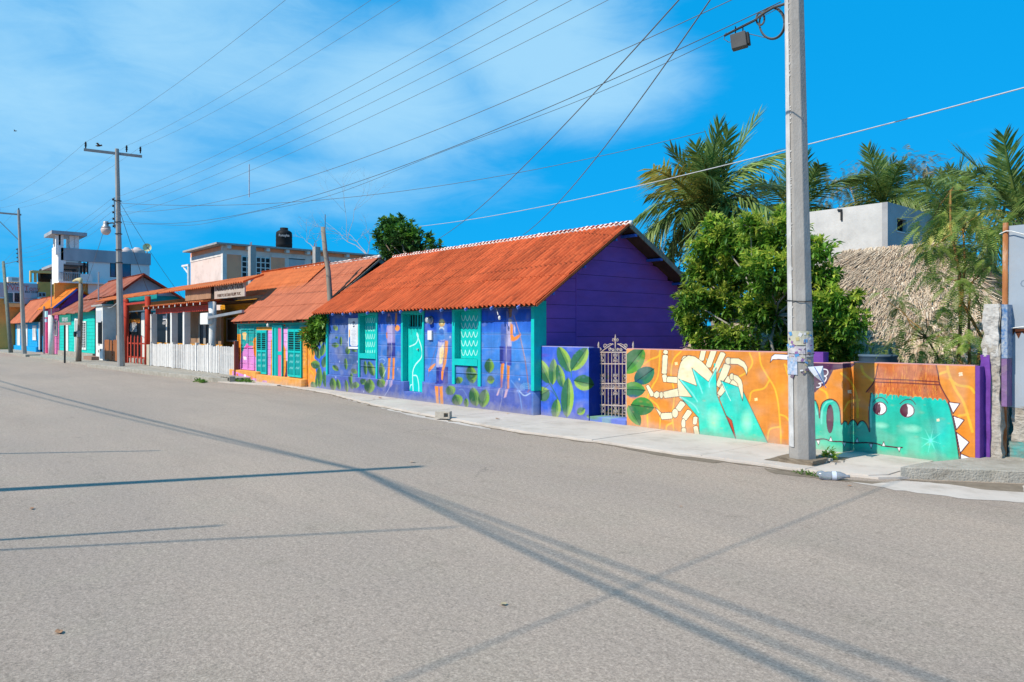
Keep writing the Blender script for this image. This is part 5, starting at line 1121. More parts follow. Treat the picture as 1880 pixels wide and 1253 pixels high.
M_FEA = leafmat('feathery_leaves', (.15,.26,.04), (.34,.40,.10), .4)
M_DRY = leafmat('dry_twigs', (.25,.20,.13), (.36,.28,.18), .1)
M_BARK = mat('grey_brown_bark', (.30,.23,.17), (.18,.14,.10), rough=.9, scale=9, bump=.6, bscale=40)
M_BARKG = mat('pale_bark', (.42,.38,.33), (.28,.25,.22), rough=.9, scale=9, bump=.5, bscale=40)
def limb(m, a, b, r0, r1, kink=.12, n=5, rg=random):
    a, b = Vector(a), Vector(b); L_ = (b-a).length; pts = [a]
    for i in range(1, n): pts.append(a.lerp(b, i/n)+Vector((rg.uniform(-1,1), rg.uniform(-1,1), rg.uniform(-.5,.5)))*L_*kink*.5)
    pts.append(b); m.tube(pts, [r0+(r1-r0)*i/n for i in range(n+1)], 7); return pts
def tree(lbl, cat_, base, forks, clumps, leaf, per, mleaf, bark, trunk_r=.06, grp=None, nros=60, young=None, name='tree', sink=.0, aspect=.34, spread=.75):
    """clumps: (x,y,z,radius) masses of foliage; forks: list of limb end points per trunk"""
    t = thing(name, lbl, cat_, base, grp); m = MB(); bt = Vector(base)-Vector((0,0,.1))
    for f in forks: limb(m, bt+Vector((random.uniform(-.08,.08), random.uniform(-.08,.08), 0)), f, trunk_r, trunk_r*.5)
    for (x, y, z, r_) in clumps:
        src = min(forks, key=lambda q: (Vector(q)-Vector((x, y, z))).length); 
        p = limb(m, src, (x, y, z-.2*r_), trunk_r*.45, trunk_r*.14)
        for _ in range(4):
            d = Vector((random.gauss(0,1), random.gauss(0,1), random.gauss(.2,.7))).normalized(); limb(m, p[-1], p[-1]+d*r_*.8, trunk_r*.16, trunk_r*.05, n=3)
    m.build('trunk', bark, t, smooth=True)
    P1 = []; P2 = []
    for (x, y, z, r_) in clumps:
        n = int(nros*r_*r_/.25); d = RNG.normal(size=(n, 3)); d /= np.linalg.norm(d, axis=1)[:, None]
        lump = 1+.38*np.sin(d[:,0]*5+x*7)*np.cos(d[:,1]*6+y)+.18*np.sin(d[:,2]*9+z*5)
        rad = r_*lump*(RNG.random(n)**.30); c = np.array([x, y, z])+d*rad[:,None]*np.array([1,1,.78])
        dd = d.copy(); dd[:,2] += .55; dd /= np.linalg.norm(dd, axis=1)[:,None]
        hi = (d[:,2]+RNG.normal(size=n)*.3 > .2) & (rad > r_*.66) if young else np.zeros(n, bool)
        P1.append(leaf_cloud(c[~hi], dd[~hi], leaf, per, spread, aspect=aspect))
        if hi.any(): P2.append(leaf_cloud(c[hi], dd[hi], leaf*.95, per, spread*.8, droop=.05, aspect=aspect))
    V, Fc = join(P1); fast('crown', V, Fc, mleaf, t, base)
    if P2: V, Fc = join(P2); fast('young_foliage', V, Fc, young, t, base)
    return t
def clump_px(lst, Y, dY=.6, sc=1.0):
    """foliage masses surveyed in the photo: (px, py, radius px)"""
    o = []
    for (x, y, r_) in lst:
        yy = Y+random.uniform(-dY, dY); p = atY(x, y, yy); dep = p[0]*VX+p[1]*VY; o.append((p[0], p[1], p[2], r_*dep/F*sc))
    return o
# --- broad bush tree behind the orange wall
TB = atY(1397, 640, 12.9); tb = (TB[0], TB[1], 0)
cl = clump_px([(1340,440,42),(1390,450,40),(1300,455,30),(1440,430,38),(1490,460,34),(1290,500,36),(1350,500,50),(1415,500,50),(1480,520,44),(1520,560,40),(1275,550,32),(1330,560,48),(1400,570,44),(1470,590,48),(1560,590,34),(1545,640,34),(1270,600,28),(1300,625,28),(1350,625,34),(1500,640,36),(1440,640,30),(1255,575,20),(1530,610,36),(1310,412,20),(1375,412,20),(1515,505,22),(1570,545,14),(1440,395,16)], 12.9, .7)
fk = [atY(1395,560,12.9), atY(1425,580,12.7), atY(1370,590,13.1), atY(1345,600,12.7), atY(1440,560,13.2)]
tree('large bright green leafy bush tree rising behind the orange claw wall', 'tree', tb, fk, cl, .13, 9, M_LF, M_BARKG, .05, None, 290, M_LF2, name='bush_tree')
# --- bush squeezed between the two houses
cl = clump_px([(580,590,15),(591,600,15),(575,612,16),(588,622,13),(597,588,11),(568,600,9),(583,634,8),(570,625,9),(598,612,9),(560,612,6)], 10.22, .08)
tree('dense glossy bush squeezed between the mural house and the pink-orange house', 'bush', (atY(585,640,10.6)[0], 10.6, 0), [atY(585,630,10.6)], cl, .17, 7, M_LF, M_BARK, .04, None, 95, None, name='bush', aspect=.45)
# --- sea almond tree behind the roofs
cl = clump_px([(712,412,16),(735,412,18),(722,430,20),(745,428,22),(700,432,14),(758,440,18),(715,448,20),(740,452,22),(770,452,14),(785,436,8),(792,452,10),(808,450,7),(728,466,24),(760,466,18),(700,455,12)], 24, .9)
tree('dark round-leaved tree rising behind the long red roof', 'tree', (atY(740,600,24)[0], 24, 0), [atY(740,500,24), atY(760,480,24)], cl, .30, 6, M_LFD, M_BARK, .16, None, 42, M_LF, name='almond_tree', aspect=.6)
# --- bare trees
def bare(lbl, base, tips, r_, grp=None):
    t = thing('bare_tree', lbl, 'tree', base, grp); m = MB(); rg = random.Random(5)
    def rec(a, d, L_, r0, k):
        b = a+d*L_; limb(m, a, b, r0, r0*.6, .1, 3, rg)
        if k == 0: return
        for _ in range(3): rec(b, (d+Vector((rg.gauss(0,.55), rg.gauss(0,.55), rg.gauss(.05,.3)))).normalized(), L_*rg.uniform(.55,.8), r0*.55, k-1)
    b0 = Vector(base)
    for tp in tips: tp = Vector(tp); L_ = (tp-b0).length*.55; rec(b0, (tp-b0).normalized(), L_, r_, 4)
    m.build('branches', mat('bleached_branches', (.42,.36,.33), (.32,.27,.25), rough=.9), t)
bare('leafless grey branching tree behind the salmon building next to the almond tree', atY(675,470,30), [atY(610,425,30), atY(640,424,30), atY(680,432,30)], .035)
bare('small leafless twiggy tree beside the black water tank', atY(575,455,30), [atY(555,438,30), atY(582,436,30)], .03)
# --- coconut palms
def frond_mesh(L_, droop, nl, ll, w_, seed, twist=0.0, hang=.5):
    rg = np.random.default_rng(seed); V = []; Fc = []
    ts = np.linspace(0, 1, 13); pts = []
    for t in ts: pts.append(np.array([L_*t*(1-.18*droop*t), 0, L_*(.30*t-droop*.75*t*t)]))
    pts = np.array(pts)
    def at_(t): i = min(int(t*12), 11); f = t*12-i; return pts[i]*(1-f)+pts[i+1]*f
    for t in np.linspace(.10, .995, nl):
        for sd_ in (-1, 1):
            p = at_(t); tg = at_(min(t+.02, 1))-at_(max(t-.02, 0)); tg /= np.linalg.norm(tg)+1e-9
            side = np.array([0, sd_, 0.]); fw = .55+.5*t
            d = side*(1-.25*t)+tg*fw+np.array([0, 0, .25-hang*rg.random()]); d += rg.normal(size=3)*.10; d /= np.linalg.norm(d)
            l_ = ll*(math.sin(math.pi*min(.92, .12+.80*t))**.6)*(.85+.3*rg.random()); s_ = np.cross(d, [0, 0, 1.]); s_ /= np.linalg.norm(s_)+1e-9
            m_ = p+d*l_*.5+np.array([0,0,-.02*l_]); e = p+d*l_+np.array([0, 0, -hang*.35*l_]); k = len(V)
            V += [p-s_*w_*.3, p+s_*w_*.3, m_+s_*w_*.5, m_-s_*w_*.5, e]; Fc += [(k, k+1, k+2), (k, k+2, k+3), (k+3, k+2, k+4)]
    for i in range(12):
        k = len(V); r0 = .028*(1-ts[i])+.005; r1 = .028*(1-ts[i+1])+.005
        for j, r_ in ((i, r0), (i+1, r1)): V += [pts[j]+np.array([0,-r_,0]), pts[j]+np.array([0,r_,0]), pts[j]+np.array([0,0,-r_])]
        for a, b in ((0,1),(1,2),(2,0)): Fc += [(k+a, k+b, k+3+b), (k+a, k+3+b, k+3+a)]
    me = bpy.data.meshes.new('frond'); me.from_pydata([tuple(v) for v in V], [], Fc); return me
FM = [frond_mesh(1.0, .55, 46, .36, .021, 1, hang=.7), frond_mesh(1.0, .95, 46, .34, .020, 2, hang=1.0), frond_mesh(1.0, .18, 40, .34, .022, 3, hang=.25), frond_mesh(1.0, 1.35, 46, .32, .020, 4, hang=1.2)]
FY_ = [f.copy() for f in FM]
for f in FM: f.materials.append(M_PALM)
for f in FY_: f.materials.append(M_PALMY)
def palm(lbl, crown, ground_, L_, nfr, seed, lean=(0,0), yellow=.25, spec=None):
    rg = random.Random(seed); c = Vector(crown); b = Vector((c.x+lean[0], c.y+lean[1], ground_))
    t = thing('palm_tree', lbl, 'palm tree', b, 'coconut palms behind the walls')
    MB().tube([b, b.lerp(c, .5)+Vector((lean[0]*-.1, 0, 0)), c-Vector((0,0,.1))], [.16,.12,.10], 9).build('trunk', M_BARKG, t, smooth=True)
    for i in range(nfr):
        e = (i/nfr); az_ = i*2.399+rg.uniform(-.25,.25)
        el_ = math.radians(82-105*e+rg.uniform(-8, 8)); kind = 2 if e < .25 else (0 if e < .55 else (1 if e < .8 else 3))
        o = bpy.data.objects.new('frond', (FY_ if (rg.random() < yellow and e > .35) else FM)[kind]); COL.objects.link(o)
        sc = L_*rg.uniform(.80,1.15)*(1.0 if e > .2 else .88); o.scale = (sc, sc*rg.uniform(.85,1.1), sc)
        o.rotation_mode = 'XYZ'; o.rotation_euler = (rg.uniform(-.5,.5), -el_*.8, az_); o.parent = t; o.location = c-b; WORLD[o.name] = c
    return t
palm('largest bushy coconut palm right of the purple gable peak', atY(1300, 390, 17), 0, 2.45, 36, 3, (.3, .2), .15)
palm('coconut palm half hidden behind the near concrete pole', atY(1462, 395, 27), 0, 2.6, 20, 8, (.2, 0), .3)
palm('coconut palm rising behind the grey concrete block', atY(1622, 375, 29), 0, 2.3, 20, 12, (0, .3), .35)
palm('coconut palm with stiff dark fronds at the right frame edge', atY(1872, 395, 18), 0, 1.75, 18, 17, (.3, .3), .1)
palm('coconut palm with arching fronds between the concrete block and the feathery tree', atY(1748, 395, 27), 0, 2.2, 16, 21, (.3, .3), .15)
# --- airy tree behind palms
def airy(lbl, base, clumps, size, nspr, m_leaf, bark, r_=.05, grp=None, name='airy_tree', tips=None):
    """tree of drooping pinnate sprays"""
    t = thing(name, lbl, 'tree', base, grp); m = MB(); P1 = []
    c0 = Vector(base)
    for tp in (tips or []): limb(m, c0, tp, r_, r_*.4, .08, 6)
    for (x, y, z, rr) in clumps:
        src = min((tips or [base]), key=lambda q: (Vector(q)-Vector((x,y,z))).length); limb(m, src, (x, y, z), r_*.3, r_*.1, .15, 4)
        n = int(nspr*rr*rr/.2)+3
        for _ in range(n):
            d = RNG.normal(size=3); d /= np.linalg.norm(d); st = np.array([x, y, z])+d*rr*RNG.random()**.5*np.array([1,1,.8])
            dr = d*np.array([1,1,.4])+RNG.normal(size=3)*.3; dr[2] -= .25; dr /= np.linalg.norm(dr)
            L_ = size*(.6+.8*RNG.random()); k = 13; ts_ = np.linspace(.1, 1, k)
            pc = st+dr*L_*ts_[:,None]+np.array([0,0,-1])*(L_*.30*ts_**2)[:,None]; sd_ = np.cross(dr, [0,0,1.]); sd_ /= np.linalg.norm(sd_)+1e-9
            tg = dr+np.array([0,0,-.3]); w_ = size*.020; ll = size*.17
            for s_ in (-1, 1):
                e = pc+(sd_*s_*ll+tg*ll*.45)*(np.sin(np.pi*(.15+.8*ts_))[:,None]); a = pc+tg*w_; b = pc-tg*w_
                V = np.stack([a, b, e-tg*w_*.6, e+tg*w_*.6], 1).reshape(-1, 3); i = np.arange(k)*4
                P1.append((V, np.stack([np.stack([i,i+1,i+2],1), np.stack([i,i+2,i+3],1)], 1).reshape(-1,3)))
    m.build('trunk', bark, t, smooth=True); V, Fc = join(P1); fast('crown', V, Fc, m_leaf, t, base); return t
BX = atY(1806, 640, 12.4)
M_STEM = mat('orange_brown_stem', (.30,.17,.05), (.2,.12,.05), rough=.8)
cl = clump_px([(1755,340,34),(1715,360,26),(1790,350,30),(1740,395,42),(1790,400,40),(1700,410,24),(1820,420,30),(1745,450,40),(1790,460,36),(1705,455,26),(1825,480,26),(1760,510,34),(1810,530,24),(1700,500,20),(1735,560,26),(1775,560,24),(1700,590,24),(1740,620,26),(1780,620,26),(1810,600,16),(1650,560,20),(1660,610,22),(1690,640,22),(1740,650,24),(1780,650,20),(1630,640,14),(1620,540,12)], 12.5, .45)
airy('feathery light green tree drooping over the thatched roof beside the rubble column', (BX[0], BX[1], 0), cl, .34, 110, M_FEA, M_STEM, .035, None, 'feathery_tree', [atY(1782,520,12.5), atY(1768,420,12.5), atY(1745,350,12.6), atY(1700,620,12.4)])
cl = clump_px([(1540,330,30),(1580,315,30),(1620,300,30),(1660,295,30),(1700,300,28),(1690,330,36),(1640,325,34),(1560,350,30),(1520,360,24),(1730,310,20),(1505,330,20)], 31, .9)
airy('thin airy tree with brownish seed tips on the skyline behind the palms', (atY(1620, 600, 31)[0], 31, 0), cl, .45, 30, leafmat('airy_leaves', (.12,.17,.04), (.30,.22,.11), .3), M_BARKG, .10, None, 'airy_tree', [atY(1560,340,31), atY(1650,320,31), atY(1700,320,31)])
# --- dark understorey filling the yard behind the walls
cl = clump_px([(1240,500,18),(1215,450,26),(1235,470,20),(1440,420,20),(1200,415,10),(1260,440,26)], 17.5, .5)
tree('dark shrub between the purple gable and the big palm', 'shrub', (atY(1240, 600, 17.5)[0], 17.5, 0), [atY(1240, 520, 17.5)], cl, .14, 8, M_LFD, M_BARK, .05, None, 45, None, name='shrub')
cl = clump_px([(1125,745,10),(1112,760,8),(1140,755,9),(1106,720,8),(1145,700,9),(1118,690,6)], 12.3, .2)
tree('weedy plant growing behind the iron gate', 'plant', (atY(1125, 760, 12.3)[0], 12.3, 0), [atY(1125, 740, 12.3)], cl, .09, 6, M_FEA, M_BARK, .012, None, 55, None, name='yard_plant')
cl = clump_px([(1530,310,2)], 12, 0)
# weed at the pole foot
wb = gr(1526, 846, .03); wd = thing('weed', 'small green weed sprouting between rocks at the foot of the near pole', 'weed', wb)
c_ = [(wb[0]+random.uniform(-.10,.07), wb[1]+random.uniform(-.04,.04), wb[2]+random.uniform(.02,.13)) for _ in range(16)]
V, Fc = leaf_cloud(c_, [(0,0,1)]*16, .075, 5, .75, aspect=.5); fast('leaves', V, Fc, M_LF2, wd, wb)
MB().tube([wb, (wb[0]-.03, wb[1], wb[2]+.12)], .004, 4).build('stem', M_FEA, wd)
for lb, px1, py1 in (('small green weed at the kerb below the white picket fence', 432, 702), ('sparse weed growing in front of the picket gate near the cinder block', 455, 703), ('tiny green weed in the gutter beside the plastic bottle', 1485, 872), ('dry low weed at the kerb under the fence', 368, 702)):
    wb = gr(px1, py1, .01); wd = thing('weed', lb, 'weed', wb); dep = wb[0]*VX+wb[1]*VY; k = dep*.006
    c_ = [(wb[0]+random.uniform(-1.6,1.6)*k*2, wb[1]+random.uniform(-.5,.5)*k, wb[2]+random.uniform(0,.4)*k) for _ in range(26)]
    V, Fc = leaf_cloud(c_, [(0,0,1)]*26, k*.8, 5, .7, aspect=.3); fast('leaves', V, Fc, M_LF, wd, wb)
# ================================================================== THATCHED HUT, CONCRETE BLOCK, YARD THINGS
hut = thing('thatched_hut', 'palm thatched hut roof with ragged grey-tan straw behind the crocodile wall', 'hut', (-5.6, 17.5, 0))
M_THB = mat('thatch_base', (.22,.17,.12), (.14,.11,.08), rough=1, scale=12, bump=1, bscale=30, stretch=(1,1,.3))
def thatchmat():
    m = bpy.data.materials.new('straw'); m.use_nodes = True; nd = m.node_tree.nodes; lk = m.node_tree.links; p = nd['Principled BSDF']; p.inputs['Roughness'].default_value = .85
    g = nd.new('ShaderNodeNewGeometry'); r_ = nd.new('ShaderNodeValToRGB'); e = r_.color_ramp.elements
    e[0].color = (.24,.18,.13,1); e[1].color = (.78,.68,.54,1); x = e.new(.35); x.color = (.44,.34,.24,1); x = e.new(.7); x.color = (.58,.46,.33,1); x = e.new(.85); x.color = (.40,.25,.15,1)
    lk.new(g.outputs['Random Per Island'], r_.inputs[0]); lk.new(r_.outputs[0], p.inputs['Base Color']); return m
M_STR = thatchmat()
hR = [Vector(atY(1555, 478, 18.2)), Vector(atY(1745, 462, 18.2))]; hRz = 3.72
hA, hB = Vector((hR[0].x, 18.2, hRz)), Vector((hR[1].x, 18.2, hRz))
eL, eR = Vector((hA.x-1.9, 14.3, 1.36)), Vector((hB.x+2.6, 14.3, 1.30)); bL, bR = Vector((hA.x-1.9, 22, 1.36)), Vector((hB.x+2.6, 22, 1.3))
th = MB().add([eL, eR, hB, hA, bR, bL], [(0,1,2,3), (1,4,2), (4,5,3,2), (5,0,3)]).build('thatch_core', M_THB, hut)
def strands(quad, n, ln, w_, seed, drop=.06):
    rg = np.random.default_rng(seed); a, b, c, d = [np.array(q) for q in quad]
    u, v = rg.random(n), rg.random(n); top = d+(c-d)*u[:,None]; bot = a+(b-a)*u[:,None]; p = bot+(top-bot)*v[:,None]
    dn = bot-top; dn /= np.linalg.norm(dn, axis=1)[:,None]; nm_ = np.cross(b-a, d-a); nm_ /= np.linalg.norm(nm_); nm_ *= np.sign(nm_[2])
    dr = dn+rg.normal(size=(n,3))*.19; dr -= nm_*((dr@nm_)[:,None])*.7; dr /= np.linalg.norm(dr, axis=1)[:,None]
    L_ = ln*(.5+rg.random(n))[:,None]; s_ = np.cross(dr, nm_); W = w_*(.5+rg.random(n))[:,None]
    o = p+nm_*(.0+.05*rg.random(n))[:,None]; e = o+dr*L_+nm_*(drop*rg.random(n)-.01)[:,None]
    V = np.stack([o-s_*W, o+s_*W, e+s_*W*.5, e-s_*W*.5], 1).reshape(-1,3); i = np.arange(n)*4; return V, np.stack([i,i+1,i+2,i+3],1)
V, Fc = join([strands((eL, eR, hB, hA), 22000, .42, .010, 1), strands((eR, bR, hB, hB), 5000, .30, .011, 2), strands((bL, eL, hA, hA), 4000, .30, .011, 4), strands((eL, eR, eR+Vector((0,.1,.25)), eL+Vector((0,.1,.25))), 2600, .42, .012, 3, .02)])
to = fast('straw_cover', V, Fc, M_STR, hut, (-5.6, 14.5, 0)); to['kind'] = 'stuff'
V, Fc = strands((hA-Vector((.1,.12,.12)), hB+Vector((.1,-.12,-.12)), hB+Vector((.1,.05,.06)), hA+Vector((-.1,.05,.06))), 1500, .30, .012, 8); rd = fast('ridge_straw', V, Fc, M_STR, hut, (-5.6, 14.5, 0)); rd['kind'] = 'stuff'
for x in np.linspace(eL.x+.6, eR.x-.6, 4): MB().tube([(x, 14.7, 0), (x, 14.7, 1.55)], .06, 8).build('post', M_WOODG, hut)
ww = thing('yard_wall', 'whitewashed yard wall glimpsed under the bush tree left of the hut', 'wall', (-7.0, 16.6, 0)); MB().box(-9.5, -5.8, 16.5, 16.65, 0, 1.62).build('wall_face', M_WHITE, ww)
dr_ = Vector(atY(1612, 660, 12.4)); dm = thing('barrel', 'blue-grey barrel top showing above the crocodile wall', 'barrel', (dr_.x, 12.4, 0))
MB().lathe([(.28,0),(.29,.4),(.30,.42),(.29,.44),(.29,.8),(.30,.82),(.29,.84),(.285,1.34),(.30,1.35),(.30,1.38),(.0,1.38)], (dr_.x, 12.4, 0), 20).build('shell', mat('blue_grey_plastic', (.10,.16,.22), (.08,.12,.17), rough=.5), dm, smooth=True)
# plastered rooftop block
bc = Vector(atY(1630, 371, 22)); bz = bc.z; bx0 = atY(1478, 386, 22)[0]; by1 = atX(1700, 377, bc.x)[1]+.6
blk = thing('concrete_block_house', 'plain rooftop block with white sunlit side, grey side and small square window', 'building', ((bx0+bc.x)/2, 24, 0))
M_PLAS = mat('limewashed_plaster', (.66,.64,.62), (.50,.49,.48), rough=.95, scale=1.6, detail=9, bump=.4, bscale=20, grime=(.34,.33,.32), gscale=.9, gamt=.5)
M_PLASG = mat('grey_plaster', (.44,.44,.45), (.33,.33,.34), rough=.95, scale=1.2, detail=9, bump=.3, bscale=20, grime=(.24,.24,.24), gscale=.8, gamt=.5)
MB().box(bx0-.5, bc.x-.16, 22, 22.15, 2, bz).build('street_wall', M_PLAS, blk)
wy0, wy1, wz0, wz1 = atX(1645, 400, bc.x)[1], atX(1665, 400, bc.x)[1], atX(1645, 426, bc.x)[2], atX(1645, 400, bc.x)[2]
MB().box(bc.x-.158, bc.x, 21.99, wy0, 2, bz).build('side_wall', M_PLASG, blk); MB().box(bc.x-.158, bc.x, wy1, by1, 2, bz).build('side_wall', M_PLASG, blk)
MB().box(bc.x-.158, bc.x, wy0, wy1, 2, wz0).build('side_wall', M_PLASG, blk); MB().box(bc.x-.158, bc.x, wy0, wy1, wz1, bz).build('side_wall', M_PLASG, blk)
wf = MB().box(bc.x-.10, bc.x+.015, wy0, wy0+.04, wz0, wz1).box(bc.x-.10, bc.x+.015, wy1-.04, wy1, wz0, wz1).box(bc.x-.1, bc.x+.015, wy0+.04, wy1-.04, wz0, wz0+.04).build('window', M_PLAS, blk); box('pane', M_DARK, wf, bc.x-.14, bc.x-.12, wy0+.04, wy1-.04, wz0+.04, wz1)
box('roof_slab', M_PLASG, blk, bx0-.5, bc.x-.17, 22.16, by1, bz-.25, bz-.1); MB().bar(atY(1545, 388, 21.98), atY(1545, 405, 21.98), .05).bar(atY(1538, 386, 21.98), atY(1546, 386, 21.98), .05).build('spout', M_DARKM, blk)
# ================================================================== STREET LITTER
bk = gr(815, 768, .03); cb = thing('cinder_block', 'weathered concrete cinder block lying on its side at the pavement edge by mural house', 'block', bk)
bm_ = MB(); hw, hd, hh = .20, .075, .075; ang = math.radians(35)
def blk_box(x0, x1, y0, y1, z0, z1): 
    vs = [(x, y, z) for z in (z0, z1) for x, y in ((x0,y0),(x1,y0),(x1,y1),(x0,y1))]
    R_ = Matrix.Rotation(ang, 3, 'Z'); return bm_.add([tuple(Vector(bk)+R_ @ Vector(v)) for v in vs], [(0,3,2,1),(4,5,6,7),(0,1,5,4),(1,2,6,5),(2,3,7,6),(3,0,4,7)])
blk_box(-.15,.15,-.10,-.001,0,.03); blk_box(-.15,.15,-.10,-.001,.11,.14)
blk_box(-.15,.03,-.10,-.001,.031,.109); blk_box(.12,.15,-.10,-.001,.031,.109)
blk_box(-.15,.15,.0,.05,0,.14)
bm_.build('concrete_body', mat('pale_block_concrete', (.52,.46,.38), (.42,.37,.31), rough=.95, scale=20, bump=.6), cb)
bt = Vector(gr(1530, 874, .05)); pb = thing('plastic_bottle', 'crumpled clear plastic bottle lying in the gutter right of the near pole', 'bottle', bt)
m_ = bpy.data.materials.new('clear_plastic'); m_.use_nodes = True; p_ = m_.node_tree.nodes['Principled BSDF']; p_.inputs['Base Color'].default_value = (.45,.49,.55,1); p_.inputs['Roughness'].default_value = .12; p_.inputs['Transmission Weight'].default_value = .55; p_.inputs['Specular IOR Level'].default_value = .7
ax = Vector((.80,.55,0)).normalized()
prof = [(-.17,.02),(-.165,.045),(-.13,.052),(-.09,.047),(-.05,.054),(-.01,.046),(.04,.053),(.08,.045),(.12,.03),(.15,.017),(.18,.016)]
o = MB().tube([bt+ax*x+Vector((0,0,random.uniform(-.006,.006))) for x, r_ in prof], [r_ for x, r_ in prof], 12).build('bottle_body', m_, pb, smooth=True); MB().tube([bt-ax*.02, bt+ax*.03], .0545, 12, cap=False).build('label_wrap', mat('pale_wrap', (.6,.64,.72), (.5,.55,.65), rough=.3), pb, smooth=True)
for i, (x, y, s_) in enumerate([(1497,848,.05),(1508,852,.07),(1520,850,.055),(1487,853,.04),(1530,855,.035),(1512,843,.05),(1545,851,.03)]):
    p = gr(x, y, .02); o = lumpy('rock', p[0]-s_, p[0]+s_, p[1]-s_*.8, p[1]+s_*.8, .02, .02+s_*1.1, 3, s_*.35, mat('pale_rock', (.50,.46,.42), (.35,.31,.27), rough=.95, scale=20, bump=.6), None, i*3)
    tag(o, ['leftmost pale rock touching the pole foot','largest pale rock beside the weed','pale rock right under the weed','small stone at the pole edge nearest the road','small stone right of the weed','rock behind the weed','tiny stone farthest right of the pole foot'][i], 'rock', 'rocks at the foot of the near pole')
M_DLEAF = mat('dry_leaf', (.40,.22,.12), (.28,.15,.09), rough=.9)
def litter(lbl, px1, py1, s_, m, name='dry_leaf', cat_='leaf', z=.008):
    p = Vector(gr(px1, py1, z)); v = [(0,0,.002)]+[(math.cos(a)*s_*random.uniform(.6,1.3), math.sin(a)*s_*.6*random.uniform(.6,1.3), random.uniform(.002,.25)*s_) for a in np.linspace(0, 6.28, 8)[:-1]]
    tag(MB().add([tuple(p+Vector(q)) for q in v], [(0, i, i % 7+1) for i in range(1, 8)]).build(name, m), lbl, cat_)
litter('brown flat leaf on the road at the lower left', 110, 1160, .035, M_DLEAF); litter('small brown leaf on the road near the left frame edge', 58, 934, .035, M_DLEAF)
litter('pale torn scrap on the road beyond the long pole shadow', 757, 848, .05, mat('pale_scrap', (.55,.42,.32), (.4,.3,.22), rough=.9), 'paper_scrap', 'scrap'); litter('brown leaf on the pavement near the mural house door', 698, 731, .07, M_DLEAF, z=.045); litter('small brown leaf on the pavement left of the other one', 686, 733, .05, M_DLEAF, z=.045)
litter('orange leaf on the pavement under the painted boatman', 913, 769, .06, M_DLEAF, z=.045); litter('yellow scrap on the pavement below the corner post', 932, 760, .04, mat('yellow_scrap', (.6,.4,.1), (.5,.3,.1)), 'paper_scrap', 'scrap', z=.045); litter('thin straw on the road near the lower middle', 925, 1109, .03, mat('straw_bit', (.4,.33,.2), (.3,.25,.15)), 'straw', 'straw')
litter('tiny dark leaf on the road below the plastic bottle', 1250, 930, .02, M_DLEAF); litter('tiny dark leaf by the raised pavement corner', 1560, 892, .025, M_DLEAF)
# birds
def bird(lbl, p, s_):
    t = thing('bird', lbl, 'bird', p); p = Vector(p); a = Vector((RX, RY, 0)); 
    MB().tube([p-a*s_*.5, p-a*s_*.2, p+a*s_*.1, p+a*s_*.4], [.01*s_, .12*s_, .10*s_, .02*s_], 8).build('body', mat('brown_feathers', (.10,.07,.055), (.06,.045,.04), rough=.8), t, smooth=True)
    for sg_ in (-1, 1): MB().add([tuple(p+a*q[0]*s_+Vector((VX*q[1]*sg_, VY*q[1]*sg_, q[2]))*s_) for q in ((-.15,0,.05),(.15,0,.05),(.10,.45,.28),(-.02,.8,.12),(-.18,.4,.22))], [(0,1,2,4),(4,2,3)]).build('wing', MATS['brown_feathers'], t)
bird('small brown bird flying just above the pole crossarm', atY(182, 268, 9.0), .42); bird('tiny dark bird in the sky near the left frame edge', atY(28, 241, 12), .40)
#@@LEFT
# ================================================================== WALL PIECE BETWEEN THE TWO HOUSES
HY2 = 10.25
bw = thing('garden_wall', 'short orange and blue leaf-painted wall filling the gap between the two mural houses', 'wall', (-20.9, HY2, 0))
cg = Canvas(-21.7, -20.2, -.05, 1.55, .012, to_y(HY2), (238,150,60)); cg.T = (420, 570, 7.83)
cg.poly([(1270,460),(1450,460),(1450,1190),(1190,1190),(1230,1050),(1260,900),(1240,800),(1310,760),(1230,690),(1250,560)], (56,104,214)); cg.ell(1330, 1100, 120, 90, (110,125,200), alpha=.8, soft=.7)
veins(cg, [[(1150,560),(1180,700),(1160,900)],[(1150,840),(1210,900),(1240,1000),(1220,1120)],[(1140,480),(1190,600),(1230,700)]], 18)
for a in [(1310,800,1180,760,120),(1300,700,1250,510,85),(1330,660,1370,480,85),(1350,820,1440,640,120),(1300,1110,1300,800,90),(1390,1110,1370,860,75),(1230,1130,1200,1020,80),(1265,1110,1260,960,40),(1200,560,1190,480,40)]: cg.leaf(*a, (50,100,66), (120,160,70), halo=False)
cg.scuff(60, .03, (150,150,190), .3)
finish(cg, 1, .14, 7)
panel('wall_face', cg, -21.62, XL-.004, -.02, atY(1430/7.83+420, 570+465/7.83, HY2)[2], HY2, .14, bw, edge=0)
# ================================================================== PINK-ORANGE HOUSE
h2 = thing('wooden_house', 'small low house painted pink, orange and turquoise under a sagging faded red roof', 'house', (-24.6, 12.6, 0))
X0, X1 = -27.45, -21.62
ch = Canvas(X0-.1, X1+.1, -.05, 2.4, .014, to_y(HY2), (238,152,48)); ch.T = (420, 570, 7.83)
ch.poly([(60,170),(1160,170),(1160,230),(1040,240),(1000,270),(560,240),(400,240),(390,380),(360,420),(250,600),(170,640),(170,360),(60,360)], (20,160,160)); ch.poly([(60,340),(172,340),(172,640),(140,800),(60,800)], (240,150,40))
ch.poly([(60,1100),(60,880),(130,870),(180,640),(250,480),(330,470),(370,600),(400,760),(430,980),(390,1000),(370,1100)], (222,140,212)); ch.poly([(390,380),(400,375),(410,760),(372,640),(362,460)], (240,140,30))
ch.poly([(560,290),(625,290),(625,420),(605,480),(600,990),(545,985)], (225,150,215)); ch.poly([(605,420),(630,420),(630,990),(600,990)], (238,150,40))
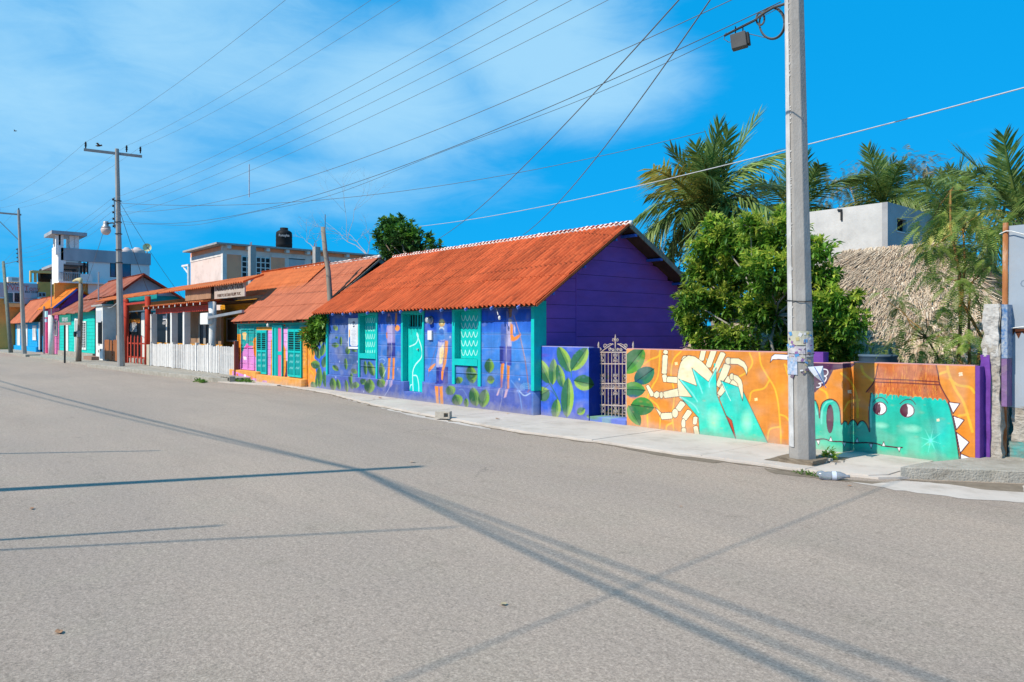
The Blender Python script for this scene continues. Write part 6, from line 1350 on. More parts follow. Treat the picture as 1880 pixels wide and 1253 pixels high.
ch.poly([(770,280),(850,240),(862,420),(860,720),(820,720),(815,560),(790,500),(772,400)], (228,160,218)); ch.poly([(820,430),(838,415),(838,500),(822,560)], (240,190,230), ol=(200,60,140), ow=4)
ch.poly([(822,728),(862,728),(858,820),(830,985),(792,990),(815,880)], (98,52,74)); ch.line([(780,460),(780,980)], (160,80,90), 3); ch.poly([(760,180),(810,180),(812,240),(790,225),(765,232)], (225,80,25))
veins(ch, [[(1055,480),(1075,620),(1130,700)],[(1140,480),(1150,700)],[(1060,860),(1080,760),(1140,700)],[(1000,990),(1000,1060)]], 12, (243,185,80)); ch.poly([(1140,480),(1160,480),(1160,700),(1140,720)], (120,190,220))
for y in (490, 545, 600, 655): 
    for k in range(4): ch.line([(1062+k*18, y+random.randint(-10,4)), (1070+k*18, y+random.randint(8,20))], (70,45,60), 6)
ch.poly([(190,330),(215,318),(240,315),(255,335),(245,375),(240,440),(225,415),(200,420),(205,380)], (240,200,130)); ch.poly([(250,480),(280,520),(350,520),(250,545)], (235,60,130)); ch.poly([(280,480),(320,430),(360,480),(360,510),(290,510)], (70,170,150), ol=(120,60,110), ow=4)
ch.poly([(205,660),(250,670),(255,710),(215,715)], (245,235,240)); ch.line([(300,680),(300,900)], (190,60,150), 6)
for y in range(200, 1000, 62): ch.line([(130,y),(1150,y+14)], (150,110,90), 1.6, alpha=.5)
ch.scuff(260, .035, (200,150,120), .3)
finish(ch, 0, 0, 8)
for a, b in zip([0,.30,.58,.86,1.14,1.42,1.70,1.98], [.296,.576,.856,1.136,1.416,1.696,1.976,2.25]): panel('board', ch, X0, X1, a, b, HY2+random.uniform(0,.005), .03, h2)
for a, b in ((X0, X0+.09), (X1-.09, X1)): panel('corner_post', ch, a, b, .25, 2.2, HY2-.03, .028, h2, edge=0)
# painted plinth, proud of the wall
cp = Canvas(X0-.4, X1+.1, -.05, .5, .014, to_y(HY2-.22), (238,165,84)); cp.T = (420, 570, 7.83); cp.poly([(60,1200),(60,870),(395,985),(400,1060),(380,1200)], (226,140,214)); cp.poly([(1070,1050),(1130,1060),(1140,1140),(1060,1130)], (225,100,20)); cp.poly([(480,1010),(545,1015),(545,1085),(480,1080)], (215,150,215))
for x in range(420, 1160, 45): cp.line([(x, 1000), (x, 1130)], (246,195,130), 4, alpha=.6)
for (x, y, c) in ((130,935,(240,120,60)), (240,945,(250,245,245)), (335,970,(240,120,70)), (370,1020,(245,240,245))): cp.ell(x, y, 16, 26, c)
finish(cp, 0, .10, 9)
panel('plinth', cp, xY(470, HY2-.22), X1+.02, -.02, .27, HY2-.22, .215, h2, edge=0)
panel('entrance_step', cp, X0-.25, xY(470, HY2-.22)-.005, -.02, .36, HY2-.24, .235, h2, edge=0)
def h2x(x): return xY(420+x/7.83, HY2-.03)
def h2z(x, y): return atY(420+x/7.83, 570+y/7.83, HY2-.03)[2]
M_TQB = mat('turquoise_shutter_paint', (.01,.42,.42), (.008,.34,.34), rough=.55, scale=8, bump=.2)
# shutters with louvres
for (a, b, t, s_, bt_) in ((405, 548, 300, 580, 905), (855, 1048, 285, 590, 950)):
    xa, xb = h2x(a), h2x(b); zt_, zs_, zb_ = h2z(a, t), h2z(a, s_), h2z(a, bt_); d = HY2-.055; xm = (xa+xb)/2; fw = .055
    f = MB().box(xa, xa+fw, d, HY2-.002, zb_, zt_).box(xb-fw, xb, d, HY2-.002, zb_, zt_).box(xm-fw*.6, xm+fw*.6, d, HY2-.002, zb_, zt_)
    for z_ in (zb_, zs_-.04, zt_-.06):
        f.box(xa+fw, xm-fw*.6, d+.004, HY2-.002, z_, z_+.07).box(xm+fw*.6, xb-fw, d+.004, HY2-.002, z_, z_+.07)
    fo = f.build('window', M_TURQ, h2); box('dark_backing', M_DARK, fo, xa+.03, xb-.03, HY2-.014, HY2-.006, zs_, zt_-.03)
    pc = Canvas(xa-.1, xb+.1, zb_-.1, zs_+.1, .01, to_y(HY2-.03), (10,150,150)); pc.T = (420, 570, 7.83)
    for r_ in range(3):
        for cix in (a+(b-a)*.26, a+(b-a)*.72):
            y = s_+60+r_*(bt_-s_-90)/3; q = (b-a)*.15
            pc.line([(cix-q, y+16), (cix-q*.6, y-14), (cix-q*.2, y+16), (cix+q*.1, y-14), (cix+q*.5, y+16), (cix+q*.8, y-14)], (150,220,220), 7)
    for x_0, x_1 in ((xa+fw, xm-fw*.6), (xm+fw*.6, xb-fw)):
        panel('shutter_panel', pc, x_0+.002, x_1-.002, zb_+.072, zs_-.042, HY2-.035, .02, fo, edge=0)
        nl = 8
        for i in range(nl):
            z_ = zs_+.04+(zt_-.06-zs_-.04)*(i+.3)/nl; MB().bar((x_0, HY2-.035, z_), (x_1, HY2-.035, z_), .05, .012, up=(0,.6,.8)).build('louvre', M_TQB, fo)
    MB().box(xa-.02, xb+.02, HY2-.05, HY2-.003, zt_+.004, zt_+.035).build('lintel', M_TQB, h2)
# door
xa, xb = h2x(635), h2x(775); zb_, zt_ = .27, h2z(640, 215)
dd = MB().box(xa, xa+.07, HY2-.06, HY2, zb_, zt_).box(xb-.05, xb, HY2-.06, HY2, zb_, zt_).box(xa+.07, xb-.05, HY2-.057, HY2, zt_-.08, zt_).build('door_frame', M_TURQ, h2)
xm = xa+(xb-xa)*.52
for i, fx in enumerate((.0, .33, .66)): MB().box(xa+.072+fx*(xm-xa-.08), xa+.072+(fx+.28)*(xm-xa-.08), HY2-.03-.008*(i % 2), HY2-.003, zb_+.005, zt_-.085).build('door_strip', M_TQB, dd)
M_PINK = mat('pink_door_paint', (.72,.16,.33), (.65,.12,.28), rough=.6); M_PNKW = mat('pink_wall_paint', (.74,.20,.42), (.66,.17,.37), rough=.75, scale=3, bump=.3, bscale=40, grime=(.6,.3,.4), gscale=2, gamt=.4)
dl = MB().box(xm, xb-.052, HY2-.022, HY2-.003, zb_+.005, zt_-.085).build('door', M_PINK, h2); zm_ = h2z(700, 615); MB().box(xm+.002, xb-.054, HY2-.034, HY2-.0225, zm_-.06, zm_+.06).build('door_rail', M_TURQ, dl)
# blind painted panel door at the left
xa, xb = h2x(172), h2x(362); zt_, zb_ = h2z(180, 285), h2z(180, 830); xm = (xa+xb)/2; zs_ = (zt_+zb_)/2+.05
for q in ((xa, xb, zt_, zt_+.05), (xa, xb, zs_, zs_+.05), (xa, xb, zb_-.05, zb_)): panel('panel_rail', ch, q[0], q[1], q[2], q[3], HY2-.028, .025, h2, edge=0)
for q in ((xa, xa+.05), (xm-.025, xm+.025), (xb-.05, xb)): panel('panel_stile', ch, q[0], q[1], zb_+.001, zt_-.001, HY2-.024, .022, h2, edge=0)
MB().box(X0+.05, X1-.05, HY2-.028, HY2-.002, 2.0, 2.1).build('top_rail', M_TQB, h2)
# roof: two pitches, sagging eave
Z2A = (9.72, 2.02); Z2M = (11.35, 3.12); Z2R = (12.85, 4.30)
slope_roof(h2, M_ROOF2, -27.45, -21.0, 9.98, 2.13, 11.25, 3.14, 2, .8, wav=.10, amp=.014, rag=.02, seg=5); slope_roof(h2, M_ROOF2, -27.45, -21.0, 11.2, 3.13, 12.45, 4.17, 2, .8, wav=.10, amp=.014, rag=.03, seg=5)
slope_roof(h2, M_ROOF2, -27.45, -21.0, 15.9, 2.3, 12.45, 4.17, 2, .9, wav=.10, amp=.014, seg=4)
n = 110; MB().tube([(-27.45+6.5*i/n, 12.45, 4.21+.01*math.sin(i*1.1)) for i in range(n+1)], [.045+.018*random.random() for i in range(n+1)], 7).build('ridge_cap', M_WLIME, h2, smooth=True)
MB().prism([(10.3,.3),(10.3,2.3),(11.2,3.0),(12.45,4.05),(15.8,2.25),(15.8,.3)], 'x', X1-.05, X1-.0).build('gable_wall', M_DARK, h2); MB().prism([(10.3,.0),(10.3,2.3),(11.2,3.0),(12.45,4.05),(15.8,2.25),(15.8,.0)], 'x', X0+.1, X0+.15).build('gable_wall', M_WOODG, h2)
MB().bar((-20.98, 12.45, 4.08), (-20.98, 15.8, 2.28), .03, .12).bar((-20.98, 12.45, 4.1), (-20.98, 10.05, 2.12), .03, .05).build('barge_board', M_WOODG, h2)
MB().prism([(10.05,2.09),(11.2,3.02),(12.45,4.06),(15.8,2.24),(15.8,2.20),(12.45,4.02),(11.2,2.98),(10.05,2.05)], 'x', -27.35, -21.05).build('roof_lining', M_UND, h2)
for x in np.linspace(-27.3, -21.5, 9): MB().bar((x, 10.03, 2.08), (x, 10.4, 2.36), .05, .06).build('rafter', mat('red_rafter', (.5,.06,.02), (.4,.05,.02)), h2)
MB().lathe([(.02,0),(.05,-.05),(.04,-.12),(0,-.14)], (h2x(620), 10.08, 2.05), 8).build('bulb', M_WHITE, h2, smooth=True)
# crooked timber post between the roofs
cpx = thing('timber_post', 'crooked grey timber post rising between the two red mural house roofs', 'post', (-20.95, 10.75, 0))
MB().tube([(-20.95,10.75,0), atY(606,548,10.75), atY(603,500,10.75), atY(597,460,10.75), atY(593,418,10.75)], [.09,.085,.08,.075,.07], 9).build('post_shaft', M_WOODG, cpx, smooth=True); MB().tube([atY(597,418,10.76), atY(597,394,10.76)], .012, 5).build('thin_rod', M_WIRE, cpx)
# ================================================================== YELLOW HOUSE (behind fence, right part)
M_YEL = mat('orange_yellow_board_paint', (.72,.33,.02), (.62,.27,.02), rough=.7, scale=2, bump=.2, grime=(.5,.25,.06), gscale=2, gamt=.4)
yh = thing('wooden_house', 'yellow-orange boarded house with white framed window behind the white picket gate', 'house', (-31.5, 13.5, .1))
YY = 12.2; ya, yb2 = xY(407, YY), xY(470, YY)
z = .1
while z < 3.0:
    MB().box(ya, yb2+1.2, YY-random.uniform(0,.005), YY+.03, z, z+.215).build('board', M_YEL, yh); z += .22
wx0, wx1, wz0, wz1 = xY(417.5, YY), xY(440, YY), atY(418, 628, YY)[2], atY(418, 584, YY)[2]
wfr = MB().box(wx0, wx0+.09, YY-.05, YY-.006, wz0, wz1).box(wx1-.09, wx1, YY-.05, YY-.006, wz0, wz1).box(wx0+.09, wx1-.09, YY-.047, YY-.006, wz1-.09, wz1).box(wx0+.09, wx1-.09, YY-.047, YY-.006, wz0, wz0+.09).build('window', M_WHITE, yh); box('pane', mat('brown_blind', (.16,.11,.07), (.12,.08,.05)), wfr, wx0+.09, wx1-.09, YY-.03, YY-.01, wz0+.09, wz1-.09)
yv = atX(482, 502, -30.6); ye_ = atX(430, 547.5, -30.6)
slope_roof(yh, M_ROOF3, -30.6, -24.5, ye_[1], ye_[2], yv[1], yv[2], 3, .9, wav=.15, amp=.02); slope_roof(yh, M_ROOF3, -30.6, -24.5, yv[1]*2-ye_[1], ye_[2], yv[1], yv[2], 1, .9)
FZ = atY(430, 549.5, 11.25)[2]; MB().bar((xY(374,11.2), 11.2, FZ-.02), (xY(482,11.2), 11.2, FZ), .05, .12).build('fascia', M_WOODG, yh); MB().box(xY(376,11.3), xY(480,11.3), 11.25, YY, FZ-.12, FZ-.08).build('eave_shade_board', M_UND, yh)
MB().box(ya-.2, ya, YY, 16, .1, 3.0).build('side_wall', M_YEL, yh)
ac_ = thing('electric_box', 'white electric service box with black conduit on the right white porch post', 'electric box', atY(381, 585, 10.1))
p = Vector(atY(381, 585, 10.12)); MB().box(p.x-.55, p.x+.35, 10.0, 10.2, p.z-.25, p.z+.22).build('box_body', M_WHITE, ac_, bevel=.02); MB().bar((p.x+.3, 10.05, p.z+.02), (p.x+3.3, 10.3, p.z+.22), .10).build('conduit', M_METAL, ac_)
# ================================================================== TAXI STAND BUILDING WITH PORCH
M_ORW = mat('orange_brown_board', (.50,.20,.05), (.40,.15,.04), rough=.7); M_BRW = mat('brown_render', (.40,.24,.15), (.28,.17,.10), rough=.9, scale=2, grime=(.12,.08,.06), gscale=1.5, gamt=.5); M_REDP = mat('red_post_paint', (.45,.045,.02), (.36,.035,.02), rough=.6); M_TEAL = mat('teal_board_paint', (.01,.28,.30), (.01,.22,.25), rough=.7)
M_GREYW = mat('taupe_render', (.46,.31,.24), (.38,.25,.19), rough=.9, scale=1.5, bump=.3)
tx = thing('shop_building', 'open-fronted shop with dark glazed doors, orange fascia and thin red canopy', 'building', (-42, 12.5, .1))
BYY = 11.45
def bpx(name, m, a, b, yt, yb_, Y, th, par, zb=None):
    """upright board on plane Y covering the photo span a..b, yt..yb"""
    return MB().box(xY(a, Y), xY(b, Y), Y, Y+th, atY(a, yb_, Y)[2] if zb is None else zb, atY(a, yt, Y)[2]).build(name, m, par)
bpx('fascia_board', M_ORW, 232, 405, 560, 572, BYY, .1, tx); bpx('lintel', M_WHITE, 232, 345, 572.3, 574, BYY-.02, .1, tx)
gl = mat('dark_shop_glass', (.008,.010,.014), (.006,.007,.01), rough=.4, spec=.2)
for a, b in ((234,259),(265.5,280),(285.5,304),(307,319),(324,343)): bpx('glass_door', gl, a, b, 574.5, 664, BYY+.03, .03, tx, .1)
for a, b in ((259.2,265.2),(281,285),(304.5,306.5),(319.5,323.5),(343.5,346)): bpx('door_jamb', M_WHITE, a, b, 574.5, 664, BYY, .1, tx, .1)
bpx('back_wall', M_BRW, 347, 366, 572, 664, BYY, .1, tx, .1); bpx('inner_wall', M_BRW, 366, 406, 572, 664, BYY+.1, .1, tx, .1)
bpx('inner_door', gl, 366.5, 373, 583, 630, BYY, .02, tx); bpx('inner_door_frame', mat('dull_white_frame', (.42,.38,.34), (.35,.32,.28)), 364.5, 366.2, 581, 632, BYY-.03, .1, tx); bpx('inner_door_frame', MATS['dull_white_frame'], 373.3, 377.5, 581, 632, BYY-.03, .1, tx); bpx('dark_opening', gl, 378.5, 388, 588, 640, BYY, .02, tx)
bpx('side_panel_wall', M_GREYW, 196, 231, 572, 664, 11.3, .1, tx, .1); bpx('wall_upper', M_GREYW, 196, 231, 552, 572, 11.3, .1, tx)
bpx('brown_parapet', M_BRW, 340, 387, 528, 553, 10.5, .08, tx); bpx('dark_gap', M_DARK, 387.4, 392.6, 523, 551, 10.52, .08, tx)
M_GL = mat('shop_orange_lettering', (.7,.25,.03), (.7,.25,.03)); M_WL = mat('shop_white_lettering', (.6,.6,.62), (.6,.6,.62))
text('ARTES Y MOTOS', M_GL, tx, (xY(246, BYY), BYY-.004, atY(246, 594, BYY)[2]), .38, wscale=.9)
for i, s_ in enumerate(['VENTA DE', 'ALIMENTOS', 'PLAYERAS', '986 107 8650']): text(s_, M_WL, tx, (xY(245, BYY), BYY-.004, atY(245, 599+i*3.6, BYY)[2]), .30, wscale=.95)
for k in range(9):
    a = math.radians(150-k*14); text('CREACIONES'[k], M_GL, tx, (xY(245, BYY)+math.cos(a)*1.15, BYY-.004, atY(245, 594, BYY)[2]+.12+math.sin(a)*.55), .28)
text('ABIERTO', M_WL, tx, (xY(303, BYY), BYY-.004, atY(303, 596, BYY)[2]), .22)
bpx('notice', M_WL, 299, 304, 580, 588, BYY-.01, .01, tx)
# canopy roof over the posts
slope_roof(tx, M_ROOF3, -51.0, -26.9, 10.25, 3.60, 10.95, 3.87, 1, 1.5, wav=.25, amp=.035, seg=4)
bpx('teal_board', M_TEAL, 212, 288, 548, 559.5, 11.4, .04, tx)
for a in (231.5, 271.5): X = xY(a, 10.1); MB().tube([(X, 10.1, .1), (X+.02, 10.1, 2.0), (X, 10.1, 3.5)], [.15,.13,.14], 8).build('post', M_REDP, tx, smooth=True)
MB().bar((xY(228,10.12), 10.12, 3.22), (xY(273,10.12), 10.12, 3.22), .10, .10).build('beam', M_REDP, tx)
pb_ = thing('stone_pier', 'short cream rendered pier at the right of the red picket gate', 'pier', (xY(271, 9.95), 9.95, .1)); MB().box(xY(269, 9.95), xY(276.5, 9.95), 9.95, 10.3, .1, atY(271, 633, 9.95)[2]).build('pier_body', mat('cream_render', (.55,.48,.38), (.42,.36,.28), rough=.9, scale=4, bump=.5), pb_)
# sign
SGY = 10.44; sx0, sx1 = xY(393.5, SGY), xY(449, SGY); sz0, sz1 = atY(393, 549.5, SGY)[2], atY(393, 522, SGY)[2]
sgn = thing('taxi_sign', 'weathered white board lettered PARADERO DE TAXIS above the porch', 'sign', ((sx0+sx1)/2, SGY, sz0)); MB().box(sx0, sx1, SGY, SGY+.05, sz0, sz1).build('sign_board', mat('weathered_sign', (.50,.42,.37), (.40,.33,.28), rough=.9, scale=3, grime=(.3,.22,.16), gscale=2, gamt=.5), sgn)
M_SGN = mat('brown_sign_lettering', (.10,.035,.02), (.10,.035,.02))
text('PARADERO DE TAXIS', M_SGN, sgn, ((sx0+sx1)/2, SGY-.006, sz0+.30), .27, wscale=1.15); text('PUERTO DE SAN FELIPE YUC', M_SGN, sgn, ((sx0+sx1)/2, SGY-.006, sz0+.06), .17, wscale=1.15)
# red porch roof with rafter tails, white posts
pr = thing('porch', 'red-roofed porch on white timber posts behind the white picket fence', 'porch', (-36, 10.3, .15))
pxa, pxb = xY(262, 9.9), xY(373, 9.9); slope_roof(pr, M_ROOF3, pxa, pxb, 9.9, 2.98, 11.0, 3.10, 1, 1.0, wav=.22, amp=.035, seg=5)
for x in np.linspace(pxa+.4, pxb-.2, 11): MB().bar((x, 9.86, 2.90), (x, 11.2, 3.08), .07, .09).build('rafter', M_REDP, pr); 
for x in np.linspace(pxa+.4, pxb-.2, 11): MB().box(x-.03, x+.03, 9.835, 9.855, 2.84, 2.94).build('rafter_end', M_WHITE, pr)
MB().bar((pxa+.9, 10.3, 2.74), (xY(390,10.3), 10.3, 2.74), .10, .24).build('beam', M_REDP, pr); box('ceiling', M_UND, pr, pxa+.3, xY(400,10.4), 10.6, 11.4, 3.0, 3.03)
for a in (282, 319.5, 342.5): X = xY(a, 10.3); MB().bar((X, 10.3, .15), (X, 10.3, 2.62), .26, .22).build('post', M_WHITE, pr)
X = xY(389.5, 10.3); MB().tube([(X, 10.3, .15), (X+.03, 10.3, 1.6), (X+.10, 10.3, 2.4), (X, 10.3, 2.95)], [.15,.14,.15,.17], 8).build('post', M_WHITE, pr, smooth=True)
bpx('dado_board', M_YEL, 286, 408, 629, 640, 10.75, .04, pr)
cnt = 0
# white picket fence: one thing, each picket its own object
def pickets(lbl, grp, xs, Y, z0, h, wd, m, pointed, rails, name='picket_fence', cat_='fence', lean=.01, posts=()):
    t = thing(name, lbl, cat_, ((xs[0]+xs[-1])/2, Y, z0), grp)
    mb = MB(); tip_ = wd*.7 if pointed else .0
    mb.prism([(-wd/2,0),(wd/2,0),(wd/2,h-tip_)]+([(0,h)] if pointed else [])+[(-wd/2,h-tip_)], 'y', -.012, .012); pro = mb.build('picket', m, t, origin=(0,0,0)); me = pro.data; bpy.data.objects.remove(pro)
    for x in xs:
        o = bpy.data.objects.new('picket', me); COL.objects.link(o); o.parent = t; wv_ = Vector((x, Y+random.uniform(-.006,.006), z0+.04+random.uniform(-.02,.02))); o.location = wv_-WORLD[t.name]; WORLD[o.name] = wv_; o.rotation_euler = (0, random.uniform(-lean, lean), 0); o.scale = (random.uniform(.9,1.1), 1, random.uniform(.98,1.02))
    for z in rails: MB().bar((xs[0]-.04, Y+.035, z0+z), (xs[-1]+.04, Y+.035, z0+z), .04, .07).build('rail', m, t)
    for x in posts: MB().bar((x, Y+.02, z0), (x, Y+.02, z0+h+.12), .12).build('post', m, t)
    return t
M_PICK = mat('white_picket_paint', (.74,.71,.68), (.62,.59,.56), rough=.7, scale=9, grime=(.42,.40,.38), gscale=4, gamt=.5, rnd=.08)
FG = 'white picket fence panels'
def rng_x(a, b, Y, st): x0, x1 = xY(a, Y), xY(b, Y); n = max(2, int(round((x1-x0)/st))); return list(np.linspace(x0, x1, n+1))
pickets('closely set white picket panel at the left end of the fence', FG, rng_x(278, 315, 9.95, .165), 9.95, .13, 1.04, .135, M_PICK, False, (.25,.85), posts=(xY(278,9.95),))
pickets('white picket panel with wider gaps, second from the left', FG, rng_x(317, 337, 9.98, .17), 9.98, .13, 1.04, .085, M_PICK, False, (.25,.85), posts=(xY(318,9.98),))
pickets('long white picket panel in the middle of the fence', FG, rng_x(338.5, 380, 10.0, .155), 10.0, .13, 1.06, .11, M_PICK, False, (.25,.85), posts=(xY(361,10),))
pickets('white picket panel left of the gate gap', FG, rng_x(382, 401, 10.02, .16), 10.02, .13, 1.05, .12, M_PICK, False, (.25,.85), posts=(xY(383,10.02),xY(388,10.02)))
pickets('white picket gate beside the pink-orange house', FG, rng_x(404.5, 428, 10.06, .135), 10.06, .08, 1.08, .085, M_PICK, False, (.25,.85), 'picket_gate', 'gate', posts=(xY(430,10.06),))
dpo = thing('gate_post', 'dark red-brown timber post between the white gate and the pink steps', 'post', (xY(433.5,10.05), 10.05, .1)); MB().bar((xY(433.5,10.05), 10.05, .1), (xY(433.5,10.05), 10.05, 1.42), .13).build('post_shaft', mat('dark_red_timber', (.20,.07,.05), (.14,.05,.04), rough=.8), dpo)
M_REDPK = mat('red_picket_paint', (.42,.05,.025), (.33,.04,.02), rough=.6)
pickets('red pointed picket gate between the pole and the cream pier', None, rng_x(234.5, 266.5, 10.0, .62), 10.0, .12, 1.42, .19, M_REDPK, True, (.35,1.05), 'picket_gate', 'gate'); 
box('step_block', M_CEM2, tx, xY(234, 10.6), xY(268, 10.6), 10.6, 11.4, .1, .32)
# brown wooden gates
M_GATEW = mat('orange_brown_gate_wood', (.36,.13,.045), (.27,.09,.03), rough=.6, scale=4, bump=.3, stretch=(1,1,.2), rnd=.08)
for lb, a, b in (('left leaf of the low brown wooden gates by the white meter pillar', 192.5, 206), ('right leaf of the low brown wooden gates, partly behind the concrete pole', 208, 216.5)):
    t = thing('wooden_gate', lb, 'gate', (xY((a+b)/2, 10.1), 10.1, .12), 'low brown wooden gates'); xa, xb = xY(a, 10.1), xY(b, 10.1); n = 5
    for i in range(n): MB().box(xa+(xb-xa)*i/n+.006, xa+(xb-xa)*(i+1)/n-.006, 10.08+random.uniform(0,.01), 10.12, .15, 1.30+.02*math.sin(i)).build('plank', M_GATEW, t)
    MB().box(xa, xb, 10.122, 10.15, .4, .5).box(xa, xb, 10.122, 10.15, 1.0, 1.1).build('ledge', M_GATEW, t)
# white meter pillar
mp_ = thing('meter_pillar', 'white concrete meter pillar with a barred niche and grey faded notice', 'pillar', (xY(184, 10.1), 10.1, .1))
xa, xb = xY(176, 10.0), xY(188.5, 10.0); zt_ = atY(180, 563, 10.0)[2]; zn0, zn1 = atY(184, 632, 10.0)[2], atY(184, 590, 10.0)[2]
MB().box(xa, xb, 10.0, 10.7, zn1, zt_).box(xa, xa+.5, 10.0, 10.7, .1, zn1).box(xa+.5, xb, 10.0, 10.7, .1, zn0).box(xb-.1, xb, 10.001, 10.7, zn0, zn1).build('pillar_body', M_WHITE, mp_); MB().box(xa-.8, xb+.3, 9.9, 10.8, zt_+.004, zt_+.1).build('cap_slab', M_CONC, mp_)
MB().box(xa+.5, xb-.1, 10.5, 10.52, zn0, zn1).build('niche_back', mat('grey_niche', (.35,.36,.36), (.15,.16,.16), rough=.8, scale=3), mp_)
for i in range(9): x = xa+.6+i*(xb-xa-.7)/8; MB().bar((x, 10.02, zn0), (x, 10.02, zn1), .035).build('bar', M_DARKM, mp_)
MB().box(xa+.15, xb-.3, 9.985, 9.998, zt_-.95, zt_-.25).build('faded_notice', mat('faded_grey_notice', (.38,.42,.47), (.55,.57,.6), rough=.8, scale=9), mp_); 
for dx, z_ in ((.9, .95), (.5, .62), (1.0, .55)): MB().box(xb-dx-.12, xb-dx+.12, 9.988, 9.998, z_, z_+.14).build('worn_mark', M_WOODG, mp_)
# ================================================================== TURQUOISE HOUSE
M_TQW = mat('turquoise_board_paint', (.012,.56,.47), (.01,.48,.40), rough=.65, scale=2, bump=.2, grime=(.02,.35,.3), gscale=2, gamt=.3)
th_ = thing('wooden_house', 'bright turquoise boarded house with white louvred window and patchy red roof', 'house', (-56, 13, .1))
tx0, tx1 = xY(109.5, HY2), xY(174, HY2); z = .45
def boards(par, m, x0, x1, Y, z0, z1, bh, holes=(), name='board'):
    z = z0
    while z < z1-.02:
        zt_ = min(z+bh, z1); segs = [(x0, x1)]
        for (a, b, c, d) in holes:
            if zt_ > c+.02 and z < d-.02: segs = [s_ for q in segs for s_ in (((q[0], min(q[1], a)), (max(q[0], b), q[1])) if (a < q[1] and b > q[0]) else (q,)) if s_[1]-s_[0] > .03]
        for a, b in segs: MB().box(a+.002, b-.002, Y-random.uniform(0,.01), Y+.03, z, zt_-.012).build(name, m, par)
        z += bh
def opening(par, name, m, a, b, yt, yb_, Y, fw, inner, m_in, zb=None):
    xa, xb = xY(a, Y), xY(b, Y); zt_, z0 = atY((a+b)/2, yt, Y)[2], (atY((a+b)/2, yb_, Y)[2] if zb is None else zb)
    f = MB().box(xa, xa+fw, Y-.06, Y-.012, z0, zt_).box(xb-fw, xb, Y-.06, Y-.012, z0, zt_).box(xa+fw, xb-fw, Y-.057, Y-.012, zt_-fw, zt_)
    if zb is None: f.box(xa+fw, xb-fw, Y-.057, Y-.012, z0, z0+fw)
    fo = f.build(name, m, par); MB().box(xa+fw, xb-fw, Y-.035, Y-.013, z0+(fw if zb is None else 0), zt_-fw).build(inner, m_in, fo)
    return fo, xa+fw, xb-fw, z0, zt_
boards(th_, M_TQW, tx0, tx1, HY2, .42, 3.1, .22)
opening(th_, 'door_frame', M_WHITE, 119.5, 126.5, 597, 655, HY2, .12, 'door', M_WHITE, .42); opening(th_, 'door_frame', M_WHITE, 138.5, 146, 585, 657, HY2, .14, 'door', mat('grey_white_door', (.45,.44,.43), (.38,.37,.36)), .42)
fo, xa, xb, z0, z1_ = opening(th_, 'window', M_WHITE, 151.5, 159.5, 590, 642.5, HY2, .12, 'backing', M_DARK)
for i in range(14): z = z0+.15+(z1_-z0-.3)*i/14; MB().bar((xa, HY2-.05, z), ((xa+xb)/2-.04, HY2-.05, z), .10, .02, up=(0,.7,.7)).bar(((xa+xb)/2+.04, HY2-.05, z), (xb, HY2-.05, z), .10, .02, up=(0,.7,.7)).build('louvre', M_WHITE, fo)
MB().bar(((xa+xb)/2, HY2-.05, z0), ((xa+xb)/2, HY2-.05, z1_), .06).build('mullion', M_WHITE, fo)
box('footing', M_CEM2, th_, tx0, tx1, HY2-.12, HY2+.1, .05, .41); MB().box(xY(160,9.8), xY(175,9.8), 9.6, 10.1, .05, .30).build('doorstep', mat('brick_step', (.35,.17,.12), (.28,.2,.15)), th_)
slope_roof(th_, M_ROOF4, tx0-.8, tx1+.7, 9.8, 2.98, 11.4, 4.05, 1, 1.0, wav=.2, amp=.03, seg=4, rag=.06); slope_roof(th_, M_ROOF4, tx0+2.5, tx1+.5, 11.2, 4.05, 12.95, 5.42, 1, 1.0, wav=.2, amp=.03, seg=4, rag=.06); slope_roof(th_, M_ROOF4, tx0+2.5, tx1+.5, 16.2, 3.4, 12.95, 5.42, 1, 1.2, wav=.2, amp=.03, seg=4)
gx_ = tx1-.0
MB().prism([(10.3,.4),(10.3,3.1),(11.3,3.85),(11.6,4.1),(15.0,4.1),(15.9,3.5),(15.9,.4)], 'x', gx_-.1, gx_).build('gable_wall', M_TEAL, th_); MB().prism([(11.6,4.11),(12.95,5.3),(15.0,4.11)], 'x', gx_-.1, gx_+.002).build('gable_top', mat('lilac_white_board', (.50,.47,.55), (.40,.38,.46), rough=.8), th_)
MB().bar((gx_+.5, 12.95, 5.4), (gx_+.5, 16.2, 3.38), .04, .12).bar((gx_+.5, 12.95, 5.38), (gx_+.5, 11.2, 4.02), .04, .12).build('barge_board', M_REDP, th_)
# green sign on a post, brown timber post with meter, white round column
gs_ = thing('street_sign', 'green board with two white text lines on a thin dark post', 'sign', (*gr(119, 667)[:2], .05)); sb_ = Vector(gr(119, 667)); SYs = sb_.y
MB().tube([(sb_.x, SYs, 0), (sb_.x, SYs, atY(119, 579, SYs)[2])], .05, 7).build('post', M_DARKM, gs_)
sa, sb2 = xY(110, SYs-.06), xY(131, SYs-.06); zt_, zm_, zb_ = [atY(120, y, SYs-.06)[2] for y in (579, 592, 597.5)]
MB().box(sa, sb2, SYs-.09, SYs-.06, zm_, zt_).build('green_board', mat('sign_green', (.02,.22,.13), (.02,.18,.11), rough=.5), gs_); MB().box(sa, sb2, SYs-.085, SYs-.06, zb_, zm_-.01).build('lower_board', mat('grey_brown_board', (.27,.22,.20), (.34,.2,.17), rough=.8), gs_)
text('VIVA PUERTO', M_WL, gs_, ((sa+sb2)/2, SYs-.094, zt_-.36), .27); text('CERCA EL FARO', M_WL, gs_, ((sa+sb2)/2, SYs-.094, zm_+.09), .25, wscale=.9)
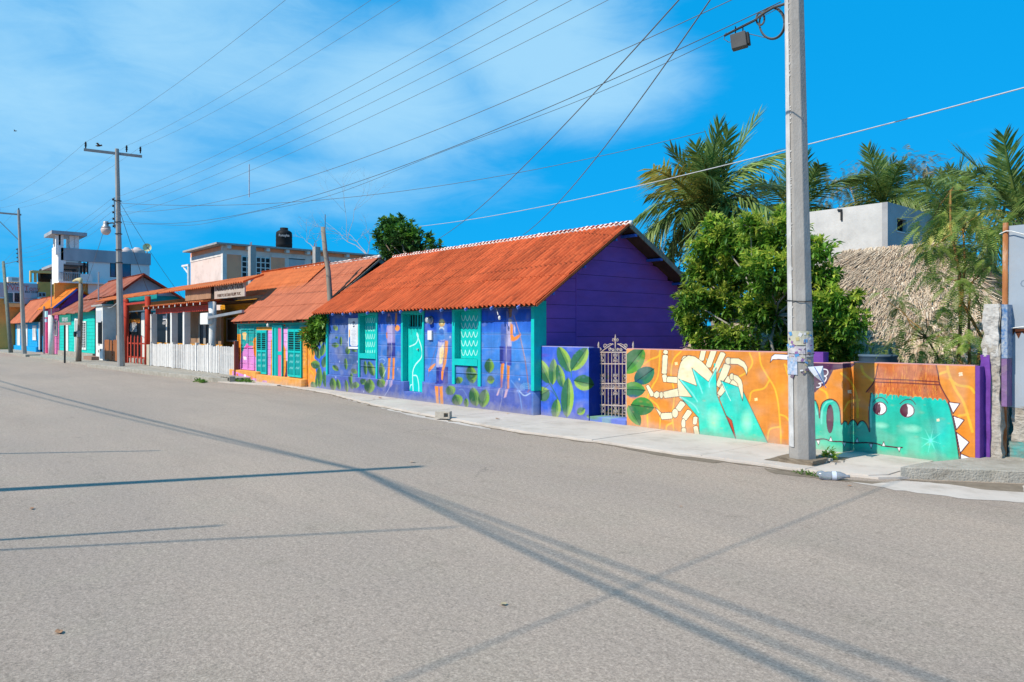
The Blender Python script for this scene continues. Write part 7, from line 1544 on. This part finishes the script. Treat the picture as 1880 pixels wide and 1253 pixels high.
bp_ = Vector(gr(144, 667)); tp_ = thing('timber_post', 'knotty brown timber post with an old meter and a yellow lamp on top', 'post', bp_)
MB().tube([bp_, atY(145, 640, bp_.y), atY(147, 600, bp_.y), atY(148.5, 560, bp_.y), atY(148, 521, bp_.y)], [.15,.14,.125,.12,.10], 8).build('post_shaft', M_WOODG, tp_, smooth=True); q = Vector(atY(145, 614, bp_.y)); MB().lathe([(.0,-.12),(.16,-.10),(.16,.08),(.0,.12)], q-Vector((0,.15,0)), 10, 'y').build('meter', M_DARKM, tp_); MB().box(q.x+.1, q.x+.4, q.y-.15, q.y, q.z-.15, q.z+.2).build('meter_box', M_METAL, tp_)
q = Vector(atY(147, 515, bp_.y)); MB().tube([q+Vector((-.75,-.2,-.02)), q+Vector((-.3,-.1,.04)), q+Vector((.1,0,.04)), q+Vector((.18,0,-.16))], [.05,.09,.12,.09], 8).build('lamp_head', mat('yellowed_lamp', (.62,.50,.26), (.55,.45,.24), rough=.6), tp_, smooth=True)
c9 = Vector(gr(94.5, 653.5)); wc = thing('round_column', 'white round concrete column with a thin mast on top before the pink wall', 'column', c9); MB().tube([c9, (c9.x, c9.y, atY(94.5, 579, c9.y)[2])], .20, 18).build('column_shaft', M_WHITE, wc, smooth=True)
MB().tube([(c9.x, c9.y, 2.6), (c9.x-.05, c9.y, atY(93, 514, c9.y)[2])], .04, 6).build('mast', M_METAL, wc)
for lb, a, yt, yb_, Y in (('thin pale mast behind the turquoise house roof', 181, 500, 552, 11.0), ('thin pale mast left of the concrete pole above the roofs', 177, 498, 540, 16.0), ('thin cream mast rising behind the orange roof', 88, 498, 545, 22.0)):
    p = Vector(atY(a, yb_, Y)); t = Vector(atY(a, yt, Y)); tag(MB().tube([(p.x, p.y, 0), t], .045, 6).build('mast', M_METAL, None), lb, 'mast')
# ================================================================== PINK, BLUE, PURPLE HOUSES
pk = thing('wooden_house', 'narrow pink house under a bright orange roof beside the white round column', 'house', (-65.5, 12, .1)); pa, pb2 = xY(83, HY2), xY(108.5, HY2)
boards(pk, M_PNKW, pa, pb2, HY2, .1, 3.55, .4); MB().box(pb2-.06, pb2, HY2+.04, 15, .1, 3.5).build('side_wall', M_PURP, pk); opening(pk, 'window', M_WHITE, 101, 106.5, 589, 617, HY2, .06, 'pane', mat('grey_shutter', (.28,.24,.26), (.22,.2,.22))); bpx('door', mat('crimson_door', (.5,.04,.12), (.4,.03,.1)), 83.6, 86.5, 560, 645, HY2-.05, .03, pk, .1)
slope_roof(pk, M_ROOFO, pa-.6, pb2+.6, 9.8, 3.52, 11.3, 4.98, 1, 1.0, wav=.2, amp=.03, seg=4); slope_roof(pk, M_ROOFO, pa-.6, pb2+.6, 14.6, 3.2, 11.3, 4.98, 1, 1.2, wav=.2, amp=.03, seg=4); MB().prism([(10.3,3.5),(11.3,4.85),(14.2,3.5)], 'x', pb2-.06, pb2+.0).build('gable', M_PURP, pk); MB().bar((pb2+.6, 11.3, 4.9), (pb2+.6, 9.8, 3.5), .04, .12).build('barge_board', M_BLUEP, pk)
bh_ = thing('wooden_house', 'vivid sky-blue boarded house with white window and dull red roof', 'house', (-78, 12.5, .1)); ba, bb_ = xY(24, HY2), xY(71.5, HY2)
M_SKYB = mat('sky_blue_board_paint', (.01,.36,.72), (.01,.31,.62), rough=.65, scale=2, grime=(.02,.25,.5), gscale=2, gamt=.3)
boards(bh_, M_SKYB, ba, bb_, HY2, .3, 2.6, .22); box('footing', M_SKYB, bh_, ba, bb_, HY2-.15, HY2+.1, .05, .5); opening(bh_, 'window', M_WHITE, 61, 67.5, 598, 625, HY2, .25, 'pane', mat('white_shutter', (.62,.6,.6), (.5,.5,.5))); opening(bh_, 'door_frame', M_WHITE, 32.5, 38, 596, 640, HY2, .3, 'door', M_WHITE, .5); opening(bh_, 'door_frame', M_WHITE, 46, 51.5, 596, 648, HY2, .3, 'door', M_WHITE, .3)
bpx('corner_post', mat('orange_post', (.5,.22,.03), (.4,.18,.03)), 22.5, 26, 595, 640, HY2-.08, .06, bh_, .3); bpx('corner_post', M_WHITE, 71, 72.5, 592, 650, HY2-.06, .05, bh_, .3)
slope_roof(bh_, M_ROOF2, ba-.9, bb_+.6, 9.7, 2.55, 11.45, 4.75, 1, 1.4, wav=.35, amp=.04, seg=4); slope_roof(bh_, M_ROOF2, ba-.9, bb_+.6, 14.5, 2.5, 11.45, 4.75, 1, 1.4, wav=.35, amp=.04, seg=4); MB().prism([(10.3,.3),(10.3,2.7),(11.45,4.6),(14.2,2.7),(14.2,.3)], 'x', bb_-.1, bb_).build('gable_wall', mat('dark_grey_board', (.16,.13,.15), (.1,.09,.1)), bh_)
bpx('low_blue_fence', M_SKYB, 73.5, 79, 617, 650, 10.5, .1, bh_, .1); bpx('grey_annexe', mat('lilac_grey_render', (.28,.24,.27), (.22,.2,.23)), 73, 80, 583, 650, 10.9, .1, bh_, .1)
cs_ = thing('shop_sign', 'small pale turquoise sign on a thin post between the blue and pink houses', 'sign', (xY(81.5, 9.7), 9.7, .1)); MB().bar((xY(81,9.7), 9.7, .1), (xY(81,9.7), 9.7, 3.7), .12).build('post', M_METAL, cs_); bpx('sign_board', mat('pale_turquoise_sign', (.30,.60,.62), (.5,.7,.72), scale=6), 82, 87, 572, 583, 9.65, .04, cs_); bpx('sign_board', mat('blue_white_sign', (.10,.3,.5), (.6,.7,.75), scale=9), 82, 86, 586, 592, 9.65, .04, cs_)
ph_ = thing('shop_building', 'small purple and grey shop with green door frame at the far left edge', 'building', (-100, 11, .1)); pa = xY(-14, HY2); pm = xY(10.5, HY2); pe = xY(21.5, HY2)
M_LIL = mat('lilac_paint', (.42,.26,.56), (.36,.22,.48), rough=.7); box('lilac_wall', M_LIL, ph_, pa, pm, HY2, HY2+3, .1, 3.6); box('grey_wall', M_CONC, ph_, pm+.05, pe, HY2+.1, HY2+2, .1, 3.9); MB().box(pa, pm+.3, HY2-.2, HY2-.005, 3.0, 3.7).build('parapet', M_LIL, ph_)
bpx('green_frame', mat('green_frame_paint', (.05,.25,.03), (.05,.2,.03)), 4, 9.5, 596, 632, HY2-.04, .03, ph_, .9); bpx('shutter', M_WHITE, 0, 3.6, 600, 645, HY2-.04, .03, ph_, .3); bpx('poster', MATS['blue_white_sign'], 12, 15, 610, 625, HY2+.06, .03, ph_)
# ================================================================== YELLOW FLAT BUILDING
M_OCH = mat('ochre_render', (.66,.36,.10), (.58,.31,.085), rough=.85, scale=1, grime=(.32,.20,.07), gscale=.5, gamt=.4); M_CRM = mat('cream_render_light', (.62,.45,.18), (.55,.40,.16), rough=.85); M_GRYL = mat('pale_grey_render', (.40,.42,.48), (.35,.37,.42), rough=.85)
XO = -85.0
def bx_(name, m, par, a, b, yt, yb_, X, th=.3):
    """upright panel facing +X on plane X covering the photo span a..b"""
    y0, y1 = atX(a, 600, X)[1], atX(b, 600, X)[1]; return MB().box(X-th, X, y0, y1, atX(a, yb_, X)[2], atX(a, yt, X)[2]).build(name, m, par)
yb_o = thing('flat_building', 'ochre and pale grey flat-roofed guesthouse with large red-lettered name', 'building', (XO-3, 12, 0))
bx_('ochre_wall', M_OCH, yb_o, -30, 185, 547, 645, XO-.3, 6); bx_('sign_wall', M_GRYL, yb_o, -20, 69, 518, 546, XO, .5); bx_('ochre_band', M_OCH, yb_o, 69.5, 190, 518, 546.5, XO, .5); bx_('grey_wall', M_GRYL, yb_o, 8, 110, 546.6, 558, XO-.05, .3)
bx_('balcony_band', M_CRM, yb_o, 15, 38, 557, 564, XO+.3, .5); w0 = bx_('window', M_GRYL, yb_o, 70, 84, 537, 545.5, XO+.02, .05); bx_('pane', M_GLASSD, w0, 72, 76, 538.5, 544, XO+.035, .012); bx_('pane', M_GLASSD, w0, 78, 83, 538.5, 544, XO+.035, .012)
w0 = bx_('window', M_WHITE, yb_o, 12, 37, 537, 556, XO+.03, .05); bx_('pane', mat('teal_glass', (.06,.14,.17), (.04,.1,.12), rough=.2), w0, 13, 24, 538, 555, XO+.045, .012); bx_('pane', M_GLASSD, w0, 26.5, 36.5, 538, 555, XO+.045, .012)
aa = bx_('rooftop_unit', M_WHITE, yb_o, 15, 36, 508.5, 517.8, XO-1, 1.5); bx_('grille', M_CONC, aa, 22, 34, 510.5, 515.5, XO-.985, .012)
for a, b, c, d in ((55.5, 58.5, 497, 518), (64, 67.5, 501, 518), (59, 95, 496.5, 501)): bx_('rooftop_frame', M_CRM, yb_o, a, b, c, d, XO-2, .6)
t2 = thing('water_tank', 'round black water tank on the ochre building roof', 'water tank', (XO-3, atX(83, 510, XO-3)[1], 6.8)); p = atX(83, 518, XO-3); MB().lathe([(.62,0),(.66,.5),(.66,.9),(.5,1.25),(.25,1.35),(.25,1.5),(0,1.5)], p, 18).build('tank_shell', M_BLACK, t2, smooth=True)
M_RLT = mat('red_script_lettering', (.50,.10,.08), (.50,.10,.08)); text('POSADA', M_INK, yb_o, (XO+.01, atX(27, 524, XO)[1], atX(27, 524, XO)[2]), .40, '+x'); text("D'Vita Tony", M_RLT, yb_o, (XO+.01, atX(40, 534, XO)[1], atX(40, 534, XO)[2]), .72, '+x', wscale=.85); text('986 862 2028', M_INK, yb_o, (XO+.01, atX(52, 538, XO)[1], atX(52, 538, XO)[2]), .28, '+x')
# ================================================================== WHITE MODERN BUILDING
XW = -66.0
wbd = thing('modern_building', 'white two-storey modern building with roof terrace tower and dark windows', 'building', (XW-3, 13, 0))
M_WB = mat('white_modern_render', (.84,.82,.80), (.76,.74,.73), rough=.85, scale=.8, grime=(.45,.47,.5), gscale=.6, gamt=.3); M_WBG = mat('streaked_parapet', (.40,.43,.47), (.30,.33,.37), rough=.9, scale=.9, grime=(.22,.25,.29), gscale=1, gamt=.6, stretch=(1,1,.3))
bx_('parapet', M_WBG, wbd, 111.8, 277, 455, 478, XW, .4)
Y0, Y1 = atX(109, 600, XW)[1], atX(277, 600, XW)[1]; zp0 = atX(109, 470.5, XW)[2]; zfl = atX(109, 517, XW)[2]
def wb(name, m, a, b, yt, yb_, X, th=.25): return bx_(name, m, wbd, a, b, yt, yb_, X, th)
wb('upper_wall', M_WB, 162, 202, 474, 560, XW-.1); wb('upper_wall', M_WB, 240.5, 274.5, 478.5, 560, XW-.1); wb('lintel', M_WB, 202, 240, 475, 476.5, XW-.1); wb('spandrel', M_WB, 202, 240, 509, 560, XW-.1)
w0 = wb('window', M_DARKM, 202, 240.5, 476.7, 508.5, XW-.16, .04); 
for a, b in ((203.5, 211), (213, 221), (224, 239)): bx_('pane', mat('blue_reflecting_glass', (.02,.09,.19), (.015,.06,.14), rough=.12, spec=.8), w0, a, b, 480, 508, XW-.15, .012)
wb('recess_back', M_WB, 108, 148, 468, 520, XW-3.0); wb('recess_return', M_WB, 145, 149.5, 470, 520, XW-1.0, .3); wb('terrace_slab', M_WB, 108, 205, 516, 519, XW+.3, 3.0); wb('lower_wall', M_OCH, 100, 190, 519.5, 560, XW-.3)
w1 = wb('inner_window', M_DARKM, 147.5, 151, 484, 504, XW-.5, .1); wb('inner_window', M_DARKM, 153, 157, 482, 503, XW-.4, .1); wb('dark_door', M_DARKM, 160, 162, 481, 515, XW-.05, .05)
wb('terrace_parapet', M_WB, 148, 170, 503, 517, XW+.25, .15); 
for i in range(9): a = 112+i*4; y = atX(a, 510, XW+.2)[1]; MB().bar((XW+.2, y, atX(a, 516, XW+.2)[2]), (XW+.2, y, atX(a, 500, XW+.2)[2]), .05).build('railing_bar', M_METAL, wbd)
wb('handrail', M_METAL, 110, 148, 499.5, 501, XW+.22, .06)
tw0 = atX(107.0, 600, XW)[1]; tw1 = atX(111.5, 600, XW)[1]
MB().box(XW-2.7, XW, tw0, tw0+.35, atX(100, 518, XW)[2], atX(100, 450, XW)[2]).build('tower_wall', M_WB, wbd); MB().box(XW-.4, XW-.002, tw0+.352, tw1, atX(100, 518, XW)[2], atX(100, 455, XW)[2]).build('tower_return', M_WB, wbd)
ztw, zts = atX(100, 453, XW)[2], atX(100, 432, XW)[2]
for (x_, y_) in ((XW-.2, tw0+.2), (XW-2.3, tw0+.2), (XW-.2, atX(133, 500, XW)[1]), (XW-.2, atX(141, 500, XW)[1]), (XW-2.3, atX(137, 500, XW)[1]), (XW-.2, tw1-.16)): MB().box(x_-.16, x_+.16, y_-.16, y_+.16, ztw-.6, zts+.05).build('tower_pillar', M_WB, wbd)
MB().box(XW-3.0, XW+.4, tw0-.5, atX(158, 500, XW)[1], zts+.06, zts+.32).build('tower_roof', M_WBG, wbd); box('roof_deck', M_WBG, wbd, XW-8, XW-.41, Y0, Y1, zp0-.6, zp0-.4); box('rear_body', M_WB, wbd, XW-8, XW-3.3, Y0+3.6, Y1, 0, zp0-.61); MB().box(XW-3.2, XW-.36, Y1-.25, Y1, 0, zp0-.61).build('end_wall', M_WB, wbd)
MB().box(XW-.3, XW-.05, atX(109, 500, XW)[1], atX(121, 500, XW)[1], atX(115, 484, XW)[2], atX(115, 472, XW)[2]).build('stair_block', M_WB, wbd)
tb_ = thing('terrace_table', 'dark table and stools on the white building terrace', 'table', atX(120, 515, XW-1)); p = Vector(atX(120, 516, XW-1)); MB().box(p.x-.4, p.x+.4, p.y-.6, p.y+.7, p.z+.85, p.z+.92).build('table_top', M_DARKM, tb_)
for dx_, dy_ in ((-.3,-.5),(.3,-.5),(-.3,.6),(.3,.6)): MB().bar((p.x+dx_, p.y+dy_, p.z), (p.x+dx_, p.y+dy_, p.z+.85), .07).build('leg', M_DARKM, tb_)
for lb, a, r_ in (('white domed water tank on the right end of the white building roof', 252, .62), ('low pale roof tank lid just right of the concrete pole', 233, .5)):
    p = atX(a, 462.5, XW-1.5); t = thing('water_tank', lb, 'water tank', p); MB().lathe([(r_,-.6),(r_,0),(r_*.9,.14),(r_*.4,.27),(r_*.35,.34),(0,.34)], p, 18).build('tank_shell', mat('pinkish_white_plastic', (.60,.50,.48), (.5,.42,.4)), t, smooth=True)
ds = thing('satellite_dish', 'yellow-white satellite dish on the corner of the white building roof', 'satellite dish', atX(270, 461, XW-.5)); p = Vector(atX(270, 455, XW-.5)); ax_ = Vector((-p.x, -p.y, 8)).normalized(); u_ = ax_.orthogonal().normalized(); v_ = ax_.cross(u_)
m = MB(); b0 = []; 
for r_, d_ in ((0,0),(.14,.02),(.28,.06),(.34,.10)):
    for k in range(16): a = k*math.pi/8; m.v.append(tuple(p+ax_*d_+(u_*math.cos(a)+v_*math.sin(a))*max(r_,.001)))
for i in range(3):
    for k in range(16): k2 = (k+1) % 16; m.f.append((i*16+k, i*16+k2, (i+1)*16+k2, (i+1)*16+k)); m.mi.append(0)
m.build('dish', mat('yellow_white_dish', (.70,.60,.18), (.72,.68,.5), rough=.5, scale=3), ds, smooth=True); MB().tube([p, p-Vector((0,0,.7))], .05, 6).build('mount', M_METAL, ds); MB().tube([p-v_*.3, p+ax_*.45], .02, 5).build('feed_arm', M_METAL, ds)
# ================================================================== SALMON BUILDING
SX, SY2 = -48.1, 17.0
sal = thing('salmon_building', 'two-storey salmon and white building with grid window and flat roof', 'building', (SX-3, 22, 0))
M_SAL = mat('salmon_paint', (.95,.42,.24), (.90,.38,.22), rough=.85, scale=1, grime=(.40,.26,.22), gscale=1, gamt=.4); M_PALES = mat('pale_peach_render', (.80,.64,.58), (.72,.57,.51), rough=.9, scale=1.2, grime=(.30,.24,.20), gscale=1.5, gamt=.45); M_WBND = mat('white_band_paint', (.82,.76,.72), (.70,.63,.59), rough=.85, scale=1.5, grime=(.35,.28,.26), gscale=1.2, gamt=.5)
sxl = atY(350, 458, SY2)[0]
def sy(a): return atX(a, 600, SX)[1]
def sz(a, y): return atX(a, y, SX)[2]
zr = 7.35
MB().box(sxl, SX-.3, SY2, SY2+.2, 0, sz(408, 462)).build('street_wall', M_PALES, sal); MB().box(sxl, SX-.3, SY2-.03, SY2+.2, sz(408, 469)-.0, sz(408, 459)).build('white_band', M_WBND, sal); MB().box(sxl, SX-.3, SY2-.01, SY2+.2, sz(408, 459), zr).build('top_band', M_SAL, sal)
MB().box(SX-.3, SX+.03, SY2-.05, sy(416), 0, zr).build('corner_column', M_WBND, sal)
def sb_x(name, m, a, b, yt, yb_, off=0, th=.15, par=None): return MB().box(SX-th, SX+off, sy(a), sy(b), sz(a, yb_), sz(a, yt)).build(name, m, par or sal)
sb_x('salmon_wall', M_SAL, 416, 443, 467, 560); sb_x('salmon_wall', M_SAL, 497, 523, 467, 560); sb_x('sill_wall', M_SAL, 443, 497, 511, 560); sb_x('grey_wall', M_WBND, 523, 740, 472, 560)
MB().box(SX-.2, SX+.02, sy(416), sy(760), sz(416, 467), sz(416, 458)).build('white_band', M_WBND, sal); MB().box(SX-.2, SX+.0, sy(416), sy(760), sz(416, 458)+.002, zr).build('top_band', M_SAL, sal)
wf = MB(); ya_, yb_ = sy(443), sy(497); z0, z1_ = sz(443, 511), sz(443, 469); nC, nR = 6, 4
wf.box(SX-.1, SX+.03, ya_, ya_+.06, z0, z1_).box(SX-.1, SX+.03, yb_-.06, yb_, z0, z1_).box(SX-.1, SX+.03, ya_+.06, yb_-.06, z1_-.06, z1_).box(SX-.1, SX+.03, ya_+.06, yb_-.06, z0, z0+.06); fo = wf.build('window', M_WHITE, sal)
for i in range(nC):
    for j in range(nR):
        a = ya_+.06+(yb_-ya_-.12)*i/nC; b = ya_+.06+(yb_-ya_-.12)*(i+1)/nC; c = z0+.06+(z1_-z0-.12)*j/nR; d = z0+.06+(z1_-z0-.12)*(j+1)/nR
        MB().box(SX-.06, SX-.045, a+.03, b-.03, c+.03, d-.03).build('pane', M_GLASSD, fo)
for i in range(1, nC): y = ya_+.06+(yb_-ya_-.12)*i/nC; MB().box(SX-.08, SX+.02, y-.03, y+.03, z0+.06, z1_-.06).build('muntin', M_WHITE, fo)
for j in range(1, nR): z = z0+.06+(z1_-z0-.12)*j/nR; MB().box(SX-.078, SX+.018, ya_+.06, yb_-.06, z-.03, z+.03).build('muntin', M_WHITE, fo)
sb_x('roller_door', mat('pale_metal_door', (.50,.53,.55), (.44,.47,.5), rough=.5), 531, 559, 476, 515, .02); sb_x('door_shadow_gap', M_DARK, 530, 560, 474.5, 475.8, .03); sb_x('dark_opening', M_DARK, 572, 577, 476, 486, .02); MB().box(SX-6.3, SX+.5, SY2-.6, sy(762), zr+.01, zr+.12).build('roof_slab', M_CONC, sal)
for a in (417, 453, 488, 524, 562, 634, 668, 702): y = sy(a); MB().box(SX+.02, SX+.42, y-.12, y+.12, zr-.22, zr+.005).build('beam_end', M_WBND, sal)
MB().box(sxl, sxl+.15, SY2+.2, 30, 0, zr).build('side_wall', M_PALES, sal)
for lb, a, b, yt, yb2_, dx in (('grey concrete column rising behind the taxi sign', 460, 470, 452, 520, 4.5), ('grey concrete column above the ridge of the pink-orange house', 579, 588.5, 453, 490, 4.5)):
    X = SX+dx; ya_, yb_ = atX(a, 500, X)[1], atX(b, 500, X)[1]; t = thing('concrete_column', lb, 'column', (X, (ya_+yb_)/2, 0), 'unfinished concrete columns'); MB().box(X-.4, X, ya_, yb_, 0, atX(a, yt, X)[2]).build('column_shaft', M_CONC, t)
    for q in (.1, .3): MB().tube([(X-q, ya_+.1, 6), (X-q, ya_+.1, atX(a, yt, X)[2]+.25)], .02, 4).build('rebar', M_RUST, t)
p = Vector(atX(521.5, 449, SX-1.2)); tk = thing('water_tank', 'large black ribbed water tank with white lettering on the salmon building', 'water tank', p)
MB().lathe([(r_*.76, z_*.88) for r_, z_ in [(.72,-.3),(.74,.0),(.72,.2),(.74,.25),(.72,.5),(.74,.55),(.72,.8),(.70,.95),(.5,1.08),(.36,1.12),(.36,1.3),(.0,1.32)]], p, 24).build('tank_shell', M_BLACK, tk, smooth=True)
pd = Vector((-p.x, -p.y, 0)).normalized(); tt = text('Rotoplas', M_WL, tk, p+pd*.585+Vector((0,0,.48)), .25, wscale=.8); tt.rotation_euler = (0, 0, math.atan2(pd.y, pd.x)+math.pi/2)
ant = thing('antenna', 'small aerial with a crossbar left of the salmon building', 'antenna', atY(347, 520, 13)); MB().tube([atY(347, 560, 13), atY(346, 487, 13)], .07, 6).bar(atY(335, 489, 13), atY(347, 487, 13), .1).bar(atY(337, 491, 13), atY(346, 503, 13), .06).build('mast', M_WHITE, ant)
# cinder block by the picket gate
p = Vector(gr(419, 701, .02)); c3_ = thing('cinder_block', 'grey hollow cinder block by the kerb below the white picket gate', 'block', p); m = MB()
m.box(p.x-.5, p.x+.4, p.y-.1, p.y+.1, .02, .06).box(p.x-.5, p.x+.4, p.y-.1, p.y+.1, .18, .22)
for q in (-.5,-.27,-.05,.17,.36): m.box(p.x+q, p.x+q+.04, p.y-.099, p.y+.099, .061, .179)
m.build('concrete_body', M_CEM2, c3_)
